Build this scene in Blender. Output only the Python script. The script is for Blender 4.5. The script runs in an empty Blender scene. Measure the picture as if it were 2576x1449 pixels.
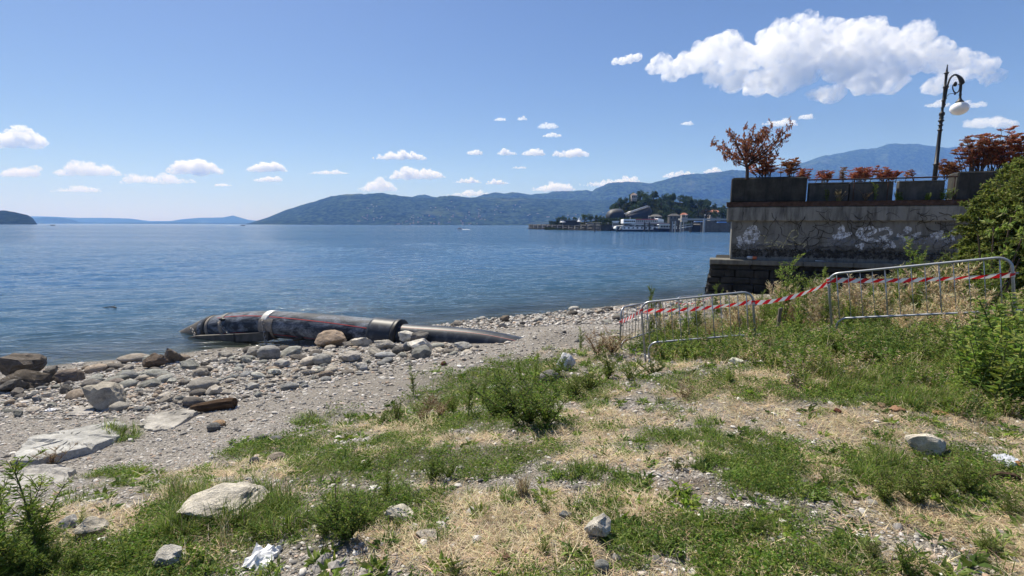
import bpy, bmesh, math, random
import numpy as np
from mathutils import Vector, Matrix, Quaternion

# ------------------------------------------------------------------ camera, sky, sun, exposure
scene = bpy.context.scene
COL = scene.collection
R = math.radians
FPX, CXP, CYP = 1216.0, 1288.0, 724.5          # focal length and centre on a 2576 x 1449 picture
PITCH = math.atan(159.5 / FPX)
ROLL = 0.0027
EYE = np.array([0.0, 0.0, 3.6])
_f = np.array([0, math.cos(PITCH), -math.sin(PITCH)])
_r0 = np.array([1.0, 0, 0]); _u0 = np.array([0, math.sin(PITCH), math.cos(PITCH)])
_r = _r0 * math.cos(ROLL) + _u0 * math.sin(ROLL)
_u = _u0 * math.cos(ROLL) - _r0 * math.sin(ROLL)
cam_d = bpy.data.cameras.new('camera'); cam = bpy.data.objects.new('camera', cam_d); COL.objects.link(cam)
cam_d.sensor_width = 36; cam_d.lens = 36 * FPX / 2576; cam_d.clip_start = 0.05; cam_d.clip_end = 90000
cam.matrix_world = Matrix(((_r[0], _u[0], -_f[0], EYE[0]), (_r[1], _u[1], -_f[1], EYE[1]), (_r[2], _u[2], -_f[2], EYE[2]), (0, 0, 0, 1)))
scene.camera = cam

SUN_AZ, SUN_EL = R(-38), R(56)                  # azimuth from +Y towards +X, elevation
sun_dir = Vector((math.sin(SUN_AZ) * math.cos(SUN_EL), math.cos(SUN_AZ) * math.cos(SUN_EL), math.sin(SUN_EL)))
world = bpy.data.worlds.new('World'); scene.world = world; world.use_nodes = True
wn = world.node_tree; wn.nodes.clear()
sky = wn.nodes.new('ShaderNodeTexSky'); sky.sky_type = 'NISHITA'; sky.sun_disc = False
sky.sun_elevation = SUN_EL; sky.sun_rotation = SUN_AZ; sky.altitude = 100
sky.air_density = 1.0; sky.dust_density = 0.5; sky.ozone_density = 3.0
bg = wn.nodes.new('ShaderNodeBackground'); bg.inputs[1].default_value = 0.060
wo = wn.nodes.new('ShaderNodeOutputWorld')
tint = wn.nodes.new('ShaderNodeMix'); tint.data_type = 'RGBA'; tint.blend_type = 'MULTIPLY'; tint.inputs[0].default_value = 1; tint.inputs[7].default_value = (.86, .91, 1.12, 1)   # white balance of the camera
wn.links.new(sky.outputs[0], tint.inputs[6]); wn.links.new(tint.outputs[2], bg.inputs[0]); wn.links.new(bg.outputs[0], wo.inputs[0])
sun_l = bpy.data.lights.new('sun', 'SUN'); sun_l.energy = 5.0; sun_l.angle = R(0.5); sun_l.color = (1.0, 0.955, 0.88)
sun_o = bpy.data.objects.new('sun', sun_l); COL.objects.link(sun_o)
sun_o.rotation_euler = (-sun_dir).to_track_quat('-Z', 'Y').to_euler(); sun_o.location = (-30, 40, 60)
scene.view_settings.view_transform = 'Standard'; scene.view_settings.look = 'None'
scene.view_settings.gamma = 1; scene.view_settings.exposure = 0.58; scene.view_settings.use_curve_mapping = False
scene.cycles.use_denoising = True
scene.cycles.max_bounces = 26; scene.cycles.diffuse_bounces = 3; scene.cycles.glossy_bounces = 3
scene.cycles.transmission_bounces = 4; scene.cycles.transparent_max_bounces = 12; scene.cycles.volume_bounces = 16

rng = np.random.default_rng(11)
random.seed(5)

# ------------------------------------------------------------------ helpers
def ray(x, y):
    return _f + _r * ((x - CXP) / FPX) - _u * ((y - CYP) / FPX)
def at(x, y, Y):
    d = ray(x, y); return EYE + d * (Y / d[1])
def at_t(x, y, t):
    return EYE + ray(x, y) * t
def on_z(x, y, z):
    d = ray(x, y); return EYE + d * ((z - EYE[2]) / d[2])

def _h(ix, iy, iz, seed):
    n = (ix.astype(np.int64) * 374761393 + iy.astype(np.int64) * 668265263 + iz.astype(np.int64) * 2147483647 + seed * 1274126177) & 0xffffffff
    n = ((n ^ (n >> 13)) * 1274126177) & 0xffffffff
    n = ((n ^ (n >> 16)) * 2246822519) & 0xffffffff
    return ((n ^ (n >> 15)) & 0xffffff) / float(0xffffff)
def vnoise(x, y, z=0.0, seed=0):
    x = np.asarray(x, float); y = np.asarray(y, float); z = np.asarray(z, float) + 0 * x
    ix, iy, iz = np.floor(x), np.floor(y), np.floor(z)
    fx, fy, fz = x - ix, y - iy, z - iz
    fx = fx * fx * fx * (fx * (fx * 6 - 15) + 10); fy = fy * fy * fy * (fy * (fy * 6 - 15) + 10); fz = fz * fz * (3 - 2 * fz)
    o = 0
    for dx in (0, 1):
        for dy in (0, 1):
            for dz in (0, 1):
                w = (fx if dx else 1 - fx) * (fy if dy else 1 - fy) * (fz if dz else 1 - fz)
                o = o + w * _h(ix + dx, iy + dy, iz + dz, seed)
    return o
def fbm(x, y, z=0.0, seed=0, oct=4, gain=0.5, lac=2.03):
    a, s, o, t = 1.0, 1.0, 0.0, 0.0
    for k in range(oct):
        o = o + a * (vnoise(np.asarray(x) * s, np.asarray(y) * s, np.asarray(z) * s, seed + k * 17) - 0.5); t += a
        a *= gain; s *= lac
    return o / t * 2.0                            # about -1 .. 1
def sstep(a, b, x):
    t = np.clip((np.asarray(x, float) - a) / (b - a), 0, 1); return t * t * (3 - 2 * t)

def mesh_np(name, verts, faces, mats=(), smooth=False, cols=None, attrs=None, fmat=None):
    """faces: list of (k x n) integer arrays of tris and quads"""
    me = bpy.data.meshes.new(name)
    verts = np.asarray(verts, np.float32).reshape(-1, 3)
    fl = [np.asarray(f, np.int32) for f in (faces if isinstance(faces, (list, tuple)) else [faces])]
    fl = [f for f in fl if f.size]
    me.vertices.add(len(verts)); me.vertices.foreach_set('co', verts.ravel())
    if fl:
        loops = np.concatenate([f.ravel() for f in fl]); tot = np.concatenate([np.full(len(f), f.shape[1], np.int32) for f in fl])
        start = np.concatenate([[0], np.cumsum(tot)[:-1]]).astype(np.int32)
        me.loops.add(len(loops)); me.loops.foreach_set('vertex_index', loops)
        me.polygons.add(len(tot)); me.polygons.foreach_set('loop_start', start)
        me.polygons.foreach_set('loop_total', tot)
        me.polygons.foreach_set('use_smooth', np.full(len(tot), bool(smooth)))
        if fmat is not None: me.polygons.foreach_set('material_index', np.asarray(fmat, np.int32))
    if cols is not None:
        c = np.asarray(cols, np.float32)
        if c.shape[1] == 3: c = np.hstack([c, np.ones((len(c), 1), np.float32)])
        a = me.attributes.new('Col', 'FLOAT_COLOR', 'POINT'); a.data.foreach_set('color', c.ravel())
    for k, v in (attrs or {}).items():
        a = me.attributes.new(k, 'FLOAT', 'POINT'); a.data.foreach_set('value', np.asarray(v, np.float32).ravel())
    for m in mats: me.materials.append(m)
    me.update(calc_edges=True); me.validate(clean_customdata=False)
    return me
def link(name, me, parent=None, loc=None, rot=None, scale=None):
    o = bpy.data.objects.new(name, me); COL.objects.link(o)
    if parent is not None: o.parent = parent
    if loc is not None: o.location = [float(v) for v in loc]
    if rot is not None: o.rotation_euler = rot
    if scale is not None: o.scale = scale if hasattr(scale, '__len__') else (scale,) * 3
    return o
def tag(o, label=None, cat=None, group=None, kind=None):
    if label: o['label'] = label
    if cat: o['category'] = cat
    if group: o['group'] = group
    if kind: o['kind'] = kind
    return o
def empty(name, loc=(0, 0, 0), rz=0.0):
    o = bpy.data.objects.new(name, None); COL.objects.link(o); o.location = [float(v) for v in loc]; o.rotation_euler = (0, 0, rz)
    o.empty_display_size = 0.1
    return o
def copy_tree(o, parent=None):
    c = o.copy(); COL.objects.link(c); c.parent = parent
    if parent is not None: c.matrix_parent_inverse = o.matrix_parent_inverse.copy()
    for ch in list(o.children): copy_tree(ch, c)
    return c

class MB:
    """collects solid shapes for one mesh"""
    def __init__(s): s.v = []; s.f4 = []; s.f3 = []; s.c = []; s.n = 0
    def add(s, v, f4=(), f3=(), col=(1, 1, 1)):
        v = np.asarray(v, float).reshape(-1, 3)
        if len(f4): s.f4.append(np.asarray(f4, int).reshape(-1, 4) + s.n)
        if len(f3): s.f3.append(np.asarray(f3, int).reshape(-1, 3) + s.n)
        s.v.append(v); s.c.append(np.tile(np.asarray(col, float), (len(v), 1)) if np.ndim(col) == 1 else np.asarray(col, float)); s.n += len(v); return s
    def box(s, c, size, rz=0.0, col=(1, 1, 1), taper=1.0, bev=0.0, jit=0.0):
        x, y, z = np.asarray(size, float) / 2
        if bev > 0:
            b = bev
            ring = np.array([(-x + b, -y), (x - b, -y), (x, -y + b), (x, y - b), (x - b, y), (-x + b, y), (-x, y - b), (-x, -y + b)])
            inn = np.array([(-x + b, -y + b), (x - b, -y + b), (x - b, -y + b), (x - b, y - b), (x - b, y - b), (-x + b, y - b), (-x + b, y - b), (-x + b, -y + b)])
            lv = [(inn, -z), (ring, -z + b), (ring, z - b), (inn, z)]
            v = np.vstack([np.hstack([r_, np.full((8, 1), zz)]) for r_, zz in lv])
            f4 = [[k * 8 + i, k * 8 + (i + 1) % 8, (k + 1) * 8 + (i + 1) % 8, (k + 1) * 8 + i] for k in range(3) for i in range(8)]
            f4 += [[24, 25, 27, 29], [5, 3, 1, 0]]
            if taper != 1: v[16:, :2] *= taper
        else:
            v = np.array([(-x, -y, -z), (x, -y, -z), (x, y, -z), (-x, y, -z), (-x, -y, z), (x, -y, z), (x, y, z), (-x, y, z)], float)
            v[4:, :2] *= taper
            f4 = [[0, 3, 2, 1], [4, 5, 6, 7], [0, 1, 5, 4], [1, 2, 6, 5], [2, 3, 7, 6], [3, 0, 4, 7]]
        if jit: v = v + rng.uniform(-jit, jit, v.shape)
        cs, sn = math.cos(rz), math.sin(rz)
        v = np.stack([v[:, 0] * cs - v[:, 1] * sn, v[:, 0] * sn + v[:, 1] * cs, v[:, 2]], 1) + np.asarray(c, float)
        return s.add(v, f4, (), col)
    def tube(s, pts, rad, n=8, col=(1, 1, 1), cap=True, up=(0, 0, 1)):
        pts = np.asarray(pts, float); m = len(pts); rad = np.broadcast_to(np.asarray(rad, float), (m,))
        tg = np.gradient(pts, axis=0); tg /= np.linalg.norm(tg, axis=1)[:, None] + 1e-12
        a = np.cross(tg[0], up)
        if np.linalg.norm(a) < 1e-3: a = np.cross(tg[0], (1, 0, 0))
        a /= np.linalg.norm(a); V = []
        for i in range(m):
            a = a - tg[i] * np.dot(a, tg[i]); a /= np.linalg.norm(a) + 1e-12
            b = np.cross(tg[i], a); th = np.arange(n) * 2 * math.pi / n
            V.append(pts[i] + rad[i] * (np.cos(th)[:, None] * a + np.sin(th)[:, None] * b))
        V = np.vstack(V); f4 = [[k * n + i, k * n + (i + 1) % n, (k + 1) * n + (i + 1) % n, (k + 1) * n + i] for k in range(m - 1) for i in range(n)]
        f3 = []
        if cap:
            V = np.vstack([V, pts[:1], pts[-1:]]); c0, c1 = m * n, m * n + 1
            f3 = [[c0, (i + 1) % n, i] for i in range(n)] + [[c1, (m - 1) * n + i, (m - 1) * n + (i + 1) % n] for i in range(n)]
        return s.add(V, f4, f3, col)
    def lathe(s, prof, c=(0, 0, 0), n=16, col=(1, 1, 1), M=None):
        prof = np.asarray(prof, float); m = len(prof); th = np.arange(n) * 2 * math.pi / n
        V = np.vstack([np.stack([r_ * np.cos(th), r_ * np.sin(th), np.full(n, z_)], 1) for r_, z_ in prof])
        if M is not None: V = V @ np.asarray(M).T
        f4 = [[k * n + i, k * n + (i + 1) % n, (k + 1) * n + (i + 1) % n, (k + 1) * n + i] for k in range(m - 1) for i in range(n)]
        return s.add(V + np.asarray(c, float), f4, (), col)
    def prism(s, poly, z0, z1, col=(1, 1, 1)):
        """poly: x, y outline (counter-clockwise), extruded from z0 to z1, ends closed by a fan"""
        p = np.asarray(poly, float); n = len(p)
        V = np.vstack([np.hstack([p, np.full((n, 1), z0)]), np.hstack([p, np.full((n, 1), z1)]), [[*p.mean(0), z0], [*p.mean(0), z1]]])
        f4 = [[i, (i + 1) % n, n + (i + 1) % n, n + i] for i in range(n)]
        f3 = [[2 * n, (i + 1) % n, i] for i in range(n)] + [[2 * n + 1, n + i, n + (i + 1) % n] for i in range(n)]
        return s.add(V, f4, f3, col)
    def mesh(s, name, mats=(), smooth=False):
        fl = []
        if s.f4: fl.append(np.vstack(s.f4))
        if s.f3: fl.append(np.vstack(s.f3))
        return mesh_np(name, np.vstack(s.v), fl, mats if isinstance(mats, (list, tuple)) else [mats], smooth, np.vstack(s.c))
    def build(s, name, mat, parent=None, loc=None, rot=None, smooth=False):
        return link(name, s.mesh(name, [mat], smooth), parent, loc, rot)

# ------------------------------------------------------------------ material helpers
class NT:
    def __init__(s, name):
        s.m = bpy.data.materials.new(name); s.m.use_nodes = True; s.t = s.m.node_tree; s.t.nodes.clear()
        s.out = s.t.nodes.new('ShaderNodeOutputMaterial')
    def n(s, typ, **kw):
        nd = s.t.nodes.new(typ)
        for k, v in kw.items():
            if k.startswith('i_'):
                key = k[2:]; key = int(key) if key.isdigit() else key.replace('_', ' ')
                s.set(nd.inputs[key], v)
            else: setattr(nd, k, v)
        return nd
    def set(s, sock, v):
        if isinstance(v, bpy.types.NodeSocket): s.t.links.new(v, sock)
        elif isinstance(v, bpy.types.Node): s.t.links.new(v.outputs[0], sock)
        else:
            if hasattr(v, '__len__') and sock.type == 'RGBA' and len(v) == 3: v = (*v, 1)
            sock.default_value = v
    def ramp(s, fac, stops, interp='LINEAR'):
        nd = s.t.nodes.new('ShaderNodeValToRGB'); cr = nd.color_ramp; cr.interpolation = interp
        while len(cr.elements) < len(stops): cr.elements.new(0.5)
        for e, (p, c) in zip(cr.elements, stops):
            e.position = p; e.color = (*c, 1) if hasattr(c, '__len__') else (c, c, c, 1)
        s.set(nd.inputs[0], fac); return nd.outputs[0]
    def mix(s, fac, a, b, mode='MIX'):
        nd = s.t.nodes.new('ShaderNodeMix'); nd.data_type = 'RGBA'; nd.blend_type = mode
        s.set(nd.inputs[0], fac); s.set(nd.inputs[6], a); s.set(nd.inputs[7], b); return nd.outputs[2]
    def math(s, op, a, b=0.0, c=None, clamp=False):
        nd = s.t.nodes.new('ShaderNodeMath'); nd.operation = op; nd.use_clamp = clamp
        s.set(nd.inputs[0], a); s.set(nd.inputs[1], b)
        if c is not None: s.set(nd.inputs[2], c)
        return nd.outputs[0]
    def coord(s, kind='Object', scale=(1, 1, 1), loc=(0, 0, 0)):
        if kind == 'World': src = s.n('ShaderNodeNewGeometry').outputs['Position']
        else: src = s.n('ShaderNodeTexCoord').outputs[kind]
        mp = s.n('ShaderNodeMapping'); s.set(mp.inputs[0], src); mp.inputs[3].default_value = scale; mp.inputs[1].default_value = loc
        return mp.outputs[0]
    def noise(s, vec, scale, detail=4, rough=0.55, dist=0.0, out=0):
        nd = s.n('ShaderNodeTexNoise'); s.set(nd.inputs['Vector'], vec); nd.inputs['Scale'].default_value = scale
        nd.inputs['Detail'].default_value = detail; nd.inputs['Roughness'].default_value = rough; nd.inputs['Distortion'].default_value = dist
        return nd.outputs[out]
    def vor(s, vec, scale, feature='F1', out='Distance', rnd=1.0):
        nd = s.n('ShaderNodeTexVoronoi', feature=feature); s.set(nd.inputs['Vector'], vec); nd.inputs['Scale'].default_value = scale
        nd.inputs['Randomness'].default_value = rnd
        return nd.outputs[out]
    def attr(s, name, out='Fac'):
        nd = s.n('ShaderNodeAttribute'); nd.attribute_name = name; return nd.outputs[out]
    def bump(s, h, strength=0.5, dist=0.02, normal=None):
        nd = s.n('ShaderNodeBump'); s.set(nd.inputs['Height'], h); nd.inputs['Strength'].default_value = strength; nd.inputs['Distance'].default_value = dist
        if normal is not None: s.set(nd.inputs['Normal'], normal)
        return nd.outputs[0]
    def done(s, base, rough=0.8, normal=None, metal=0.0, spec=0.3, trans=0.0, **kw):
        b = s.n('ShaderNodeBsdfPrincipled'); s.set(b.inputs['Base Color'], base); s.set(b.inputs['Roughness'], rough)
        s.set(b.inputs['Metallic'], metal); s.set(b.inputs['Specular IOR Level'], spec)
        if normal is not None: s.set(b.inputs['Normal'], normal)
        for k, v in kw.items(): s.set(b.inputs[k.replace('_', ' ')], v)
        sh = b.outputs[0]
        if trans:
            tr = s.n('ShaderNodeBsdfTranslucent'); s.set(tr.inputs[0], base)
            mx = s.n('ShaderNodeMixShader'); s.set(mx.inputs[0], trans); s.t.links.new(sh, mx.inputs[1]); s.t.links.new(tr.outputs[0], mx.inputs[2]); sh = mx.outputs[0]
        s.t.links.new(sh, s.out.inputs[0]); return s.m

def mat_plain(name, col, rough=0.7, metal=0.0, var=0.15, scale=8.0, bump=0.0, spec=0.3, attr=False):
    t = NT(name); v = t.coord('Object'); nz = t.noise(v, scale, 5)
    base = t.mix(1.0, col, t.attr('Col', 'Color'), 'MULTIPLY') if attr else col
    c = t.mix(1.0, base, t.ramp(nz, [(0.3, (1 - var,) * 3), (0.7, (1 + var,) * 3)]), 'MULTIPLY')
    return t.done(c, rough, t.bump(nz, bump, 0.01) if bump else None, metal, spec)
# ------------------------------------------------------------------ the ground
SN = np.array([-0.5, 0.866]); UN = np.array([0.866, 0.5])      # towards the lake, along the shore
PS = [-200, -40, 0, 2, 4.35, 6.25, 9, 12, 16.25, 18, 22, 40, 80]
PZ = [4.5, 2.7, 2.05, 1.88, 1.53, 1.06, 0.74, 0.44, 0.0, -0.25, -1.0, -4.0, -4.5]
def su(x, y):
    x = np.asarray(x, float); y = np.asarray(y, float); return x * SN[0] + y * SN[1], x * UN[0] + y * UN[1]
def ground(x, y):
    s, u = su(x, y)
    z = np.interp(s, PS, PZ)
    w = sstep(30, 5, s)
    z = z + w * (0.10 * fbm(np.asarray(x) / 3.1, np.asarray(y) / 3.1, 0, 3, 3) * sstep(18, 10, s) + 0.035 * fbm(np.asarray(x) / 0.7, np.asarray(y) / 0.7, 0, 9, 3))
    z = z + 0.30 * np.exp(-(((x - 1.0) / 0.7) ** 2 + ((y - 12.3) / 0.7) ** 2))          # gravel heaped over the pipe's buried end
    z = z - 0.10 * np.exp(-(((x + 6.2) / 1.6) ** 2 + ((y - 13.9) / 0.5) ** 2))
    z = z + 0.15 * sstep(10, 17, u) * sstep(15, 9, s) * sstep(-2, 4, s)                   # higher rough ground towards the wall
    return z
def on_ground(x, y, lo=0.5, hi=60):
    d = ray(x, y); t = np.linspace(lo, hi, 900); p = EYE + d[None] * t[:, None]
    g = p[:, 2] - ground(p[:, 0], p[:, 1]); k = np.argmax(g < 0)
    if k == 0: return EYE + d * hi
    a = g[k - 1] / (g[k - 1] - g[k]); tt = t[k - 1] + a * (t[k] - t[k - 1]); q = EYE + d * tt
    q[2] = ground(q[0], q[1]); return q
def px_at(p):
    """metres per picture pixel at a point"""
    return float(np.dot(np.asarray(p) - EYE, _f) / FPX)

SB_U = [-12, -6, -1.7, 0, 4.2, 8.2, 11, 14, 22]; SB_S = [3.5, 3.9, 4.6, 5.8, 8.2, 9.4, 10.3, 13.5, 15.5]
def grass_zone(x, y):
    s, u = su(x, y)
    return sstep(0.75, -0.75, s - np.interp(u, SB_U, SB_S) + 1.0 * fbm(np.asarray(x) / 1.3, np.asarray(y) / 1.3, 0, 21, 4))
def patches(lst):
    out = []
    for (x, y, rx, ry) in lst:
        c = on_ground(x, y); a = on_ground(x + rx, y) - c; b = on_ground(x, y + ry) - c
        A = np.linalg.inv(np.array([[a[0], b[0]], [a[1], b[1]]])); out.append((c[:2], A))
    return out
P_GREEN = patches([(1760, 1095, 90, 22), (1900, 1125, 110, 24), (1915, 1180, 130, 42), (1560, 1212, 60, 30), (1500, 1290, 90, 28), (1640, 1345, 110, 40),
                   (1430, 1195, 110, 30), (1000, 1170, 130, 36), (1180, 1180, 150, 36), (680, 1130, 120, 30), (560, 1290, 230, 55), (820, 1160, 110, 30), (300, 1190, 130, 14),
                   (780, 1057, 70, 14), (855, 1042, 50, 14), (1440, 1075, 120, 20), (1180, 1060, 190, 22), (2160, 985, 150, 32), (2380, 990, 190, 40), (2330, 1180, 220, 60), (1300, 930, 120, 40),
                   (1250, 980, 260, 50), (2060, 1400, 160, 50), (1850, 1330, 150, 40), (120, 1400, 180, 80), (330, 1400, 200, 40), (1750, 960, 120, 26), (2480, 1220, 160, 60), (900, 1280, 120, 50)])
P_DRY = patches([(1850, 1045, 250, 36), (2120, 1060, 200, 36), (1400, 1098, 170, 16), (1560, 1050, 90, 20), (1090, 1375, 180, 50), (1330, 1400, 180, 46), (2320, 1290, 170, 36),
                 (2500, 1340, 140, 60), (2050, 1180, 90, 26), (1240, 1105, 180, 18), (1820, 950, 110, 18), (2050, 955, 100, 14), (420, 1250, 120, 22), (1500, 1150, 140, 26), (2240, 1420, 160, 40)])
P_BARE = patches([(1600, 1012, 90, 18), (1700, 1205, 110, 22), (1790, 1270, 110, 22), (1450, 1225, 60, 14), (1290, 1215, 60, 18), (560, 1215, 120, 12), (260, 1255, 150, 16), (1900, 1260, 80, 18)])
P_SOIL = patches([(1490, 1425, 110, 34), (1740, 1215, 60, 16), (1580, 1390, 60, 20), (2210, 1070, 50, 12)])
def pfield(P, x, y):
    o = np.zeros(np.shape(x)); x = np.asarray(x); y = np.asarray(y)
    for c, A in P:
        dx, dy = x - c[0], y - c[1]; q = (A[0, 0] * dx + A[0, 1] * dy) ** 2 + (A[1, 0] * dx + A[1, 1] * dy) ** 2
        o = np.maximum(o, sstep(1.5, 0.5, np.sqrt(q)))
    return o
def veg_fields(x, y):
    gz = grass_zone(x, y); n1 = fbm(np.asarray(x) / 0.55, np.asarray(y) / 0.55, 0, 31, 4); n2 = fbm(np.asarray(x) / 0.9 + 7, np.asarray(y) / 0.9, 0, 33, 3)
    bare = np.clip(pfield(P_BARE, x, y) + pfield(P_SOIL, x, y), 0, 1)
    gp = pfield(P_GREEN, x, y); dp = pfield(P_DRY, x, y)
    n3 = fbm(np.asarray(x) / 0.16, np.asarray(y) / 0.16, 0, 35, 3); n1 = n1 + .55 * n3; n2 = n2 - .5 * n3
    green = np.clip(0.30 + 0.9 * n1 + 0.62 * gp - 0.5 * dp - 0.8 * bare, 0, 1) * np.clip(gz + 0.6 * gp, 0, 1)
    dry = np.clip(0.36 + 0.85 * n2 + 0.5 * dp - 0.25 * gp - 0.8 * bare, 0, 1) * np.clip(gz * 1.5 + 0.3 * dp - 0.5, 0, 1)
    return green, dry, bare

def axis(lo, a, b, hi, step, grow=1.35):
    v = list(np.arange(a, b, step)); st = step; q = v[-1]
    while q < hi: st *= grow; q += st; v.append(min(q, hi))
    st = step; q = a; w = []
    while q > lo: st *= grow; q -= st; w.append(max(q, lo))
    return np.array(w[::-1] + v)
gx = axis(-420, -16, 24, 420, 0.1); gy = axis(-280, -1.0, 27, 60, 0.1)
GX, GY = np.meshgrid(gx, gy); GZ = ground(GX, GY)
nx, ny = len(gx), len(gy)
idx = np.arange(nx * ny).reshape(ny, nx)
quads = np.stack([idx[:-1, :-1], idx[:-1, 1:], idx[1:, 1:], idx[1:, :-1]], -1).reshape(-1, 4)
g_, d_, b_ = veg_fields(GX, GY); s_, u_ = su(GX, GY)
soil_ = np.clip(pfield(P_SOIL, GX, GY) + 0.25 * grass_zone(GX, GY), 0, 1)
wet_ = sstep(15.3, 16.3, s_ + 0.25 * fbm(GX / 0.8, GY / 0.8, 0, 5, 3))
sand_ = sstep(0.0, 0.5, fbm(GX / 2.4, GY / 1.5, 0, 77, 3)) * (1 - grass_zone(GX, GY))

t = NT('gravel_ground'); v = t.coord('World')
vs = t.mix(0.35, v, t.noise(v, 9, 2, out=1), 'ADD')
c1 = t.vor(vs, 34, out='Color'); d1 = t.vor(vs, 34); c2 = t.vor(v, 75, out='Color'); d2 = t.vor(v, 75)
sep = t.n('ShaderNodeSeparateColor'); t.set(sep.inputs[0], c1); sep2 = t.n('ShaderNodeSeparateColor'); t.set(sep2.inputs[0], c2)
peb = t.ramp(sep.outputs[0], [(0.0, (.05, .048, .045)), (0.2, (.14, .132, .122)), (0.45, (.24, .22, .198)), (0.7, (.35, .325, .295)), (0.9, (.52, .495, .46)), (1, (.28, .19, .14))])
peb2 = t.ramp(sep2.outputs[0], [(0, (.10, .095, .09)), (0.5, (.32, .295, .265)), (1, (.54, .50, .455))])
pc = t.mix(t.noise(v, 5, 3), peb, peb2)
pc = t.mix(t.ramp(t.noise(v, 1.1, 4), [(0.4, 0.0), (0.65, 0.30)]), pc, (.28, .25, .21))
sandc = t.mix(t.noise(v, 40, 3), (.20, .18, .155), (.29, .265, .23))
pc = t.mix(t.math('MULTIPLY', t.attr('sand'), 0.75), pc, sandc)
soilc = t.ramp(t.noise(v, 22, 5, 0.65), [(0.3, (.085, .068, .052)), (0.6, (.16, .13, .10)), (0.8, (.25, .21, .17))])
pc = t.mix(t.attr('soil'), pc, soilc)
dryc = t.ramp(t.noise(v, 60, 4, 0.7, 1.5), [(0.3, (.17, .14, .095)), (0.5, (.29, .245, .175)), (0.7, (.43, .37, .27))])
pc = t.mix(t.math('MULTIPLY', t.attr('dry'), 0.8, clamp=True), pc, dryc)
grc = t.ramp(t.noise(v, 48, 4, 0.7), [(0.35, (.022, .028, .010)), (0.65, (.08, .085, .032))])  # ground under green patches darkened in colour for shadow contrast below the grass
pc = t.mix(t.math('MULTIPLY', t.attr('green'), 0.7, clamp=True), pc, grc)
pc = t.mix(t.attr('wet'), pc, t.mix(1.0, pc, (.42, .40, .36), 'MULTIPLY'))
h = t.math('ADD', t.math('MULTIPLY', d1, -0.7), t.math('MULTIPLY', t.noise(v, 55, 4), 0.5))
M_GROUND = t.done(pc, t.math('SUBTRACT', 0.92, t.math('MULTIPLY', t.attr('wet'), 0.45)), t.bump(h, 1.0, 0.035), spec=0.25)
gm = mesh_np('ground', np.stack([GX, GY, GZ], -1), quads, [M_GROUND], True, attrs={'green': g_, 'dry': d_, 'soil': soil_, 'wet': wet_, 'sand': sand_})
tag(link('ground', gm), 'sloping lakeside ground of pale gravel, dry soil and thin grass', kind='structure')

# ------------------------------------------------------------------ the lake
def wave_h(x, y):
    o = np.zeros(np.shape(x)); r_ = np.random.default_rng(4)
    for lam, amp, n in ((4.5, .014, 4), (2.2, .012, 6), (1.1, .0075, 9), (0.55, .0035, 10)):
        for _ in range(n):
            th = R(118 + r_.normal(0, 24)); k = 2 * math.pi / (lam * r_.uniform(.75, 1.3)); ph = r_.uniform(0, 6.28)
            g = (x * math.cos(th) + y * math.sin(th)) * k + ph + 1.6 * fbm(x / 9, y / 9, 0, int(r_.integers(1, 99)), 2)
            o += amp / math.sqrt(n) * 1.6 * (np.sin(g) + 0.25 * np.sin(2 * g + 1.2))
    return o
wy = np.concatenate([np.geomspace(7.0, 140, 560), np.geomspace(150, 11900, 60)])
wa = np.linspace(-1.35, 1.35, 620)
WY, WA = np.meshgrid(wy, wa, indexing='ij'); WX = WA * WY
sW, uW = su(WX, WY)
dep = -np.interp(sW, PS, PZ)
amp = sstep(120, 50, WY) * sstep(-0.1, 1.0, dep) * (0.55 + 0.5 * fbm(WX / 16, WY / 16, 0, 8, 3))
WZ = 1.9 * wave_h(WX, WY) * amp
# two low swells that run in to the beach
for off, a_, wd in ((18.3, .045, .28), (20.6, .03, .34), (16.9, .025, .16)):
    ss = sW - off - 0.35 * fbm(uW / 4, uW * 0, 0, 51, 2) ; WZ = WZ + a_ * np.exp(-(ss / wd) ** 2) * (0.5 + 0.9 * np.clip(fbm(uW / 5, uW * 0 + off, 0, 14, 2), -0.4, 1)) * (WY < 60)
keep = dep > -0.35
ni, nj = WX.shape; idx = np.arange(ni * nj).reshape(ni, nj)
wq = np.stack([idx[:-1, :-1], idx[:-1, 1:], idx[1:, 1:], idx[1:, :-1]], -1).reshape(-1, 4)
wq = wq[keep.ravel()[wq].any(1)]
used = np.unique(wq); remap = np.full(ni * nj, -1); remap[used] = np.arange(len(used))
t = NT('lake_water'); v = t.coord('World', (1, 1, 1))
vsq = t.coord('World', (0.38, 1.0, 1.0))
sepp = t.n('ShaderNodeSeparateXYZ'); t.set(sepp.inputs[0], v); Yc = sepp.outputs[1]
far = t.n('ShaderNodeMapRange', i_1=40.0, i_2=170.0); t.set(far.inputs[0], Yc)
n1 = t.noise(vsq, 2.2, 5, 0.62, 0.6); n2 = t.noise(vsq, 0.45, 5, 0.6, 0.4); n3 = t.noise(vsq, 0.09, 4, 0.65, 0.3)
wind = t.ramp(t.noise(t.coord('World', (0.006, 0.03, 1)), 1.0, 4), [(0.35, 0.55), (0.65, 1.0)])
b1 = t.n('ShaderNodeBump', i_Distance=0.16); t.set(b1.inputs['Height'], n1); t.set(b1.inputs['Strength'], t.math('MULTIPLY', wind, 0.8))
b2 = t.n('ShaderNodeBump', i_Distance=0.55); t.set(b2.inputs['Height'], n2); t.set(b2.inputs['Strength'], t.math('MULTIPLY', wind, 0.7)); t.set(b2.inputs['Normal'], b1.outputs[0])
n2b = t.noise(vsq, 0.20, 3, 0.55, 0.5); nearf = t.n('ShaderNodeMapRange', i_1=14.0, i_2=34.0); t.set(nearf.inputs[0], Yc)
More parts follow.
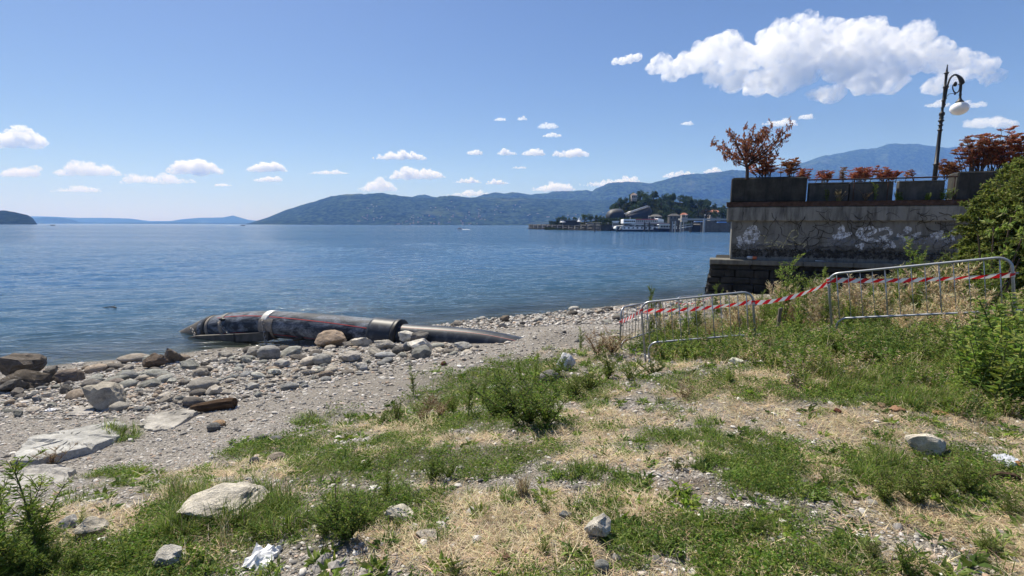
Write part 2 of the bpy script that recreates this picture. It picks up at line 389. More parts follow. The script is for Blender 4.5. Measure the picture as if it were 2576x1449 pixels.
b2b = t.n('ShaderNodeBump', i_Distance=1.1); t.set(b2b.inputs['Height'], n2b); t.set(b2b.inputs['Strength'], t.math('MULTIPLY', nearf.outputs[0], 0.42)); t.set(b2b.inputs['Normal'], b2.outputs[0])
b3 = t.n('ShaderNodeBump', i_Distance=1.6); t.set(b3.inputs['Height'], n3); t.set(b3.inputs['Strength'], t.math('MULTIPLY', far.outputs[0], 0.5)); t.set(b3.inputs['Normal'], b2b.outputs[0])
nor = b3.outputs[0]
deep = t.ramp(t.attr('depth'), [(0.0, (.05, .065, .06)), (0.12, (.028, .07, .105)), (1.0, (.03, .095, .20))])
body = t.n('ShaderNodeBsdfDiffuse'); t.set(body.inputs[0], deep); 
tr = t.n('ShaderNodeBsdfTransparent', i_0=(.62, .72, .70))
mx0 = t.n('ShaderNodeMixShader'); t.set(mx0.inputs[0], t.math('POWER', t.math('MULTIPLY', t.attr('depth'), 3.0, clamp=True), 0.5)); t.t.links.new(tr.outputs[0], mx0.inputs[1]); t.t.links.new(body.outputs[0], mx0.inputs[2])
gl = t.n('ShaderNodeBsdfGlossy', i_Roughness=0.08); t.set(gl.inputs['Normal'], nor)
fr = t.n('ShaderNodeFresnel', i_IOR=1.33); t.set(fr.inputs['Normal'], nor)
mx = t.n('ShaderNodeMixShader'); t.set(mx.inputs[0], fr.outputs[0]); t.t.links.new(mx0.outputs[0], mx.inputs[1]); t.t.links.new(gl.outputs[0], mx.inputs[2])
t.t.links.new(mx.outputs[0], t.out.inputs[0]); M_WATER = t.m
wm = mesh_np('lake', np.stack([WX, WY, WZ], -1).reshape(-1, 3)[used], remap[wq], [M_WATER], True, attrs={'depth': np.clip(dep, 0, 4).ravel()[used] / 4})
tag(link('lake', wm), 'wide blue lake with small wind ripples', kind='structure')

# ------------------------------------------------------------------ far hills
def hill_mat(name, c0, c1, scale, clear=None):
    t = NT(name); v = t.coord('World')
    n = t.noise(v, scale, 8, 0.75); n2 = t.noise(v, scale * 0.12, 4)
    c = t.ramp(n, [(0.42, c0), (0.64, c1)])
    if clear: c = t.mix(t.ramp(n2, [(0.60, 0.0), (0.70, 0.75)]), c, clear)
    return t.done(c, 1.0, t.bump(n, 1.0, 30.0), spec=0.0)
def hill(name, label, prof, D0, D1, mat, seed, gul=0.12, rough=1.0, cols=260, rows=36):
    prof = np.array(prof, float); vx = np.linspace(prof[0, 0], prof[-1, 0], cols); vy = np.interp(vx, prof[:, 0], prof[:, 1])
    q = np.linspace(0, 1, rows); V = []
    top = np.array([at(a, b, D1) for a, b in zip(vx, vy)]); zr = np.maximum(top[:, 2], 0.0)
    hor = np.array([ray(a, CYP) for a in vx]); sl = top[:, 0] / top[:, 1]
    for k, qq in enumerate(list(q) + [1.06, 1.25]):
        Y = D0 + (D1 - D0) * qq; X = sl * Y
        if qq <= 1:
            sh = math.sin(qq * math.pi / 2) ** 1.25
            z = zr * sh * (Y / D1) ** 0.0
            z = z * (1 - gul * (1 - qq) * (0.6 + 0.5 * fbm(X / (D1 * .05), np.full_like(X, Y) / (D1 * .12), 0, seed, 4)) - 0.0) + np.minimum(zr * 0.05, 14) * rough * fbm(X / (D1 * .012), np.full_like(X, Y) / (D1 * .012), 0, seed + 4, 4) * min(1, qq * 6)
        else:
            z = zr * (1.0 - (qq - 1) * 2.2)
        V.append(np.stack([X, np.full_like(X, Y), z - (3.0 if k == 0 else 0)], 1))
    m = len(V); idx = np.arange(m * cols).reshape(m, cols)
    f = np.stack([idx[:-1, :-1], idx[:-1, 1:], idx[1:, 1:], idx[1:, :-1]], -1).reshape(-1, 4)
    me = mesh_np(name, np.vstack(V), f, [mat], True)
    return tag(link(name, me), label, kind='structure'), np.array(V)
M_FOREST = hill_mat('forest_hillside', (.002, .006, .003), (.075, .115, .045), 0.026, (.10, .12, .06))
M_FOREST2 = hill_mat('forest_headland', (.012, .022, .010), (.045, .065, .028), 0.05)
hill('headland', 'dark wooded headland at the lake edge', [(-220, 500), (-60, 521), (0, 529), (40, 534), (70, 541), (83, 549), (91, 561), (94, 563)], 1500, 1750, M_FOREST2, 3, rough=1.3, cols=120)
hill('far_hills', 'low pale blue hills across the lake', [(40, 545), (90, 544), (130, 545), (200, 548), (270, 548), (330, 550), (375, 556), (430, 556), (460, 551), (500, 548), (560, 547), (585, 542), (600, 546), (625, 553), (660, 557), (720, 561), (760, 563)], 8200, 9300, M_FOREST, 5, rough=0.5)
hill('low_shore', 'low wooded shore before the far hills', [(85, 549), (110, 546), (150, 547), (180, 552), (200, 559), (260, 560), (420, 559), (600, 561), (640, 563)], 6200, 6600, M_FOREST, 6, rough=0.4, cols=140)
_, HA = hill('wooded_hill', 'long wooded hill rising from the far shore', [(618, 563), (632, 560), (680, 545), (720, 529), (780, 511), (830, 497), (860, 491.5), (900, 490.5), (935, 490), (958, 487.5), (990, 493), (1040, 498.5), (1087, 499), (1130, 494), (1196, 499), (1300, 500), (1400, 503), (1500, 506), (1620, 500), (1750, 500), (1900, 505), (2100, 520), (2300, 530)], 2700, 4200, M_FOREST, 7, cols=420, rows=60)
hill('back_ridge', 'wooded ridge behind the long hill', [(1020, 500), (1050, 494), (1067, 489.5), (1085, 494), (1120, 500), (1180, 503), (1215, 491), (1247, 485), (1270, 487), (1298, 484), (1333, 490), (1400, 483), (1477, 478.5), (1489, 481), (1505, 472), (1532, 460), (1583, 459), (1638, 461.7), (1716, 440), (1767, 438), (1841, 429), (1950, 430), (2100, 445), (2300, 460), (2600, 470)], 4300, 5300, M_FOREST, 8, cols=420, rows=50)
hill('mountain', 'broad blue mountain with a bare summit', [(1650, 470), (1760, 440), (1841, 430), (1900, 428), (2010, 413), (2068, 394), (2165, 376), (2204, 373), (2237, 361), (2272, 363), (2311, 362), (2344, 368), (2386, 372), (2418, 369), (2520, 374), (2700, 390), (3000, 420)], 5400, 6600, M_FOREST, 9, rough=0.8, cols=420, rows=50)
mb = MB(); p = at(2230, 363, 6590); mb.tube([p - [0, 0, 20], p + [0, 0, 22]], [3, 1.6], 6); mb.box(p + [0, 0, 10], (9, 9, 5))
tag(mb.build('antenna_mast', mat_plain('mast_grey', (.2, .2, .2))), 'thin antenna mast on the mountain summit', 'mast')
# little houses over the hillsides, too far off to tell apart
mbh = MB(); r2 = np.random.default_rng(3)
for k in range(520):
    c = int(r2.integers(40, 400)); row = int(min(44, abs(r2.normal(0, 12)) + 1)); p = HA[row, c]
    if p[2] > 300 or p[2] < 1 or p[0] / p[1] > 0.55: continue
    cl = float(fbm(p[0] / 420, p[1] / 420, 0, 61, 3))
    if cl < -0.05 + 0.004 * row: continue
    w = r2.uniform(5, 10); hh = r2.uniform(3, 6)
    mbh.box((p[0], p[1] - 8, p[2] + hh / 2), (w, w * .8, hh), r2.uniform(0, 3), col=(1.0, r2.uniform(.85, .97), r2.uniform(.7, .9)))
    mbh.box((p[0], p[1] - 8, p[2] + hh + .8), (w * 1.1, w * .9, 2), r2.uniform(0, 3), col=(.55, .26, .17), taper=0.4)
tag(mbh.build('distant_houses', mat_plain('far_house', (.30, .28, .25), attr=True)), 'scatter of tiny pale houses on the far hillside', kind='stuff')

# ------------------------------------------------------------------ haze
t = NT('haze_air'); pv = t.n('ShaderNodeVolumePrincipled'); pv.inputs['Color'].default_value = (.20, .42, 1, 1); pv.inputs['Density'].default_value = 1.05e-4; pv.inputs['Anisotropy'].default_value = 0.0; pv.inputs['Absorption Color'].default_value = (1, 1, 1, 1)
t.t.links.new(pv.outputs[0], t.out.inputs['Volume'])
mb = MB(); mb.box((0, 5700, 620), (36000, 13600, 1262)); 
hz = mb.build('haze', t.m); tag(hz, 'thin blue summer haze over the lake', kind='stuff')
# ------------------------------------------------------------------ clouds
t = NT('cloud_vapour'); pv = t.n('ShaderNodeVolumePrincipled'); pv.inputs['Color'].default_value = (.955, .96, .97, 1); pv.inputs['Anisotropy'].default_value = 0.32
oi = t.n('ShaderNodeObjectInfo'); sepc = t.n('ShaderNodeSeparateColor'); t.set(sepc.inputs[0], oi.outputs['Color'])
vv = t.coord('Object'); cs_ = t.n('ShaderNodeVectorMath', operation='SCALE'); t.set(cs_.inputs[0], vv); t.set(cs_.inputs[3], sepc.outputs[1])
nz = t.noise(cs_.outputs[0], 1.0, 6, 0.68)
t.set(pv.inputs['Density'], t.math('MULTIPLY', sepc.outputs[0], t.ramp(nz, [(0.40, 0.0), (0.52, 0.6), (0.72, 3.2)])))
t.t.links.new(pv.outputs[0], t.out.inputs['Volume']); M_CLOUD = t.m
ICO = None
def ico(sub):
    bm = bmesh.new(); bmesh.ops.create_icosphere(bm, subdivisions=sub, radius=1.0)
    v = np.array([q.co[:] for q in bm.verts]); f = np.array([[x.index for x in q.verts] for q in bm.faces]); bm.free(); return v, f
ICO1, ICO2, ICO3 = ico(1), ico(2), ico(3)
def cloud_mesh(name, balls, voxel, amp, lam, seed):
    """balls: centre x y z radius in metres; melted together, then puffed out"""
    mb = MB()
    for (x, y, z, r_) in balls: mb.add(ICO2[0] * (r_ * np.array([1, 1, 0.82])) + np.array([x, y, z]), (), ICO2[1])
    me = mb.mesh(name + '_raw'); o = link(name + '_raw', me)
    md = o.modifiers.new('m', 'REMESH'); md.mode = 'VOXEL'; md.voxel_size = voxel
    dg = bpy.context.evaluated_depsgraph_get(); ev = o.evaluated_get(dg); m2 = bpy.data.meshes.new_from_object(ev)
    bpy.data.objects.remove(o); bpy.data.meshes.remove(me)
    n = len(m2.vertices); co = np.empty(n * 3, np.float32); m2.vertices.foreach_get('co', co); co = co.reshape(-1, 3).astype(float)
    no = np.empty(n * 3, np.float32); m2.vertices.foreach_get('normal', no); no = no.reshape(-1, 3)
    d = 0; a = 1.0; l = lam
    for k in range(4):
        d = d + a * (1 - 2.2 * np.abs(vnoise(co[:, 0] / l, co[:, 1] / l, co[:, 2] / l, seed + k) - 0.5) * 2 * 0.7 - 0.35); a *= 0.55; l *= 0.47
    low = sstep(co[:, 2].min(), co[:, 2].min() + 0.3 * (co[:, 2].max() - co[:, 2].min()), co[:, 2])
    co = co + no * (amp * d * (0.35 + 0.65 * low))[:, None]
    m2.vertices.foreach_set('co', co.astype(np.float32).ravel()); m2.update()
    o = link(name + '_raw', m2); md = o.modifiers.new('m', 'REMESH'); md.mode = 'VOXEL'; md.voxel_size = voxel * .9      # melt the puffs into one clean skin
    m3 = bpy.data.meshes.new_from_object(o.evaluated_get(bpy.context.evaluated_depsgraph_get())); bpy.data.objects.remove(o); bpy.data.meshes.remove(m2); m2 = m3
    m2.materials.clear(); m2.materials.append(M_CLOUD); m2.name = name
    return m2
def put_cloud(label, cx, cy, circles, dist, dens, seed, fine=1.0, depth=0.8, amp=.42):
    """circles in picture pixels round (cx, cy), set at their real distance and size"""
    c = at_t(cx, cy, dist); k = dist / FPX; r_ = np.random.default_rng(seed); balls = []
    for (px, py, pr) in circles:
        p = at_t(px, py, dist) - c; rr = pr * k
        for _ in range(2):
            balls.append((p[0], p[1] + r_.uniform(-depth, depth) * rr * 1.4, p[2], rr * r_.uniform(.82, 1.05)))
        for _ in range(3):
            th, ph = r_.uniform(0, 6.28), r_.uniform(-.2, 1.2)
            balls.append((p[0] + rr * .8 * math.cos(th) * math.cos(ph), p[1] + rr * .8 * math.sin(th) * math.cos(ph), p[2] + rr * .7 * math.sin(ph), rr * r_.uniform(.28, .48)))
    mean = float(np.mean([b[3] for b in balls]))
    me = cloud_mesh('cloud', balls, mean * 0.13 / fine, mean * amp, mean * 1.3, seed)
    o = link('cloud', me, loc=c); o.color = (dens / (mean), 1.0 / (mean * 1.0), 0, 1)
    return tag(o, label, 'cloud', 'summer clouds over the lake')
BIG = [(420,395,55),(500,425,58),(570,390,66),(700,325,85),(790,300,88),(860,340,88),(800,420,78),(840,515,48),(900,460,78),(960,350,88),(1115,185,62),(1235,165,72),(1300,210,76),(1150,265,86),(1050,330,86),(1250,330,115),(1375,225,76),(1450,280,105),(1590,160,66),(1580,230,92),(1700,250,92),(1850,250,84),(1950,255,70),(2000,330,86),(1600,380,125),(1400,430,115),(1200,450,105),(1050,470,86),(1750,420,110),(1500,530,72),(1350,560,45),(1650,515,66),(1900,430,100),(2080,380,84),(2265,345,58),(2320,400,62),(2200,420,74),(2350,470,42),(2100,490,64)]
BIG = [(1475.8 + .427 * a, .427 * b, .427 * c) for a, b, c in BIG]
put_cloud('largest white cumulus cloud, grey underneath, above the old terrace wall', 2050, 150, BIG, 5200, 1.2, 1, fine=1.35, depth=1.1)
put_cloud('small ragged cloud just off the tip of the largest cloud', 1573, 152, [(1548, 156, 9), (1566, 153, 11), (1585, 150, 12), (1604, 144, 11)], 5200, 1.3, 2)
CL = [  # x, y, w, h, density, label
 (38, 342, 165, 62, 2.2, 'bulky white cloud cut by the edge of the sky over the headland'),
 (50, 428, 100, 38, 1.3, 'soft cloud low over the dark headland'),
 (228, 424, 185, 40, 1.2, 'long pale cloud bank above the low far hills'),
 (395, 446, 190, 34, 0.9, 'thin cloud bank reaching under the tall double cumulus'),
 (485, 412, 145, 58, 2.2, 'tall double-topped cumulus between the cloud banks'),
 (668, 416, 116, 36, 2.0, 'flat-bottomed cloud above the start of the wooded hill'),
 (672, 447, 70, 22, 1.6, 'small cloud directly under the flat-bottomed cloud'),
 (826, 432, 104, 13, 0.9, 'thin streak of cloud above the wooded hill'),
 (1005, 389, 140, 28, 2.0, 'upper of the two wide clouds stacked over the wooded hill'),
 (1046, 433, 160, 38, 2.0, 'lower of the two wide clouds stacked over the wooded hill'),
 (945, 464, 100, 38, 1.2, 'pale cloud resting on the crest of the wooded hill'),
 (1195, 380, 36, 20, 1.8, 'smallest cloud of the row of four over the lake'),
 (1277, 382, 50, 17, 1.8, 'second cloud of the row of four over the lake'),
 (1342, 381, 56, 22, 1.8, 'third cloud of the row of four over the lake'),
 (1435, 382, 92, 26, 2.0, 'widest cloud of the row of four over the lake'),
 (1175, 454, 74, 14, 1.5, 'flat cloud low over the ridge, first of a pair'),
 (1253, 457, 62, 15, 1.6, 'flat cloud low over the ridge, second of a pair'),
 (1392, 468, 108, 30, 1.8, 'puffy cloud standing on the ridge behind the pier'),
 (1545, 455, 180, 30, 1.4, 'wide cloud rising behind the ridge above the grey theatre'),
 (1180, 484, 110, 20, 1.0, 'faint cloud peeping over the wooded hill'),
 (1378, 314, 52, 20, 0.9, 'wispy cloud leaning to one side, high over the lake'),
 (1390, 338, 50, 14, 1.3, 'small cloud just below the wispy leaning one'),
 (1258, 299, 32, 10, 1.0, 'tiny cloud high over the lake, first of two'),
 (1314, 297, 26, 11, 1.0, 'tiny cloud high over the lake, second of two'),
 (1728, 309, 38, 11, 0.9, 'tiny lone cloud below the largest cloud'),
 (1962, 306, 92, 22, 1.5, 'cloud just above the brown-leaved small tree'),
 (2030, 292, 44, 16, 1.2, 'little cloud hanging under the largest cloud'),
 (2495, 302, 140, 40, 1.4, 'cloud behind the red shrubs beside the street lamp'),
 (2360, 259, 70, 22, 0.9, 'faint cloud beside the globe of the street lamp, shore side'),
 (2448, 261, 66, 20, 0.9, 'faint cloud beside the globe of the street lamp, land side'),
 (1710, 437, 84, 22, 1.5, 'cloud touching the back ridge beside the planter'),
 (1792, 428, 50, 18, 1.5, 'small cloud touching the ridge next to the small tree'),
 (562, 464, 48, 10, 0.9, 'faint small cloud under the tall double cumulus'),
 (1305, 420, 40, 9, 0.7, 'faint shred of cloud below the row of four'),
 (190, 474, 130, 20, 0.6, 'faint cloud low above the far hills')]
for i, (x, y, w, h_, dn, lab) in enumerate(CL):
    r_ = np.random.default_rng(100 + i); n = max(5, int(w / h_ * 3.2)); cs = []; sk = r_.uniform(.7, 1.4); pw = r_.uniform(.4, .9)
    for k in range(n):
        q = (k + .5) / n; qs = q ** sk; env = math.sin(math.pi * min(max(qs, .04), .96)) ** pw
        rr = h_ * 0.40 * env * r_.uniform(.62, 1.15); px = x - w / 2 + q * w
        base = y + h_ * (0.42 + r_.uniform(-.06, .04))
        cs.append((px, base - rr * 0.6, rr))
        if r_.random() < 0.65: cs.append((px + r_.uniform(-.5, .5) * rr, base - rr * 0.6 - h_ * r_.uniform(.15, .42) * env, rr * r_.uniform(.5, .85)))
    dist = 1750 / max(math.tan(math.atan((565 - y - h_ * .5) / FPX)), 0.03)
    put_cloud(lab, x, y, cs, min(max(dist, 5000), 26000), dn * 0.42, 200 + i, fine=.9, amp=.75)
# ------------------------------------------------------------------ old terrace wall
WL = np.array([10.18, 24.9]); Wd = np.array([.946, -.324]); Wi = np.array([.324, .946]); W_RZ = math.atan2(Wd[1], Wd[0])
def wp(w, i, z): w = w + .085 * max(0.0, i - .4); q = WL + Wd * w + Wi * i; return np.array([q[0], q[1], z])
def w_of(vx, vy, i):
    d = ray(vx, vy); sl = d[0] / d[1]
    return (WL[0] + Wi[0] * i - sl * (WL[1] + Wi[1] * i)) / (sl * Wd[1] - Wd[0])
def wz_of(vx, vy, i):
    w = w_of(vx, vy, i); q = wp(w, i, 0); d = ray(vx, vy); return w, EYE[2] + d[2] * q[1] / d[1]
def wbox(mb, w0, w1, i0, i1, z0, z1, col=(1, 1, 1), bev=0.0, jit=0.0):
    im = (i0 + i1) / 2; q = WL + Wd * ((w0 + w1) / 2) + Wi * im; n0 = len(mb.v)
    mb.box((q[0], q[1], (z0 + z1) / 2), (w1 - w0, i1 - i0, z1 - z0), W_RZ, col, bev=bev, jit=jit)
    v = mb.v[-1]; ii = (v[:, :2] - WL) @ Wi; v[:, :2] += Wd * (.085 * np.maximum(0, ii - .4))[:, None]; return mb

def concrete(name, c0, c1, stain, scale=1.2, bump=0.4, grit=60, drip=0.6):
    t = NT(name); v = t.coord('World'); n = t.noise(v, scale, 8, 0.65); st = t.noise(t.coord('World', (2.2, 2.2, 0.35)), 1.6, 7, 0.7)
    c = t.ramp(n, [(0.3, c0), (0.7, c1)]); c = t.mix(t.ramp(st, [(0.45, 0.0), (0.68, drip)]), c, stain)
    gr = t.noise(v, grit, 4, 0.7); c = t.mix(t.ramp(gr, [(0.55, 0.0), (0.75, 0.45)]), c, stain)
    return t.done(c, 0.92, t.bump(t.math('ADD', t.math('MULTIPLY', gr, 0.5), n), bump, 0.03), spec=0.15)
M_RENDER = concrete('old_render', (.155, .152, .14), (.24, .234, .215), (.075, .07, .06), 0.9, 0.5, 45, 0.75)
M_CORN = concrete('cornice_render', (.19, .185, .168), (.30, .29, .262), (.05, .047, .042), 0.8, 0.5, 40, 0.8)
M_DARKC = concrete('weathered_concrete', (.030, .029, .027), (.075, .071, .064), (.014, .021, .019), 2.0, 0.9, 38, 0.7)
M_GRAVC = concrete('pebble_concrete', (.06, .06, .057), (.115, .112, .105), (.02, .03, .028), 3.0, 1.0, 45, 0.55)
M_LEDGE = concrete('ledge_stone', (.13, .125, .11), (.22, .21, .18), (.06, .058, .05), 1.5, 0.6, 50, 0.7)
M_BLKST = concrete('blackened_stone', (.022, .021, .019), (.065, .06, .054), (.010, .013, .012), 1.8, 1.0, 18, 0.6)
M_MORT = concrete('dark_mortar', (.02, .019, .018), (.045, .042, .038), (.012, .011, .01), 3, 1.0, 30)
M_RUST = mat_plain('rusted_steel', (.075, .045, .035), 0.75, 0.3, 0.5, 6, 0.3)
M_PAVE = concrete('terrace_floor', (.25, .24, .22), (.36, .35, .32), (.12, .11, .10))

wall = empty('terrace_wall', wp(0, 0, 0))
WINV = Matrix.Translation(-Vector([float(q) for q in wp(0, 0, 0)]))
def wpart(mb, name, mat, parent=None, smooth=False):
    me = mb.mesh(name, [mat], smooth); me.transform(WINV); return link(name, me, parent or wall)
WEND = 34.0
mb = MB(); wbox(mb, 0.22, WEND, 0.34, 9, -1.4, 1.6); core = wpart(mb, 'base_core', M_MORT)
mb = MB(); wbox(mb, 1.0, WEND, 0.40, 9, 1.86, 3.82); panel = wpart(mb, 'rendered_panel', M_RENDER)
mb = MB(); wbox(mb, 0.72, WEND, 0.22, 8.9, 3.8, 4.52, bev=0.05); wpart(mb, 'cornice', M_CORN)
mb = MB(); wbox(mb, 0.68, WEND, 0.18, 0.60, 4.53, 4.73); wbox(mb, 0.66, WEND, 0.15, 0.62, 4.722, 4.75); wpart(mb, 'steel_edge', M_RUST)
mb = MB(); wbox(mb, 0.75, WEND, 0.61, 14, 4.53, 4.70); wpart(mb, 'terrace_floor', M_PAVE)
r_ = np.random.default_rng(8); w0 = 0.0; sill = 0
while w0 < 16:                                                   # ledge slabs
    L = r_.uniform(1.8, 2.4); mb = MB(); wbox(mb, w0 + .006, w0 + L - .006, 0.0 + r_.uniform(-.012, .012), 1.4, 1.61, 1.862 + r_.uniform(-.006, .006), bev=0.03); wpart(mb, 'ledge_slab', M_LEDGE); w0 += L
mb = MB(); wbox(mb, w0, WEND, 0.0, 1.4, 1.61, 1.86); wpart(mb, 'ledge_slab', M_LEDGE)
zt = 1.60
for row in range(7):                                             # rough blackened stones, leaning back a little
    hh = r_.uniform(.26, .50); w0 = 0.12 + r_.uniform(-.1, .05) - 0.05 * row
    while w0 < 13:
        L = r_.uniform(.4, 1.5); i0 = 0.16 - 0.05 * row + r_.uniform(-.05, .05)
        mb = MB(); wbox(mb, w0 + .006, w0 + L - .006, i0, 0.6 if w0 > .5 else 1.3, zt - hh + .006, zt - .006, bev=0.045, jit=0.032); wpart(mb, 'stone', M_BLKST); w0 += L
    zt -= hh
for row in range(6):                                             # stones on the lake side of the corner
    for k in range(3):
        mb = MB(); wbox(mb, 0.05 - .05 * row, 0.5, 1.32 + k * .8, 2.1 + k * .8, 1.6 - (row + 1) * .33 + .012, 1.6 - row * .33 - .012, bev=0.045, jit=0.032); wpart(mb, 'stone', M_BLKST)
tag(wall, 'old terrace wall of grey render with graffiti on a blackened stone base', 'wall')

# graffiti: faded paint strokes lying on the panel
def c3(x, y): return wz_of(.6708 * (2600 + x / 2.07), .6708 * (500 + y / 2.07), 0.39)
def paint(name, strokes, width, col, seed, alpha=0.55):
    r_ = np.random.default_rng(seed); mb = MB()
    for st in strokes:
        st = np.array(st, float); P = []
        for a, b in zip(st[:-1], st[1:]):
            n = max(3, int(np.hypot(*(b - a)) / 7)); P += [a + (b - a) * k / n for k in range(n)]
        P.append(st[-1]); P = np.array(P); Q = P.copy()
        for _ in range(2): Q[1:-1] = (Q[:-2] + Q[1:-1] * 2 + Q[2:]) / 4
        tg = np.gradient(Q, axis=0); tg /= np.linalg.norm(tg, axis=1)[:, None] + 1e-9; nn = np.stack([-tg[:, 1], tg[:, 0]], 1)
        wd = width * (0.75 + 0.5 * r_.random(len(Q)))[:, None]
        A, B = Q + nn * wd / 2, Q - nn * wd / 2; V = []
        for a, b in zip(A, B):
            for q in (a, b):
                w, z = c3(*q); V.append(wp(w, 0.392 + r_.uniform(0, .004), z))
        V = np.array(V); m = len(Q)
        mb.add(V, [[2 * k, 2 * k + 1, 2 * k + 3, 2 * k + 2] for k in range(m - 1)])
    t = NT(name + '_paint'); v = t.coord('World'); n = t.noise(v, 7, 6, 0.7)
    b = t.n('ShaderNodeBsdfPrincipled'); b.inputs['Base Color'].default_value = (*col, 1); b.inputs['Roughness'].default_value = 0.9
    tr = t.n('ShaderNodeBsdfTransparent'); mx = t.n('ShaderNodeMixShader'); t.set(mx.inputs[0], t.ramp(n, [(0.36, 0.08), (0.60, alpha)]))
    t.t.links.new(tr.outputs[0], mx.inputs[1]); t.t.links.new(b.outputs[0], mx.inputs[2]); t.t.links.new(mx.outputs[0], t.out.inputs[0])
    return wpart(mb, 'graffiti', t.m, panel)
paint('white', [[(400, 800), (430, 745), (480, 725), (505, 770), (480, 830), (420, 850), (400, 800)], [(350, 800), (370, 850), (345, 880)], [(440, 760), (470, 800)]], 34, (.72, .74, .78), 1, .9)
paint('cream', [[(520, 790), (570, 800), (545, 850), (600, 845), (640, 870), (560, 880)], [(600, 830), (700, 850), (660, 890), (640, 850)], [(690, 890), (760, 760), (800, 745), (820, 790), (760, 820), (740, 790)], [(760, 820), (820, 850), (880, 860), (850, 890)], [(700, 860), (880, 862)]], 9, (.55, .50, .30), 2, .9)
paint('pale', [[(1080, 800), (1150, 790), (1230, 775), (1150, 810), (1090, 815)], [(1130, 750), (1160, 715), (1170, 760), (1120, 770)], [(1265, 800), (1290, 745), (1310, 740), (1320, 820), (1280, 800)], [(1330, 740), (1390, 730), (1420, 760), (1350, 790), (1330, 830), (1400, 820)], [(1440, 750), (1510, 735), (1545, 770), (1500, 800), (1440, 810), (1530, 840), (1570, 880), (1500, 870), (1480, 900)], [(1260, 880), (1320, 860), (1300, 900)], [(1400, 830), (1470, 850)]], 24, (.78, .80, .84), 3, .97)
paint('faded', [[(1640, 760), (1660, 730), (1690, 745), (1650, 770)], [(1630, 830), (1700, 800), (1770, 770)], [(1840, 800), (1900, 770), (1940, 760), (1880, 820), (1960, 800)], [(1960, 850), (2010, 760), (2020, 840)], [(1580, 790), (1640, 800)]], 26, (.68, .70, .74), 4, .85)
paint('streak', [[(1505, 610), (1515, 640), (1510, 660), (1520, 672)]], 18, (.7, .7, .72), 5, .95)
paint('blue', [[(1530, 820), (1600, 815)], [(1700, 930), (1800, 920), (1880, 950)]], 26, (.05, .13, .20), 6, .35)
paint('haze_white', [[(1040, 840), (1200, 850), (1400, 860), (1560, 850)], [(340, 860), (430, 880), (520, 870)], [(1600, 840), (1800, 830), (2000, 850)]], 60, (.34, .35, .38), 7, .4)
paint('grime', [[(300, 930), (600, 928), (1000, 935), (1400, 945), (1800, 960), (2040, 970)]], 62, (.022, .021, .02), 8, .95)
paint('grime_b', [[(300, 880), (700, 890), (1200, 905), (1700, 925), (2040, 935)]], 50, (.05, .048, .045), 9, .5)

# dry creeper on the panel
mb = MB(); r_ = np.random.default_rng(12)
for k in range(95):
    x = r_.uniform(880, 2000) if k % 4 else r_.uniform(330, 900); y = r_.uniform(600, 900); a = r_.uniform(-1, 1) + (0 if k % 2 else 1.5); P = []
    for _ in range(int(r_.integers(6, 16))):
        w, z = c3(x, y); i = 0.375 if z < 3.78 else 0.20
        P.append(wp(w, i, z)); a += r_.normal(0, .45); x += 22 * math.cos(a); y += 16 * math.sin(a)
        if not (300 < x < 2040 and 590 < y < 940): break
    if len(P) > 2: mb.tube(P, np.linspace(.012, .004, len(P)), 4, cap=False)
tag(mb.build('dry_creeper', mat_plain('creeper_bark', (.035, .028, .022))), 'leafless dark creeper stems spread over the rendered wall', 'creeper')

# ------------------------------------------------------------------ planters, parapet blocks, rail
def wthing(mb, name, mat, label, cat, group=None):
    o = wpart(mb, name, mat); o.parent = None; o.location = [float(q) for q in wp(0, 0, 0)]; return tag(o, label, cat, group)
def slab(w0, w1, i0, i1, z0, z1, tilt=0.0):
    mb = MB(); n = 10; V = []
    wbox(mb, w0, w1, i0, i1, z0, z1, bev=0.035, jit=0.008); return mb
wa, za = wz_of(1840, 449, 0.45); wb, _ = wz_of(2032, 449, 0.45)
pl = empty('concrete_planter', wp((wa + wb) / 2, .8, 4.75))
def epart(e, mb, name, mat, parent=None, smooth=False):
    me = mb.mesh(name, [mat], smooth); me.transform(Matrix.Translation(-e.location)); return link(name, me, parent or e)
mb = MB(); wbox(mb, wa, wb, .45, 1.5, 4.752, za, bev=.05, jit=.012); epart(pl, mb, 'trough', M_DARKC)
mb = MB(); wbox(mb, wa + .1, wb - .1, .55, 1.4, za - .05, za + .035, jit=.02); epart(pl, mb, 'soil', mat_plain('planter_soil', (.05, .04, .03), 1, 0, .4, 20, .5))
tag(pl, 'large blackened concrete planter at the lake end of the wall', 'planter')
for (x0, x1, lab) in ((2034, 2135, 'low pebbled concrete block next to the large planter'), (2138, 2247, 'middle low pebbled concrete block under the rusty rail'), (2260, 2376, 'low pebbled concrete block nearest the lamp post')):
    a, z1 = wz_of(x0, 462, .75); b, z2 = wz_of(x1, 462, .75)
    e = empty('parapet_block', wp((a + b) / 2, .9, 4.76)); mb = MB(); wbox(mb, a, b, .75, 1.15, 4.762, 5.62, bev=.03, jit=.008); epart(e, mb, 'slab', M_GRAVC)
    mb = MB(); wbox(mb, a - .01, b + .01, .72, 1.18, 5.622, 5.66, jit=.006); epart(e, mb, 'cap', M_LEDGE)
    tag(e, lab, 'concrete block', 'low parapet blocks')
a, z1 = wz_of(2410, 432, .6); b, _ = wz_of(2700, 432, .6)
e = empty('concrete_planter', wp((a + b) / 2, .9, 4.75)); mb = MB(); wbox(mb, a, b, .6, 1.7, 4.752, z1, bev=.05, jit=.012); epart(e, mb, 'trough', M_DARKC)
mb = MB(); wbox(mb, a + .1, b - .1, .7, 1.6, z1 - .05, z1 + .03, jit=.02); epart(e, mb, 'soil', bpy.data.materials['planter_soil'])
tag(e, 'concrete planter half hidden by the green shrub, red bushes in it', 'planter')
wr0 = w_of(2032, 455, .62); wr1 = a
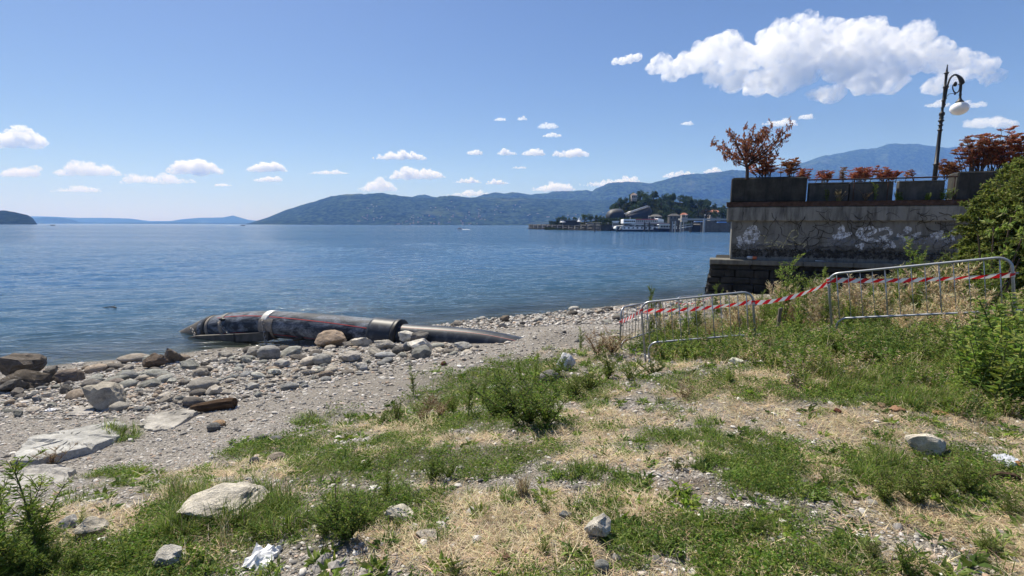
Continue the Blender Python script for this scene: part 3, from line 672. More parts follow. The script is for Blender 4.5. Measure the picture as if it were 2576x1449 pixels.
rail = empty('rusty_rail', wp(wr0, .62, 4.75)); mb = MB(); mb.tube([wp(wr0, .62, 5.80), wp((wr0 + wr1) / 2, .62, 5.78), wp(wr1, .62, 5.80)], .035, 8); epart(rail, mb, 'top_bar', M_RUST)
for q in (.33, .56, .985):
    mb = MB(); w = wr0 + (wr1 - wr0) * q; mb.tube([wp(w, .62, 4.74), wp(w, .62, 5.79)], .022, 6); epart(rail, mb, 'post', M_RUST)
tag(rail, 'thin rusty railing running between the two large planters', 'railing')

# ------------------------------------------------------------------ street lamp
LY = 24.5
M_IRON = mat_plain('cast_iron', (.028, .029, .031), 0.5, 0.5, .3, 20, .2, 0.5)
t = NT('opal_glass'); M_OPAL = t.done((.86, .86, .85), 0.12, spec=0.6, Subsurface_Weight=0.15, Coat_Weight=0.4)
lx = at(2352, 440, LY)[0]
lamp = empty('street_lamp', (lx, LY, 4.70))
def lpt(x, y): return at(.6708 * (3350 + x / 2.786), .6708 * (200 + y / 2.786), LY) - np.array([lx, LY, 4.70])
zt_ = lambda y: lpt(0, y)[2]
prof = [(.22, 0), (.22, .25), (.16, .3), (.14, .8), (.10, .9), (.10, 1.1)]
H = zt_(115)
def zz(y): return zt_(y)
prof += [(.095, zz(1170)), (.13, zz(1165)), (.13, zz(1155)), (.09, zz(1150)), (.075, zz(830)), (.075, zz(812)), (.11, zz(806)), (.11, zz(798)), (.07, zz(792)), (.07, zz(760)), (.11, zz(752)), (.10, zz(744)), (.065, zz(738)), (.08, zz(715)), (.13, zz(705)), (.11, zz(695)), (.07, zz(690)), (.11, zz(672)), (.07, zz(664)), (.12, zz(640)), (.11, zz(620)), (.06, zz(610)), (.05, zz(575)), (.075, zz(565)), (.05, zz(558)), (.05, zz(505)), (.08, zz(498)), (.08, zz(488)), (.055, zz(482)), (.055, zz(368)), (.085, zz(360)), (.085, zz(346)), (.055, zz(340)), (.055, zz(235)), (.07, zz(225)), (.05, zz(218)), (.105, zz(208)), (.105, zz(202)), (.05, zz(196)), (.045, zz(185)), (.018, zz(130)), (.03, zz(124)), (.018, zz(118)), (.002, H)]
link('post', MB().lathe(prof, n=14).mesh('post', [M_IRON], True), lamp)
def curve(pts, n=40):
    pts = np.array(pts, float); q = np.linspace(0, len(pts) - 1, n); i = np.clip(q.astype(int), 0, len(pts) - 2); f = q - i
    P = np.vstack([2 * pts[0] - pts[1], pts, 2 * pts[-1] - pts[-2]]); a, b, c, d = P[i], P[i + 1], P[i + 2], P[i + 3]; f = f[:, None]
    return 0.5 * ((2 * b) + (-a + c) * f + (2 * a - 5 * b + 4 * c - d) * f ** 2 + (-a + 3 * b - 3 * c + d) * f ** 3)
arm = [lpt(*q) for q in ((530, 560), (542, 480), (556, 400), (572, 320), (600, 255), (640, 225), (675, 235), (700, 270), (708, 330), (704, 390), (697, 445))]
arm = MB().tube(curve(arm, 50), np.linspace(.036, .05, 50), 10); ao = arm.build('arm', M_IRON, lamp, smooth=True)
mb = MB(); mb.tube(curve([lpt(*q) for q in ((698, 330), (690, 380), (665, 412), (638, 405), (622, 370), (624, 335), (640, 315), (652, 325))], 40), np.linspace(.034, .02, 40), 8); mb.add(ICO2[0] * np.array([.085, .06, .12]) + lpt(648, 322), (), ICO2[1]); mb.build('scroll', M_IRON, ao, smooth=True)
mb = MB(); mb.tube(curve([lpt(*q) for q in ((672, 232), (700, 262), (716, 300), (718, 326))], 16), np.interp(np.linspace(0, 1, 16), [0, .4, .85, 1], [.05, .09, .11, .03]), 8); mb.lathe([(.03, -.02), (.105, -.01), (.105, .02), (.03, .03)], lpt(706, 324), 12); mb.build('leaf_ornament', M_IRON, ao, smooth=True)
mb = MB(); mb.tube(curve([lpt(*q) for q in ((558, 452), (585, 425), (640, 418), (650, 405))], 16), .014, 6); mb.add(ICO1[0] * .05 + lpt(645, 425), (), ICO1[1]); mb.build('bracket', M_IRON, lamp, smooth=True)
for yy in (352, 470, 535): a_, b_ = lpt(560 - (yy - 352) * .12 - 22, yy), lpt(575 - (yy - 352) * .18, yy); MB().tube([a_, b_], .045, 8).build('clamp', M_IRON, lamp)
gp = lpt(690, 577); top = lpt(693, 510)
mb = MB(); mb.lathe([(.045, .38), (.07, .36), (.045, .33), (.05, .2), (.09, .1), (.16, .03), (.17, 0), (.16, -.02)], top, 14); mb.build('lamp_cap', M_IRON, lamp, smooth=True)
mb = MB(); mb.add(ICO3[0] * np.array([.375, .375, .31]) + gp, (), ICO3[1]); mb.build('globe', M_OPAL, lamp, smooth=True)
tag(lamp, 'ornate dark iron street lamp with a white glass globe behind the railing', 'street lamp')

# ------------------------------------------------------------------ black pipeline
t = NT('black_polyethylene'); v = t.coord('World'); n = t.noise(t.coord('World', (.5, 2.0, 2.0)), 2.2, 8, 0.7, 0.6); n2 = t.noise(v, 26, 5, .7)
dust = t.math('MULTIPLY', t.ramp(n, [(0.44, 0.0), (0.62, 0.95)]), t.ramp(n2, [(0.3, 0.25), (0.6, 1.0)]))
M_PIPE = t.done(t.mix(dust, (.030, .037, .050), (.26, .29, .34)), t.math('ADD', 0.58, t.math('MULTIPLY', dust, 0.25)), t.bump(n2, .2, .006), spec=0.14)
t = NT('new_polyethylene'); v = t.coord('World'); n = t.noise(v, 5, 6, .6); M_PIPE2 = t.done(t.mix(t.ramp(n, [(.5, 0), (.75, .35)]), (.028, .034, .046), (.20, .22, .255)), 0.45, spec=0.22)
M_STRIPE = mat_plain('red_stripe', (.38, .055, .05), .5, 0, .25, 12)
M_STRAP = mat_plain('pale_strap', (.62, .60, .56), .45, 0.2, .2, 14, .1, .5)
M_DSTRAP = mat_plain('dark_strap', (.02, .02, .021), .5, 0, .2, 14)
M_TANST = mat_plain('tan_strap', (.24, .21, .18), .7, 0, .25, 14)
M_CHAIN = mat_plain('chain_steel', (.30, .28, .26), .5, .4, .3, 40)
M_SKID = mat_plain('skid_steel', (.085, .08, .075), .7, .2, .4, 5, .3)
PP = np.array([(1.4, 12.15, -.25), (0.6, 12.38, .24), (-.4, 12.65, .44), (-1.5, 12.95, .51), (-3.3, 13.45, .555), (-5.3, 14.1, .61), (-7.4, 14.8, .59), (-8.6, 15.2, .49), (-9.5, 15.5, .33), (-10.25, 15.75, .15), (-11.0, 16.0, .0), (-11.45, 16.15, -.09)])
PP[:4, 2] -= .06; PP[4:, 2] -= .10; PC = curve(PP, 240)
def pseg(a, b):                                                  # part of the path between two x values
    n = max(4, int((a - b) / .06)); xs = np.linspace(a, b, n); return np.stack([xs, np.interp(-xs, -PC[:, 0], PC[:, 1]), np.interp(-xs, -PC[:, 0], PC[:, 2])], 1)
def frame(P):
    tg = np.gradient(P, axis=0); tg /= np.linalg.norm(tg, axis=1)[:, None]; sd = np.cross(tg, (0, 0, 1)); sd /= np.linalg.norm(sd, axis=1)[:, None]
    sd = np.where((sd[:, 1:2] > 0), -sd, sd); up = np.cross(sd, tg); up = np.where(up[:, 2:3] < 0, -up, up); return tg, sd, up
def surf(P, r, ang):
    tg, sd, up = frame(P); ang = np.broadcast_to(ang, (len(P),))[:, None]; return P + r * (np.cos(ang) * up + np.sin(ang) * sd)
pipe = empty('water_pipe', (-6, 14.3, 0))
def ppart(mb, name, mat, parent=None, smooth=True): return epart(pipe, mb, name, mat, parent, smooth)
RM, RR = .42, .36
ms = ppart(MB().tube(pseg(-3.25, -10.05), RM, 32), 'main_section', M_PIPE)
rs = ppart(MB().tube(pseg(1.3, -3.3), RR, 32), 'rear_section', M_PIPE2)
def ribbon(P, r, ang, wd):
    A, B = surf(P, r, np.asarray(ang) - wd / r / 2), surf(P, r, np.asarray(ang) + wd / r / 2); m = len(P); V = np.empty((2 * m, 3)); V[::2] = A; V[1::2] = B
    return MB().add(V, [[2 * k, 2 * k + 1, 2 * k + 3, 2 * k + 2] for k in range(m - 1)])
P = pseg(-3.9, -9.3); ppart(ribbon(P, RM + .003, np.linspace(1.0, .62, len(P)), .024), 'stripe', M_STRIPE, ms)
P = pseg(-5.3, -9.6); ppart(ribbon(P, RM + .003, np.linspace(2.3, 1.9, len(P)), .02), 'stripe', M_STRIPE, ms)
P = pseg(.3, -3.2); ppart(ribbon(P, RR + .003, np.linspace(.6, .55, len(P)), .018), 'stripe', mat_plain('faded_stripe', (.32, .14, .13), .5), rs)
P = pseg(-3.28, -3.95)
def ring(P, r0, r1):
    n = 32; tg, sd, up = frame(P); mb = MB(); th = np.arange(n) * 2 * math.pi / n
    rows = [(0, r0), (0, r1), (-1, r1), (-1, r0)]; m = len(P)
    V = [P[0] + r0 * (np.cos(th)[:, None] * up[0] + np.sin(th)[:, None] * sd[0])]
    for k in range(m): V.append(P[k] + r1 * (np.cos(th)[:, None] * up[k] + np.sin(th)[:, None] * sd[k]))
    V.append(P[-1] + r0 * (np.cos(th)[:, None] * up[-1] + np.sin(th)[:, None] * sd[-1])); L = len(V)
    return mb.add(np.vstack(V), [[k * n + i, k * n + (i + 1) % n, (k + 1) * n + (i + 1) % n, (k + 1) * n + i] for k in range(L - 1) for i in range(n)])
ppart(ring(pseg(-3.22, -3.95), RR - .02, RM + .05), 'sleeve', M_PIPE2)
ppart(ring(pseg(-3.12, -3.24), RR - .02, RM + .065), 'sleeve_lip', M_DSTRAP)
P = pseg(-10.03, -11.5); k = np.linspace(0, 1, len(P)); ppart(MB().tube(P, RM * 1.0 - (RM - .07) * k ** 1.15, 28), 'nose_cone', mat_plain('scuffed_nose', (.10, .085, .07), .6, 0, .5, 5, .2))
def strap(x0, x1, mat, name='strap', r=RM + .018): return ppart(ring(pseg(x0, x1), RM - .01, r), name, mat)
strap(-7.32, -7.55, M_STRAP); strap(-9.02, -9.14, M_TANST); strap(-9.72, -9.84, M_DSTRAP, r=RM + .04); strap(-9.60, -9.71, M_TANST)
def chain(x, side0, drop, parent=pipe):
    P0 = surf(pseg(x, x - .08), RM + .05, 1.15)[0]; mb = MB(); p = P0.copy(); z = p[2]; k = 0
    end = np.array([x + drop[0], P0[1] + drop[1], drop[2]]); n = int(np.linalg.norm(end - p) / .075)
    for j in range(n):
        c = p + (end - p) * (j + .5) / n; th = np.linspace(0, 2 * math.pi, 9)[:-1]; d = (end - p) / np.linalg.norm(end - p); a = np.cross(d, (0, 1, 0)); a /= np.linalg.norm(a); b = np.cross(d, a)
        q = a if j % 2 else b; L = [c + d * .058 * math.cos(u) + q * .036 * math.sin(u) for u in th]; mb.tube(L + [L[0]], .0135, 5, cap=False)
    return ppart(mb, 'chain', M_CHAIN)
chain(-7.42, 0, (.02, -.2, -.02)); chain(-9.08, 0, (.35, -.22, .10)); chain(-10.2, 0, (.1, -.2, -.05))
mb = MB(); P0 = surf(pseg(-9.0, -9.2), RM + .03, .9)[0]; mb.add(ICO1[0] * np.array([.12, .06, .06]) + P0, (), ICO1[1]); ppart(mb, 'shackle', M_DSTRAP, smooth=False)
# the sled beam under the pipe
A0, A1 = np.array([-10.35, 15.05, .0]), np.array([-7.35, 14.25, .20]); ax_ = (A1 - A0) / np.linalg.norm(A1 - A0); sdv = np.array([ax_[1], -ax_[0], 0]); sdv /= np.linalg.norm(sdv); sdv = sdv if sdv[1] < 0 else -sdv
V = []
for q, hb, ht in ((0, -.02, .0), (.12, -.10, .055), (.62, -.12, .11), (1.0, -.10, .17)):
    c = A0 + (A1 - A0) * q
    V += [c + sdv * .0 + [0, 0, hb], c - sdv * .34 + [0, 0, hb], c - sdv * .34 + [0, 0, ht], c + [0, 0, ht]]
f = [[4 * k + i, 4 * k + (i + 1) % 4, 4 * k + 4 + (i + 1) % 4, 4 * k + 4 + i] for k in range(3) for i in range(4)] + [[3, 2, 1, 0], [12, 13, 14, 15]]
sk = ppart(MB().add(V, f), 'sled_beam', M_SKID, smooth=False)
c = A0 + (A1 - A0) * .60; mb = MB(); mb.box(c + sdv * .004 + [0, 0, .0], (.05, .02, .24), math.atan2(ax_[1], ax_[0])); ppart(mb, 'joint', M_DSTRAP, sk, False)
th = np.linspace(.9, 2.9, 14); P = pseg(-7.1, -7.6); tg, sd_, up_ = frame(P); V = []
for j in (0, -1):
    for u in th: V.append(P[j] + (RM + .03) * (math.cos(u) * up_[j] + math.sin(u) * sd_[j]) + np.array([0, 0, -.02]))
ppart(MB().add(V, [[i, i + 1, 14 + i + 1, 14 + i] for i in range(13)]), 'saddle', M_TANST)
tag(pipe, 'thick black pipe with red stripe and straps, running from the gravel into the water', 'pipe')

# ------------------------------------------------------------------ crowd barriers and tape
t = NT('galvanised_tube'); v = t.coord('World'); n = t.noise(v, 18, 5); M_GALV = t.done(t.mix(n, (.26, .275, .30), (.44, .455, .48)), 0.42, metal=0.55, spec=0.5)
def barrier(vl, tl, vr, tr_, h, label, bars=13, zl=None, zr=None):
    a = at_t(vl[0], vl[1], tl); b = at_t(vr[0], vr[1], tr_)     # tops of the two corner posts
    e = empty('crowd_barrier', (a[0], a[1], a[2] - h)); o = np.array(e.location); ex = b - a; L = np.linalg.norm(ex); ex = ex / L
    up = np.array([0, 0, 1.0]) + 0.10 * np.array([-ex[0], -ex[1], 0]) * 0.6; up -= ex * np.dot(up, ex) * 0.6; up /= np.linalg.norm(up)
    side = np.cross(ex, up); side /= np.linalg.norm(side)
    def q(u, hh, s=0.0): return a - o + ex * u * L + up * (hh - h) + side * s
    rc = .16 / L
    def hoop(u0, u1, top, bot):
        P = [q(u0, bot), q(u0, top - .16)]
        for k in range(1, 6): th = k / 6 * math.pi / 2; P.append(q(u0 + rc * (1 - math.cos(th)), top - .16 + .16 * math.sin(th)))
        P += [q(u0 + rc, top), q(u0 + rc + .02, top), q(.5, top), q(u1 - rc - .02, top), q(u1 - rc, top)]
        for k in range(5, 0, -1): th = k / 6 * math.pi / 2; P.append(q(u1 - rc * (1 - math.cos(th)), top - .16 + .16 * math.sin(th)))
        P += [q(u1, top - .16), q(u1, bot)]; return P
    link('frame', MB().tube(hoop(0, 1, h, .02), .0195, 10).mesh('frame', [M_GALV], True), e)
    d = .07 / L; link('lower_rail', MB().tube(hoop(d, 1 - d, .34, .0), .018, 10).mesh('lower_rail', [M_GALV], True), e)
    for k in range(bars):
        u = .055 + .89 * k / (bars - 1); link('bar', MB().tube([q(u, .335), q(u, h - .003)], .006 if k % 4 else .0095, 6).mesh('bar', [M_GALV], True), e)
    for u, sg in ((0, 1), (1, 1)):
        mb = MB(); mb.tube(curve([q(u, .14), q(u, .05), q(u, -.02, -.09), q(u, -.07, -.2)], 10), .02, 8); link('foot', mb.mesh('foot', [M_GALV], True), e)
        mb = MB(); mb.tube(curve([q(u + (d if u == 0 else -d), .14), q(u + (d if u == 0 else -d), .04), q(u + d * (1 - 2 * u), -.03, .09), q(u + d * (1 - 2 * u), -.08, .2)], 10), .02, 8); link('foot', mb.mesh('foot', [M_GALV], True), e)
    for hh, ll, rr in ((.3, .09, .02), (.78, .06, .014)): link('hook', MB().tube([q(1, h * hh), q(1 + ll / L, h * hh)], rr, 6).mesh('hook', [M_GALV], True), e)
    tag(e, label, 'crowd barrier', 'grey crowd barriers'); return q, o, h
qR, oR, hR = barrier((2083, 690), 8.4, (2545, 645), 6.9, 1.12, 'nearest and largest grey crowd barrier, below the green shrub')
qM, oM, hM = barrier((1612, 762), 8.9, (1893, 733), 8.4, 1.1, 'grey crowd barrier tilted on the slope, between the other two near ones')
qL, oL, hL = barrier((1563, 774), 10.2, (1660, 755), 12.0, 1.08, 'grey crowd barrier at the edge of the gravel, turned towards the lake')
qB, oB, hB = barrier((1703, 748), 15.0, (1800, 740), 16.2, 1.06, 'farthest grey crowd barrier, mostly hidden beside the stone base')
t = NT('barrier_tape_film'); m1 = t.math('ADD', t.math('MULTIPLY', t.attr('along'), 5.0), t.math('MULTIPLY', t.attr('across'), 0.55)); fr = t.math('FRACT', m1)
M_TAPE = t.done(t.mix(t.math('GREATER_THAN', fr, 0.5), (.78, .77, .76), (.68, .012, .02)), 0.4, spec=0.5, trans=0.25)
def tape(runs, name, label, wd=.10, seed=0):
    e = empty(name, runs[0][0]); o = np.array(e.location); r_ = np.random.default_rng(seed); al0 = 0
    for (a, b, sag, tw) in runs:
        n = 60; k = np.linspace(0, 1, n); P = a + (b - a) * k[:, None]; P[:, 2] -= sag * 4 * k * (1 - k); P[:, 2] += .006 * fbm(k * 9, k * 0, 0, seed, 3)
        P[:, 1] += .01 * fbm(k * 7, k * 0 + 3, 0, seed + 3, 3)
        L = np.linalg.norm(b - a); d = (b - a) / L; s0 = np.cross(d, (0, 0, 1)); s0 /= np.linalg.norm(s0); u0 = np.cross(s0, d)
        ang = tw[0] + (tw[1] - tw[0]) * k + .35 * fbm(k * 5, k * 0 + 9, 0, seed + 7, 3); wv = np.cos(ang)[:, None] * u0 + np.sin(ang)[:, None] * s0
        wdv = (wd * (0.72 + .25 * fbm(k * 6, k * 0 + 2, 0, seed + 8, 2)))[:, None]
        V = np.empty((2 * n, 3)); V[::2] = P + wv * wdv / 2; V[1::2] = P - wv * wdv / 2
        at_ = {'along': np.repeat(al0 + k * L, 2), 'across': np.tile([0., 1.], n)}
        me = mesh_np('strip', V - o, np.array([[2 * j, 2 * j + 1, 2 * j + 3, 2 * j + 2] for j in range(n - 1)]), [M_TAPE], True, attrs=at_); link('strip', me, e); al0 += L
        for c in (a, b):                                         # wound round the post
            th = np.linspace(0, 2 * math.pi, 14); V = []
            for u in th: V += [c + [.028 * math.cos(u), .028 * math.sin(u), .03 + .012 * math.sin(u + 1)], c + [.03 * math.cos(u), .03 * math.sin(u), -.03]]
            me = mesh_np('wrap', np.array(V) - o, np.array([[2 * j, 2 * j + 1, 2 * j + 3, 2 * j + 2] for j in range(13)]), [M_TAPE], True, attrs={'along': np.repeat(th * .03, 2), 'across': np.tile([0., 1.], 14)}); link('wrap', me, e)
    return tag(e, label, 'barrier tape', 'red and white barrier tapes')
def jp(q, o, u, h): return q(u, h) + o
tape([(jp(qL, oL, 0, .78), jp(qM, oM, 0, .96), .02, (.1, .3)), (jp(qM, oM, 0, .96), jp(qM, oM, 1, .92), .05, (.5, .0)), (jp(qM, oM, 1, .90), jp(qR, oR, 0, .97), .08, (.0, .1)), (jp(qR, oR, 0, 1.02), jp(qR, oR, 1, .86), .04, (.0, .5))], 'barrier_tape', 'red and white tape strung along the three nearer crowd barriers', seed=3)
tape([(jp(qM, oM, 0, .94), jp(qL, oL, 1, .86), .06, (.2, .8)), (jp(qL, oL, 1, .86), jp(qB, oB, 0, .88), .08, (.2, .9)), (jp(qB, oB, 0, .88), jp(qB, oB, .9, 1.0), .12, (.2, .5))], 'barrier_tape', 'red and white tape sagging back to the farthest crowd barrier', wd=.06, seed=9)
# bare wooden stake among the weeds, litter on the ledge
p = on_ground(1951, 870); mb = MB(); mb.box((0, 0, .25), (.075, .03, 1.0), .3, jit=.004); tag(mb.build('wooden_stake', mat_plain('grey_wood', (.16, .135, .11), .9, 0, .3, 20, .3), loc=p, rot=(.04, .03, 0)), 'grey wooden stake standing in the weeds between two barriers', 'stake')
w, z = wz_of(1893, 643, .22); e = empty('drink_can', wp(w, .22, 1.88), W_RZ); mb = MB(); mb.tube([(-.24, 0, .08), (-.2, 0, .09), (0, 0, .09)], [.06, .085, .085], 12); link('body', mb.mesh('body', [mat_plain('pale_print', (.45, .47, .5), .4)], True), e)
mb = MB(); mb.tube([(.002, 0, .09), (.16, 0, .09), (.2, 0, .085)], [.085, .085, .06], 12); link('end', mb.mesh('end', [mat_plain('orange_print', (.45, .12, .05), .4)], True), e); tag(e, 'small white and orange bottle lying on the wall ledge', 'bottle')
w, z = wz_of(2065, 655, .1); mb = MB(); V = [(-.25, -.1, .0), (.3, -.09, .02), (.33, .1, .0), (-.2, .12, .03)]; mb.add(np.array(V), [[0, 1, 2, 3]]); mb.add(np.array(V) - [0, 0, .01], [[3, 2, 1, 0]])
tag(mb.build('paper_scrap', mat_plain('white_paper', (.75, .75, .74), .8), loc=wp(w, .12, 1.885), rot=(0, 0, W_RZ)), 'white paper scrap lying flat on the stone ledge', 'paper')
# ------------------------------------------------------------------ stones and rocks
t = NT('lake_stone'); oi = t.n('ShaderNodeObjectInfo'); v = t.coord('Object'); lo = t.n('ShaderNodeVectorMath', operation='ADD'); t.set(lo.inputs[0], v); t.set(lo.inputs[1], oi.outputs['Location'])
n = t.noise(lo.outputs[0], 3.0, 7, .65); n2 = t.noise(lo.outputs[0], 28, 5, .7); vein = t.noise(t.coord('Object', (1, 1, 6)), 4, 5, .6, 1.0)
c = t.mix(1.0, oi.outputs['Color'], t.ramp(n, [(.3, .45), (.5, .95), (.72, 1.4)]), 'MULTIPLY'); c = t.mix(t.ramp(vein, [(.56, 0), (.66, .25)]), c, (.5, .48, .45))
c = t.mix(1.0, c, t.ramp(n2, [(.3, .7), (.7, 1.25)]), 'MULTIPLY')
M_STONE = t.done(c, .88, t.bump(t.math('ADD', n, t.math('MULTIPLY', n2, .6)), .9, .05), spec=.15)
t = NT('pebble_stone'); oi = t.n('ShaderNodeObjectInfo'); c = t.ramp(oi.outputs['Random'], [(0, (.08, .077, .073)), (.18, (.20, .19, .18)), (.4, (.32, .30, .275)), (.6, (.43, .41, .375)), (.8, (.58, .555, .52)), (.92, (.34, .24, .17)), (1, (.74, .72, .68))])
M_PEB = t.done(t.mix(1.0, c, t.ramp(t.noise(t.coord('Object'), 4, 4), [(.3, .75), (.7, 1.2)]), 'MULTIPLY'), .9, spec=.2)
def rock_np(seed, kind, base=None, flat=0.6):
    r_ = np.random.default_rng(seed); d, f = base or ICO3; d = d.copy()
    if kind == 'round':
        n = fbm(d[:, 0] * 1.1 + seed, d[:, 1] * 1.1, d[:, 2] * 1.1, seed, 3); rad = 1 + .22 * n
        v = d * rad[:, None]; v = np.sign(v) * np.abs(v) ** r_.uniform(.9, 1.1)
    else:
        N = r_.normal(size=(13, 3)); N /= np.linalg.norm(N, axis=1)[:, None]; h_ = r_.uniform(.55, 1.0, 13); dt = d @ N.T
        rad = np.where(dt > .08, h_ / np.maximum(dt, .08), 9).min(1); rad = np.minimum(rad, 1.35)
        rad = rad * (1 + .20 * fbm(d[:, 0] * 2.2 + seed, d[:, 1] * 2.2, d[:, 2] * 2.2, seed, 5, .6)); v = d * rad[:, None]
        if kind == 'layer': v[:, 2] = np.round(v[:, 2] * 5 + .25 * fbm(v[:, 0] * 2, v[:, 1] * 2, 0, seed, 2)) / 5 * .6 + v[:, 2] * .4
    v /= np.abs(v).max(0); return v, f
def rock_mesh(seed, kind, base=None, mat=None):
    v, f = rock_np(seed, kind, base); return mesh_np('rock', v * .5, [f], [mat or M_STONE], kind == 'round')
PALE, WHITE, GREY, DARK, BROWN, TAN, BLUE, RED = (.36, .345, .315), (.46, .445, .41), (.25, .265, .255), (.12, .115, .11), (.115, .10, .088), (.27, .215, .17), (.21, .225, .24), (.16, .075, .05)
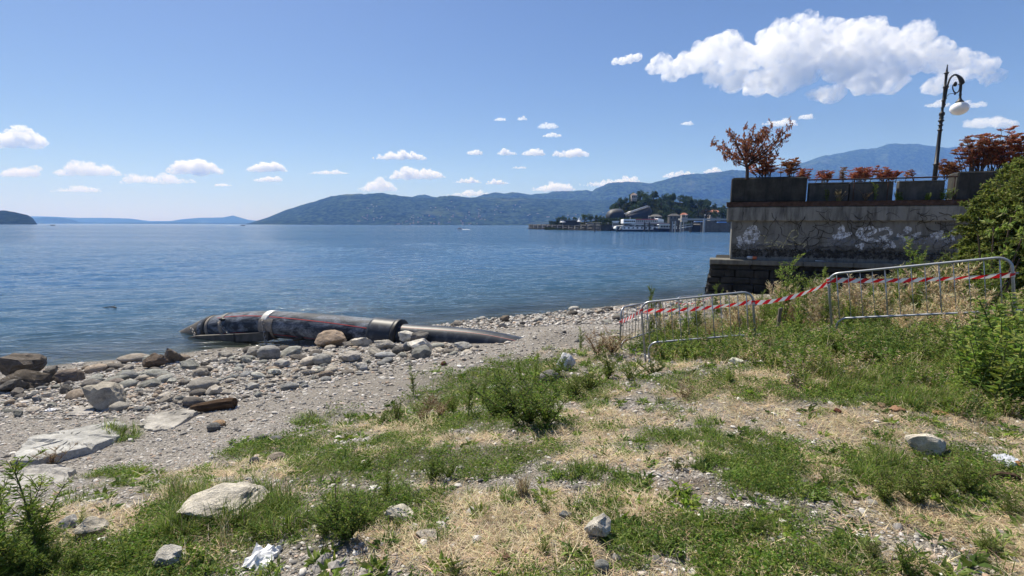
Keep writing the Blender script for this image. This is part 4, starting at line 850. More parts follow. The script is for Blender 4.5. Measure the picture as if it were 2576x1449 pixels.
ROCKS = [  # x, base y, width, height, kind, colour, lean, label
 (38, 968, 112, 82, 'ang', BROWN, 0, 'biggest brown boulder at the water edge, pale dry top'),
 (55, 985, 110, 48, 'ang', (.10, .085, .07), .3, 'dark brown boulder leaning on the biggest boulder'),
 (10, 995, 80, 40, 'ang', DARK, -.2, 'dark flat boulder below the biggest boulder'),
 (116, 955, 54, 32, 'ang', DARK, 0, 'small black boulder between the two brown ones by the water'),
 (168, 968, 76, 42, 'ang', (.17, .14, .12), .2, 'brown-grey boulder nearest the water in the stone band'),
 (325, 916, 82, 24, 'round', (.30, .27, .24), 0, 'long low brownish stone at the waterline'),
 (384, 932, 66, 46, 'ang', (.13, .10, .08), .2, 'dark brown angular rock beside the pointed one'),
 (424, 922, 44, 50, 'ang', (.16, .14, .12), -.15, 'pointed upright rock at the waterline'),
 (258, 1038, 112, 66, 'ang', (.33, .31, .27), .1, 'squared grey block with a slanted flat top among the cobbles'),
 (290, 1038, 54, 24, 'round', PALE, 0, 'smooth pale oval stone in front of the squared block'),
 (500, 990, 86, 38, 'round', (.27, .26, .245), 0, 'large smooth grey stone in the middle of the cobbles'),
 (284, 978, 50, 26, 'round', (.25, .22, .2), 0, 'rounded brownish stone above the squared block'),
 (222, 982, 54, 26, 'round', (.2, .19, .18), 0, 'rounded dark stone up the beach from the squared block'),
 (160, 994, 38, 24, 'ang', DARK, .1, 'small tilted dark stone lying alone on sand'),
 (672, 910, 70, 40, 'round', (.27, .27, .265), 0, 'big rounded grey stone below the hanging chain'),
 (640, 905, 54, 42, 'layer', (.30, .29, .27), 0, 'layered grey rock beside the big rounded stone'),
 (832, 880, 100, 52, 'ang', TAN, .1, 'large tan and brown rock leaning towards the pipe'),
 (806, 923, 58, 32, 'round', (.3, .3, .29), 0, 'grey boulder with a flat face in the upper cobbles'),
 (1018, 868, 54, 34, 'ang', WHITE, 0, 'rounded white rock touching the thin end of the pipe'),
 (1057, 868, 66, 40, 'ang', (.15, .145, .14), 0, 'dark rough rock leaning on the pipe'),
 (1056, 893, 78, 42, 'ang', WHITE, .45, 'long white angular rock in front of the dark rough one'),
 (960, 884, 72, 34, 'ang', PALE, .2, 'pale broken rock before the pipe sleeve'),
 (902, 878, 62, 34, 'ang', (.4, .38, .34), -.2, 'pale angular rock against the pipe'),
 (885, 915, 80, 34, 'ang', (.34, .32, .3), .1, 'wide flat-topped grey rock in the upper cobbles'),
 (938, 898, 50, 22, 'ang', (.36, .34, .3), 0, 'low grey wedge of rock by the pipe sleeve'),
 (1000, 893, 36, 20, 'round', DARK, 0, 'small black rounded stone in front of the white rocks'),
 (1024, 886, 28, 26, 'round', BLUE, 0, 'upright blue-grey pebble between the white rocks'),
 (1163, 886, 56, 24, 'ang', (.33, .33, .32), 0, 'split grey stone alone beside the half buried pipe'),
 (1105, 890, 30, 18, 'ang', (.55, .5, .42), .1, 'cream broken stone on the gravel by the pipe'),
 (1130, 878, 26, 16, 'ang', (.5, .46, .4), .1, 'small cream stone tight against the pipe'),
 (1117, 921, 20, 15, 'ang', RED, .1, 'small rust-brown rock alone on the open gravel'),
 (560, 905, 40, 22, 'layer', (.3, .29, .27), 0, 'flat layered stone at the top of the cobbles'),
 (995, 1320, 100, 44, 'ang', (.56, .52, .45), 0, 'cream flat rock in the grass beside the dark bushy weed'),
 (1075, 1362, 76, 22, 'ang', (.5, .46, .4), .1, 'sunken cream stone in dry grass'),
 (1510, 1368, 84, 70, 'ang', (.50, .48, .44), .2, 'speckled white rock at the edge of the bare brown soil'),
 (1420, 1310, 46, 22, 'ang', BLUE, 0, 'flat blue-grey stone in the grass'),
 (1424, 938, 56, 52, 'ang', (.8, .78, .72), 0, 'jagged white rock standing in the weeds'),
 (1383, 970, 58, 38, 'round', (.18, .18, .175), 0, 'dark smooth boulder in the weeds with a pale top'),
 (2335, 1158, 126, 78, 'ang', (.48, .45, .39), .1, 'large pale rock half hidden by weeds'),
 (650, 1112, 36, 22, 'round', (.32, .31, .29), 0, 'pale grey stone at the edge of the grass'),
 (690, 1118, 38, 22, 'round', (.18, .19, .2), 0, 'dark grey oval stone at the edge of the grass'),
 (532, 1088, 44, 22, 'round', (.16, .165, .17), 0, 'dark oval stone lying under an orange-brown one'),
 (545, 1078, 48, 18, 'round', (.36, .25, .16), 0, 'orange-brown oval stone on bare gravel'),
 (638, 1174, 30, 24, 'round', (.14, .15, .165), 0, 'small slate-blue stone in short grass'),
 (690, 1164, 58, 20, 'ang', (.34, .30, .25), 0, 'buff flat stone in short grass'),
 (206, 1368, 86, 54, 'ang', (.46, .43, .38), .1, 'rough pitted pale rock among small weeds'),
 (160, 1338, 66, 36, 'ang', (.42, .42, .42), 0, 'grey-white rock behind the corner weeds'),
 (1858, 920, 44, 20, 'ang', (.62, .57, .48), 0, 'cream rounded rock under the tilted barrier'),
 (1652, 952, 40, 16, 'ang', (.56, .53, .48), 0, 'small pale rock at the edge of the path'),
 (1992, 954, 24, 14, 'round', (.66, .58, .46), 0, 'little cream stone on the bare path'),
 (2403, 946, 48, 26, 'ang', (.48, .48, .47), 0, 'whitish rock at the foot of the nettles'),
 (1515, 1446, 44, 34, 'round', (.34, .35, .34), 0, 'rounded grey stone in the bare brown soil'),
 (415, 1440, 96, 56, 'ang', (.46, .45, .42), .1, 'pale rock cut by the bottom edge, beside thin weeds'),
 (100, 1395, 40, 24, 'round', (.5, .5, .48), 0, 'pale stone deep in the corner weeds'),
 (1273, 1420, 34, 24, 'ang', (.28, .17, .11), 0, 'reddish brick fragment on dry grass'),
 (2566, 1186, 30, 24, 'ang', (.50, .27, .12), 0, 'orange broken tile beside the clear plastic bag'),
 (2262, 1038, 50, 14, 'ang', (.42, .25, .16), .05, 'thin reddish tile shard in the grass'),
 (2222, 1028, 24, 14, 'ang', (.46, .34, .22), .05, 'tan tile shard next to the reddish one'),
 (2380, 1047, 52, 10, 'ang', (.45, .27, .15), 0, 'long orange tile shard below the nettles'),
 (2110, 1042, 26, 14, 'ang', (.2, .08, .05), .05, 'dark red tile shard on dry straw'),
]
taken = []
def set_rock(x, y, w, h_, me, col, lean, rz, sink=.12, deep=0.8):
    p = on_ground(x, y - .12 * h_); k = px_at(p); sx = w * k * .88; sz = h_ * k * 1.0; sy = max(sx * deep, sz * .8)
    bo = 1.42 if sum(col) > 1.1 else 1.15; col = tuple(min(.8, c_ * f_ * bo) for c_, f_ in zip(col, (1.03, 1.0, .95))); q = p + np.array([0, sy * .30, 0]); q[2] = ground(q[0], q[1]) + sz * (.5 - sink)
    o = link('rock', me, loc=q, rot=(random.uniform(-.08, .08), lean, rz), scale=(sx, sy, sz)); o.color = (*col, 1); taken.append((q[0], q[1], max(sx, sy) * .5)); return o
for i, (x, y, w, h_, kind, col, lean, lab) in enumerate(ROCKS):
    tag(set_rock(x, y, w, h_, rock_mesh(40 + i, kind), col, lean, random.uniform(-.25, .25)), lab, 'rock')
def slab_rock(pts, base_z, th, label, col, seed, tilt=.25):
    """a flat slab whose upper outline runs through ground points"""
    P = np.array([on_ground(*q) for q in pts]); c = P.mean(0); r_ = np.random.default_rng(seed); n = len(P); V, F3, F4 = [], [], []
    fine = []
    for a, b in zip(P, np.roll(P, -1, 0)):
        for k in range(9): fine.append(a + (b - a) * k / 9)
    fine = np.array(fine); m = len(fine); an = np.linspace(0, 9, m); fine[:, :2] += .055 * np.stack([fbm(an * 2.1, an * 0, 0, seed, 4), fbm(an * 2.1, an * 0 + 5, 0, seed, 4)], 1); rings = []
    for q, dz in ((1.04, -.15), (1.0, th * .45), (.985, th * .9), (.95, th), (.86, th * 1.02), (.74, th * 1.03), (.6, th * 1.04), (.45, th * 1.05), (.3, th * 1.05), (.14, th * 1.05)):
        rr = c + (fine - c) * q; ridge = np.abs(fbm(rr[:, 0] * 1.1 + rr[:, 1] * 3.5, rr[:, 1] * 1.2, 0, seed, 3)); rr[:, 2] = ground(rr[:, 0], rr[:, 1]) * .35 + c[2] * .65 + dz + (0 if dz < 0 else th * (.35 * fbm(rr[:, 0] * 1.3, rr[:, 1] * 1.3, 0, seed, 2) - .45 * (ridge < .06))) - tilt * (rr[:, 1] - c[1]) * .12; rings.append(rr)
    V = np.vstack(rings + [rings[-1].mean(0)[None]]); L = len(rings)
    F4 = [[k * m + i, k * m + (i + 1) % m, (k + 1) * m + (i + 1) % m, (k + 1) * m + i] for k in range(L - 1) for i in range(m)]; F3 = [[L * m, (L - 1) * m + i, (L - 1) * m + (i + 1) % m] for i in range(m)]
    me = mesh_np('rock_slab', V - c, [np.array(F4), np.array(F3)], [M_STONE], False); o = link('rock_slab', me, loc=c); o.color = (*col, 1)
    taken.append((c[0], c[1], .8)); return tag(o, label, 'rock')
slab_rock([(40, 1178), (105, 1182), (150, 1162), (230, 1140), (300, 1108), (328, 1072), (290, 1066), (205, 1090), (140, 1100), (80, 1115), (55, 1145)], 0, .085, 'large white slab of rock, widest on the beach', (.40, .395, .375), 3, 1.0)
slab_rock([(385, 1088), (440, 1078), (500, 1042), (470, 1040), (400, 1052), (345, 1075)], 0, .06, 'thin grey-brown slab just up the beach from the white slab', (.38, .36, .325), 4, .4)
slab_rock([(0, 1240), (70, 1232), (160, 1212), (190, 1192), (130, 1190), (60, 1196), (-40, 1215)], 0, .05, 'flat pale ledge of rock at the picture edge below the white slab', (.38, .365, .34), 5, .2)
tag(set_rock(545, 1318, 235, 88, mesh_np('rock', rock_np(413, 'layer', ico(4))[0] * .5, [ico(4)[1]], [M_STONE], False), (.42, .40, .355), -.08, .15, .22, .95), 'white layered rock ringed by tall green grass', 'rock')
slab_rock([(160, 1048), (200, 1046), (242, 1040), (232, 1028), (190, 1032)], 0, .03, 'thin grey flagstone in front of the squared block', (.37, .35, .325), 7, .2)
# driftwood log
p = on_ground(530, 1036); k = px_at(p); mb = MB(); n = 14; xs = np.linspace(-52, 52, n) * k
mb.tube(np.stack([xs, .02 * np.sin(xs * 9), .03 + .0 * xs + np.interp(xs, [xs[0], xs[-1]], [.0, .05])], 1), np.interp(np.linspace(0, 1, n), [0, .1, .5, .95, 1], [.03, .06, .085, .09, .08]), 9)
t = NT('driftwood'); v = t.coord('Object', (1, 8, 8)); nn = t.noise(v, 4, 6, .7); M_DRIFT = t.done(t.ramp(nn, [(.35, (.035, .022, .015)), (.6, (.13, .085, .055)), (.75, (.22, .16, .11))]), .9, t.bump(nn, 1.0, .03), spec=.1)
tag(mb.build('driftwood_log', M_DRIFT, loc=p + [0, .06, .02], rot=(0, 0, .12), smooth=False), 'dark brown driftwood log lying on the gravel below the cobbles', 'log')
p = on_ground(2530, 1212); k = px_at(p); mb = MB(); mb.tube(curve([(-.12, 0, .02), (-.04, .02, .04), (.05, 0, .035), (.10, .02, .01)], 14), np.interp(np.linspace(0, 1, 14), [0, .3, .8, 1], [.006, .018, .024, .01]), 7)
tag(mb.build('bark_piece', M_DRIFT, loc=p), 'curled dark piece of bark in dry grass below the plastic bag', 'bark')

# ---- cobbles: each of the larger ones is its own stone
PROTO = [mesh_np('stone', rock_np(300 + k, 'round', ICO2)[0] * .5, [ICO2[1]], [M_STONE], True) for k in range(8)] + [mesh_np('stone', rock_np(330 + k, 'ang', ICO2)[0] * .5, [ICO2[1]], [M_STONE], False) for k in range(7)]
def poly_in(px, py, poly):
    c = False; j = len(poly) - 1
    for i in range(len(poly)):
        if ((poly[i][1] > py) != (poly[j][1] > py)) and (px < (poly[j][0] - poly[i][0]) * (py - poly[i][1]) / (poly[j][1] - poly[i][1]) + poly[i][0]): c = not c
        j = i
    return c
FIELD_A = [(0, 955), (90, 950), (190, 935), (310, 912), (450, 905), (620, 885), (770, 880), (900, 868), (1190, 872), (1200, 888), (1100, 905), (920, 930), (820, 965), (700, 990), (560, 1015), (420, 1030), (260, 1050), (90, 1055), (0, 1045)]
FIELD_B = [(1075, 820), (1200, 803), (1400, 785), (1560, 772), (1700, 758), (1770, 756), (1760, 785), (1640, 800), (1560, 812), (1420, 815), (1300, 822), (1200, 828), (1100, 830)]
def strew(field, n, wr, dark, labels, group, r_):
    xs = [q[0] for q in field]; ys = [q[1] for q in field]; done = 0; tries = 0
    while done < n and tries < n * 40:
        tries += 1; x, y = r_.uniform(min(xs), max(xs)), r_.uniform(min(ys), max(ys))
        if not poly_in(x, y, field): continue
        p = on_ground(x, y); k = px_at(p); w = wr[0] + (wr[1] - wr[0]) * r_.random() ** 1.9; sx = w * k
        if p[2] < -.03 or any((p[0] - a) ** 2 + (p[1] - b) ** 2 < ((c + sx * .5) * .8) ** 2 for a, b, c in taken): continue
        round_ = r_.random() < .52; me = PROTO[int(r_.integers(0, 8) if round_ else r_.integers(8, 15))]
        cc = r_.random(); base = PALE if cc < .28 else GREY if cc < .62 else DARK if cc < .74 else BLUE if cc < .86 else (.30, .26, .22)
        base = np.array(base) * r_.uniform(.85, 1.75) * dark * np.array([1.06, 1.0, .93])
        if r_.random() < .06: base = np.array(WHITE)
        sz = sx * r_.uniform(.32, .55) if round_ else sx * r_.uniform(.4, .65); sy = sx * r_.uniform(.55, .9)
        o = link('stone', me, loc=(p[0], p[1], p[2] + sz * .30), rot=(r_.uniform(-.3, .3), r_.uniform(-.3, .3), r_.uniform(-1.0, 1.0)), scale=(sx, sy, sz)); o.color = (*base, 1)
        tone = 'pale' if base.mean() > .36 else 'dark' if base.mean() < .17 else 'grey'
        tag(o, None, 'stone', group.format(tone=tone, shape='rounded' if round_ else 'angular')); STN.append((o, tone, 'rounded' if round_ else 'angular', sx, p)); taken.append((p[0], p[1], sx * .5)); done += 1
r5 = np.random.default_rng(17); STN = []
strew(FIELD_A, 215, (19, 62), 1.05, 'loose {tone} {shape} stone in the cobble band below the pipe', '{tone} {shape} stones of the cobble band', r5)
strew(FIELD_B, 85, (11, 34), .72, 'loose {tone} {shape} stone on the far beach behind the pipe', '{tone} {shape} stones of the far beach', r5)

LM = [(on_ground(x, y), ph) for x, y, ph in ((38, 960, 'the biggest brown boulder'), (168, 960, 'the brown-grey boulder by the water'), (258, 1030, 'the squared grey block'), (400, 925, 'the two dark rocks at the waterline'), (500, 985, 'the large smooth grey stone'), (530, 1030, 'the driftwood log'), (672, 905, 'the big rounded stone under the chain'), (832, 875, 'the large tan rock'), (905, 905, 'the flat-topped grey rock'), (1040, 880, 'the white rocks by the pipe'), (1163, 880, 'the split grey stone'), (650, 950, 'the open gravel edge of the cobbles'), (340, 985, 'the middle of the cobble band'), (60, 1030, 'the lower end of the cobble band'), (1180, 815, 'the far shore behind the pipe'), (1350, 800, 'the middle of the far beach'), (1480, 795, 'the gravel before the turned barrier'), (1600, 790, 'the tape of the turned barrier'), (1720, 770, 'the foot of the stone wall base'))]
ORD = ['largest', 'second largest', 'third largest', 'fourth largest', 'fifth largest', 'sixth largest', 'seventh largest', 'eighth largest', 'ninth largest', 'tenth largest']
bins = {}
for q in STN: i = int(np.argmin([np.hypot(*(l[0] - q[4])[:2]) for l in LM])); bins.setdefault((i, q[1], q[2]), []).append(q)
for (i, tone, shape), l in bins.items():
    l.sort(key=lambda q: -q[3])
    for k, q in enumerate(l): q[0]['label'] = '%s loose %s %s stone around %s' % (ORD[min(k, 9)], tone, shape, LM[i][1]) if k < 9 else 'one of the smallest loose %s %s stones around %s' % (tone, shape, LM[i][1])
# ---- scatter helper: one object of uncountable small pieces, shaped by geometry nodes
def scatter(name, pts, rots, scl, which, protos, label):
    c = bpy.data.collections.new(name + '_pieces')
    for k, me in enumerate(protos):
        o = bpy.data.objects.new('%s_piece_%02d' % (name, k), me); c.objects.link(o)
    me = mesh_np(name, pts, []); n = len(pts)
    a = me.attributes.new('rot', 'FLOAT_VECTOR', 'POINT'); a.data.foreach_set('vector', np.asarray(rots, np.float32).ravel())
    a = me.attributes.new('scl', 'FLOAT_VECTOR', 'POINT'); a.data.foreach_set('vector', np.asarray(scl, np.float32).ravel())
    a = me.attributes.new('which', 'INT', 'POINT'); a.data.foreach_set('value', np.asarray(which, np.int32))
    g = bpy.data.node_groups.new(name + '_nodes', 'GeometryNodeTree'); g.interface.new_socket('Geometry', in_out='INPUT', socket_type='NodeSocketGeometry'); g.interface.new_socket('Geometry', in_out='OUTPUT', socket_type='NodeSocketGeometry')
    gi, go = g.nodes.new('NodeGroupInput'), g.nodes.new('NodeGroupOutput'); ci = g.nodes.new('GeometryNodeCollectionInfo'); ci.inputs[0].default_value = c; ci.inputs[1].default_value = True; ci.inputs[2].default_value = True
    ip = g.nodes.new('GeometryNodeInstanceOnPoints'); ip.inputs['Pick Instance'].default_value = True
    def na(nm, typ): q = g.nodes.new('GeometryNodeInputNamedAttribute'); q.data_type = typ; q.inputs[0].default_value = nm; return q.outputs[0]
    g.links.new(gi.outputs[0], ip.inputs['Points']); g.links.new(ci.outputs[0], ip.inputs['Instance']); g.links.new(na('which', 'INT'), ip.inputs['Instance Index'])
    g.links.new(na('rot', 'FLOAT_VECTOR'), ip.inputs['Rotation']); g.links.new(na('scl', 'FLOAT_VECTOR'), ip.inputs['Scale']); g.links.new(ip.outputs[0], go.inputs[0])
    o = link(name, me); md = o.modifiers.new('scatter', 'NODES'); md.node_group = g
    return tag(o, label, kind='stuff')
def rand_ground(n, r_, ymax=26, ymin=1.2, power=1.0):
    """points on the ground inside the view, denser near the eye"""
    Y = np.exp(r_.uniform(math.log(ymin), math.log(ymax), n)) ; X = r_.uniform(-1.5, 1.5, n) * Y; return X, Y
PEBP = [mesh_np('pebble', rock_np(500 + k, 'round' if k % 3 else 'ang', ICO1)[0] * .5, [ICO1[1]], [M_PEB], k % 3 > 0) for k in range(8)]
X, Y = rand_ground(140000, r5, 24); s, u = su(X, Y); g, d, b = veg_fields(X, Y); k = Y / FPX
pr = np.clip(1.0 - .8 * g - .75 * d + .3 * b - 1.1 * pfield(P_SOIL, X, Y), .04, 1) * (s < 15.7 + .3 * r5.random(len(X))); ok = r5.random(len(X)) < pr * .9; X, Y, s = X[ok], Y[ok], s[ok]; n = len(X)
w = np.clip(r5.lognormal(math.log(.018), .55, n), .007, .08) * np.clip(Y / 5, .75, 2.2)
scatter('gravel', np.stack([X, Y, ground(X, Y) + w * .08], 1), r5.uniform((-.4, -.4, 0), (.4, .4, 6.28), (n, 3)), np.stack([w, w * r5.uniform(.6, .9, n), w * r5.uniform(.35, .6, n)], 1), r5.integers(0, 8, n), PEBP, 'pale mixed gravel covering the beach')
# small cobbles filling the stone bands
P = []
for field, m in ((FIELD_A, 5200), (FIELD_B, 2600)):
    xs = [q[0] for q in field]; ys = [q[1] for q in field]; got = 0
    while got < m:
        x, y = r5.uniform(min(xs) - 20, max(xs)), r5.uniform(min(ys), max(ys))
        if poly_in(x, y, field):
            got += 1; d = ray(x, y); t_ = 2.9 / -d[2]
            for _ in range(4): q = EYE + d * t_; t_ = (EYE[2] - float(np.interp(q[0] * SN[0] + q[1] * SN[1], PS, PZ))) / -d[2]
            q = EYE + d * t_; P.append((q[0], q[1], r5.uniform(3.0, 12) * t_ / FPX))
P = np.array(P); P = P[(P[:, 0] * SN[0] + P[:, 1] * SN[1]) < 16.7]; n = len(P)
scatter('small_cobbles', np.stack([P[:, 0], P[:, 1], ground(P[:, 0], P[:, 1]) + P[:, 2] * .12], 1), r5.uniform((-.5, -.5, 0), (.5, .5, 6.28), (n, 3)), np.stack([P[:, 2], P[:, 2] * r5.uniform(.6, .9, n), P[:, 2] * r5.uniform(.35, .65, n)], 1), r5.integers(0, 8, n), PEBP, 'small cobbles packed between the larger stones')

X, Y = rand_ground(2600, r5, 13); gz_ = grass_zone(X, Y); ok = r5.random(len(X)) < .8 * gz_; X, Y = X[ok], Y[ok]; n = len(X); w = np.clip(r5.lognormal(math.log(.032), .45, n), .015, .09)
scatter('scattered_stones', np.stack([X, Y, ground(X, Y) + w * .1], 1), r5.uniform((-.4, -.4, 0), (.4, .4, 6.28), (n, 3)), np.stack([w, w * r5.uniform(.6, .9, n), w * r5.uniform(.4, .65, n)], 1), r5.integers(0, 8, n), PEBP, 'small stones scattered through the grass')
# ------------------------------------------------------------------ foliage helpers
def leaf_mat(name, trans=.35, rough=.55, var=(.72, 1.28)):
    t = NT(name); oi = t.n('ShaderNodeObjectInfo'); v = t.coord('World'); n = t.noise(v, 3.0, 3)
    c = t.mix(1.0, t.attr('Col', 'Color'), t.ramp(oi.outputs['Random'], [(0, (var[0],) * 3), (1, (var[1],) * 3)]), 'MULTIPLY')
    c = t.mix(1.0, c, t.ramp(n, [(.3, (.85, .85, .85)), (.7, (1.15, 1.15, 1.15))]), 'MULTIPLY')
    return t.done(c, rough, spec=.25, trans=trans)
M_LEAF = leaf_mat('leaf', .48); M_STRAW = leaf_mat('straw', .25, .7); M_STEM = leaf_mat('stem', 0.0, .8); M_FARLEAF = leaf_mat('tree_leaf', .15, .7)
def nrm(a): return a / (np.linalg.norm(a, axis=-1, keepdims=True) + 1e-9)
def leaves_np(base, dirs, ln, wd, r_, cup=.15, roll=1.0):
    """diamond leaves: base, left, tip, right"""
    n = len(base); dirs = nrm(dirs); rv = r_.normal(size=(n, 3)) * roll + np.array([0, 0, .01]); s = nrm(np.cross(dirs, rv + np.array([.001, .002, 0]))); up = np.cross(s, dirs)
    ln = np.broadcast_to(ln, (n,))[:, None]; wd = np.broadcast_to(wd, (n,))[:, None]
    m = base + dirs * ln * .45; V = np.stack([base, m + s * wd / 2 + up * ln * cup * .3, base + dirs * ln - up * ln * cup, m - s * wd / 2 + up * ln * cup * .3], 1).reshape(-1, 3)
    return V, np.arange(4 * n).reshape(n, 4)
def colr(n, c, r_, dv=.25, dh=.12):
    c = np.asarray(c, float); o = np.tile(c, (n, 1)) if c.ndim == 1 else c[r_.integers(0, len(c), n)]
    return o * (1 + dv * r_.uniform(-1, 1, (n, 1))) * (1 + dh * r_.uniform(-1, 1, (n, 3)))

# ------------------------------------------------------------------ the wooded point across the water
DF = 1.0
_, HP = hill('wooded_point', 'wooded point of land behind the landing stage', [(1370, 567), (1400, 563), (1440, 560), (1490, 556), (1520, 550), (1545, 535), (1570, 513), (1600, 503), (1650, 501), (1700, 508), (1760, 517), (1830, 524), (1900, 530), (2000, 538), (2100, 545), (2300, 555)], 330, 415, hill_mat('point_ground', (.02, .028, .012), (.06, .075, .035), .3), 44, gul=.05, rough=.15, cols=140, rows=24)
def tree_proto(seed, tall=1.0, col=((.045, .08, .026), (.065, .105, .032), (.034, .062, .024)), conic=False, leafn=900):
    r_ = np.random.default_rng(seed); e = empty('tree')
    mb = MB(); mb.tube([(0, 0, -.1), (.03, 0, .2), (0, .02, .45), (.02, 0, .7)], [.045, .03, .022, .008], 6, col=(.06, .045, .035))
    for k in range(5):
        a = r_.uniform(0, 6.28); mb.tube([(0, 0, .3 + .06 * k), (.1 * math.cos(a), .1 * math.sin(a), .42 + .07 * k), (.2 * math.cos(a), .2 * math.sin(a), .5 + .07 * k)], [.016, .01, .004], 4, col=(.06, .045, .035))
    link('trunk', mb.mesh('trunk', [M_STEM]), e)
    C = []
    for k in range(11):
        z = r_.uniform(.32, .86); w = (.40 * (1 - (z - .3) / .75) + .04) if conic else .34 * math.sin(math.pi * min(max((z - .16) / .86, .05), .95)); a = r_.uniform(0, 6.28); C.append((w * .75 * math.cos(a), w * .75 * math.sin(a), z, r_.uniform(.10, .19)))
    C = np.array(C); i = r_.integers(0, len(C), leafn); d = nrm(r_.normal(size=(leafn, 3))); P = C[i, :3] + d * C[i, 3:] * (r_.random((leafn, 1)) ** .33)
    V, F = leaves_np(P, nrm(d + r_.normal(size=(leafn, 3)) * .8 + [0, 0, .2]), r_.uniform(.05, .10, leafn), r_.uniform(.035, .07, leafn), r_)
    cc = np.array(col)[i % len(col)] * (1 + .3 * r_.uniform(-1, 1, (leafn, 1)))
    link('crown', mesh_np('crown', V, F, [M_FARLEAF], False, np.repeat(cc, 4, 0)), e); return e
protoT = [tree_proto(60 + k, conic=(k == 4)) for k in range(5)] + [tree_proto(70, col=((.06, .085, .025), (.08, .10, .035), (.05, .07, .02))), tree_proto(71, col=((.035, .025, .018), (.05, .04, .02), (.03, .035, .015)))]
used_t = [False] * 7
def put_tree(vx, vb, vh, D, kind, label, group, wid=1.0):
    p = at(vx, vb, D); h_ = vh * D / FPX; o = protoT[kind] if not used_t[kind] else copy_tree(protoT[kind]); used_t[kind] = True
    o.location = p; o.scale = (h_ * wid, h_ * wid, h_); o.rotation_euler = (0, 0, random.uniform(0, 6.28)); return tag(o, label, 'tree', group)
rT = np.random.default_rng(23)
KN = ['rounded dark green', 'spreading dark green', 'full dark green', 'uneven dark green', 'pointed dark', 'lighter green', 'brownish']
PT = []
for k in range(120):                                             # trees over the point
    c = int(rT.integers(26, 96)); rw = int(rT.integers(9, 24)); p = HP[rw, c]
    if p[2] < 4: continue
    h_ = rT.uniform(5.0, 8.5); kind = int(rT.choice([0, 1, 2, 3, 4, 5], p=[.22, .22, .22, .16, .06, .12]))
    o = protoT[kind] if not used_t[kind] else copy_tree(protoT[kind]); used_t[kind] = True
    o.location = (p[0], p[1], p[2] - .5); w = rT.uniform(.9, 1.3); o.scale = (h_ * w, h_ * w, h_); o.rotation_euler = (0, 0, rT.uniform(0, 6.28))
    PT.append((o, kind, rw, p[0] / p[1])); continue
    zone = 'on top of' if rw > 19 else 'on the slope of' if rw > 13 else 'at the foot of'
    tag(o, '%s tree %s the wooded point' % (KN[kind], zone), 'tree', '%s trees %s the wooded point' % (KN[kind], zone))
NTH = ['first', 'second', 'third', 'fourth', 'fifth', 'sixth', 'seventh', 'eighth', 'ninth', 'tenth', 'eleventh', 'twelfth', 'thirteenth', 'fourteenth', 'fifteenth', 'sixteenth', 'seventeenth', 'eighteenth', 'nineteenth', 'twentieth']
bins = {}
for q in PT: bins.setdefault((q[1], 'on top of' if q[2] > 19 else 'on the slope of' if q[2] > 13 else 'at the foot of'), []).append(q)
for (kind, zone), l in bins.items():
    l.sort(key=lambda q: q[3])
    for k, q in enumerate(l): tag(q[0], '%s tree %s the wooded point, %s from the lake side' % (KN[kind], zone, NTH[min(k, 19)]), 'tree', '%s trees %s the wooded point' % (KN[kind], zone))
for (x, b, h_, kind, lab) in [(1404, 561, 16, 0, 'first tree of the row behind the mole, by the white parasol'), (1418, 561, 18, 1, 'second tree of the row behind the mole'), (1432, 560, 12, 5, 'small pale tree of the row behind the mole'), (1447, 560, 14, 2, 'tree just behind the white pointed tent'), (1470, 560, 21, 2, 'tall tree right behind the white motor yacht'), (1484, 560, 22, 3, 'tallest tree of the row behind the mole'), (1500, 559, 18, 5, 'pale tree beside the lower grey theatre shell'), (1514, 558, 17, 0, 'tree against the flank of the grey theatre'), (1655, 556, 26, 5, 'pale tree right of the taller theatre shell'), (1672, 556, 22, 2, 'dark tree behind the grey houses'), (1690, 556, 26, 1, 'spreading tree behind the grey houses'), (1716, 556, 24, 5, 'pale tree by the red roofed cottage'), (1735, 556, 26, 3, 'dark tree beside the red roofed cottage'), (1775, 555, 30, 6, 'big brownish tree behind the landing stage roof'), (1800, 555, 28, 5, 'pale tree in front of the pink villa'), (1820, 555, 30, 2, 'dark tree beyond the pink villa'), (1840, 555, 28, 1, 'tree seen just beside the terrace wall'), (1552, 540, 16, 4, 'pointed tree between the theatre and the hill')]:
    put_tree(x, b, h_, 318, kind, lab, 'trees along the far waterfront', 1.15)
for k in range(7):
    if not used_t[k]:
        for ch in list(protoT[k].children): bpy.data.objects.remove(ch)
        bpy.data.objects.remove(protoT[k])
# hedge along the waterfront
def leaf_box(name, c, size, n, seed, cols, ln, label, cat):
    r_ = np.random.default_rng(seed); P = (r_.random((n, 3)) - .5) * size; P[:, 2] *= .7 + .5 * vnoise(P[:, 0] * .5 + 20, P[:, 1] * .5, 0, seed)
    V, F = leaves_np(P, r_.normal(size=(n, 3)), ln, ln * .7, r_); return tag(link(name, mesh_np(name, V, F, [M_FARLEAF], False, np.repeat(colr(n, cols, r_), 4, 0)), loc=c), label, cat)
p = at(1560, 554, 296); leaf_box('hedge', p, (26, 2.5, 2.6), 3000, 5, ((.05, .075, .02), (.035, .06, .018)), .6, 'long clipped hedge in front of the grey theatre', 'hedge')
p = at(1420, 561, 318); leaf_box('hedge', p, (20, 2.5, 2.2), 2200, 6, ((.05, .085, .02), (.035, .06, .018)), .6, 'low bushy hedge behind the mole', 'hedge')

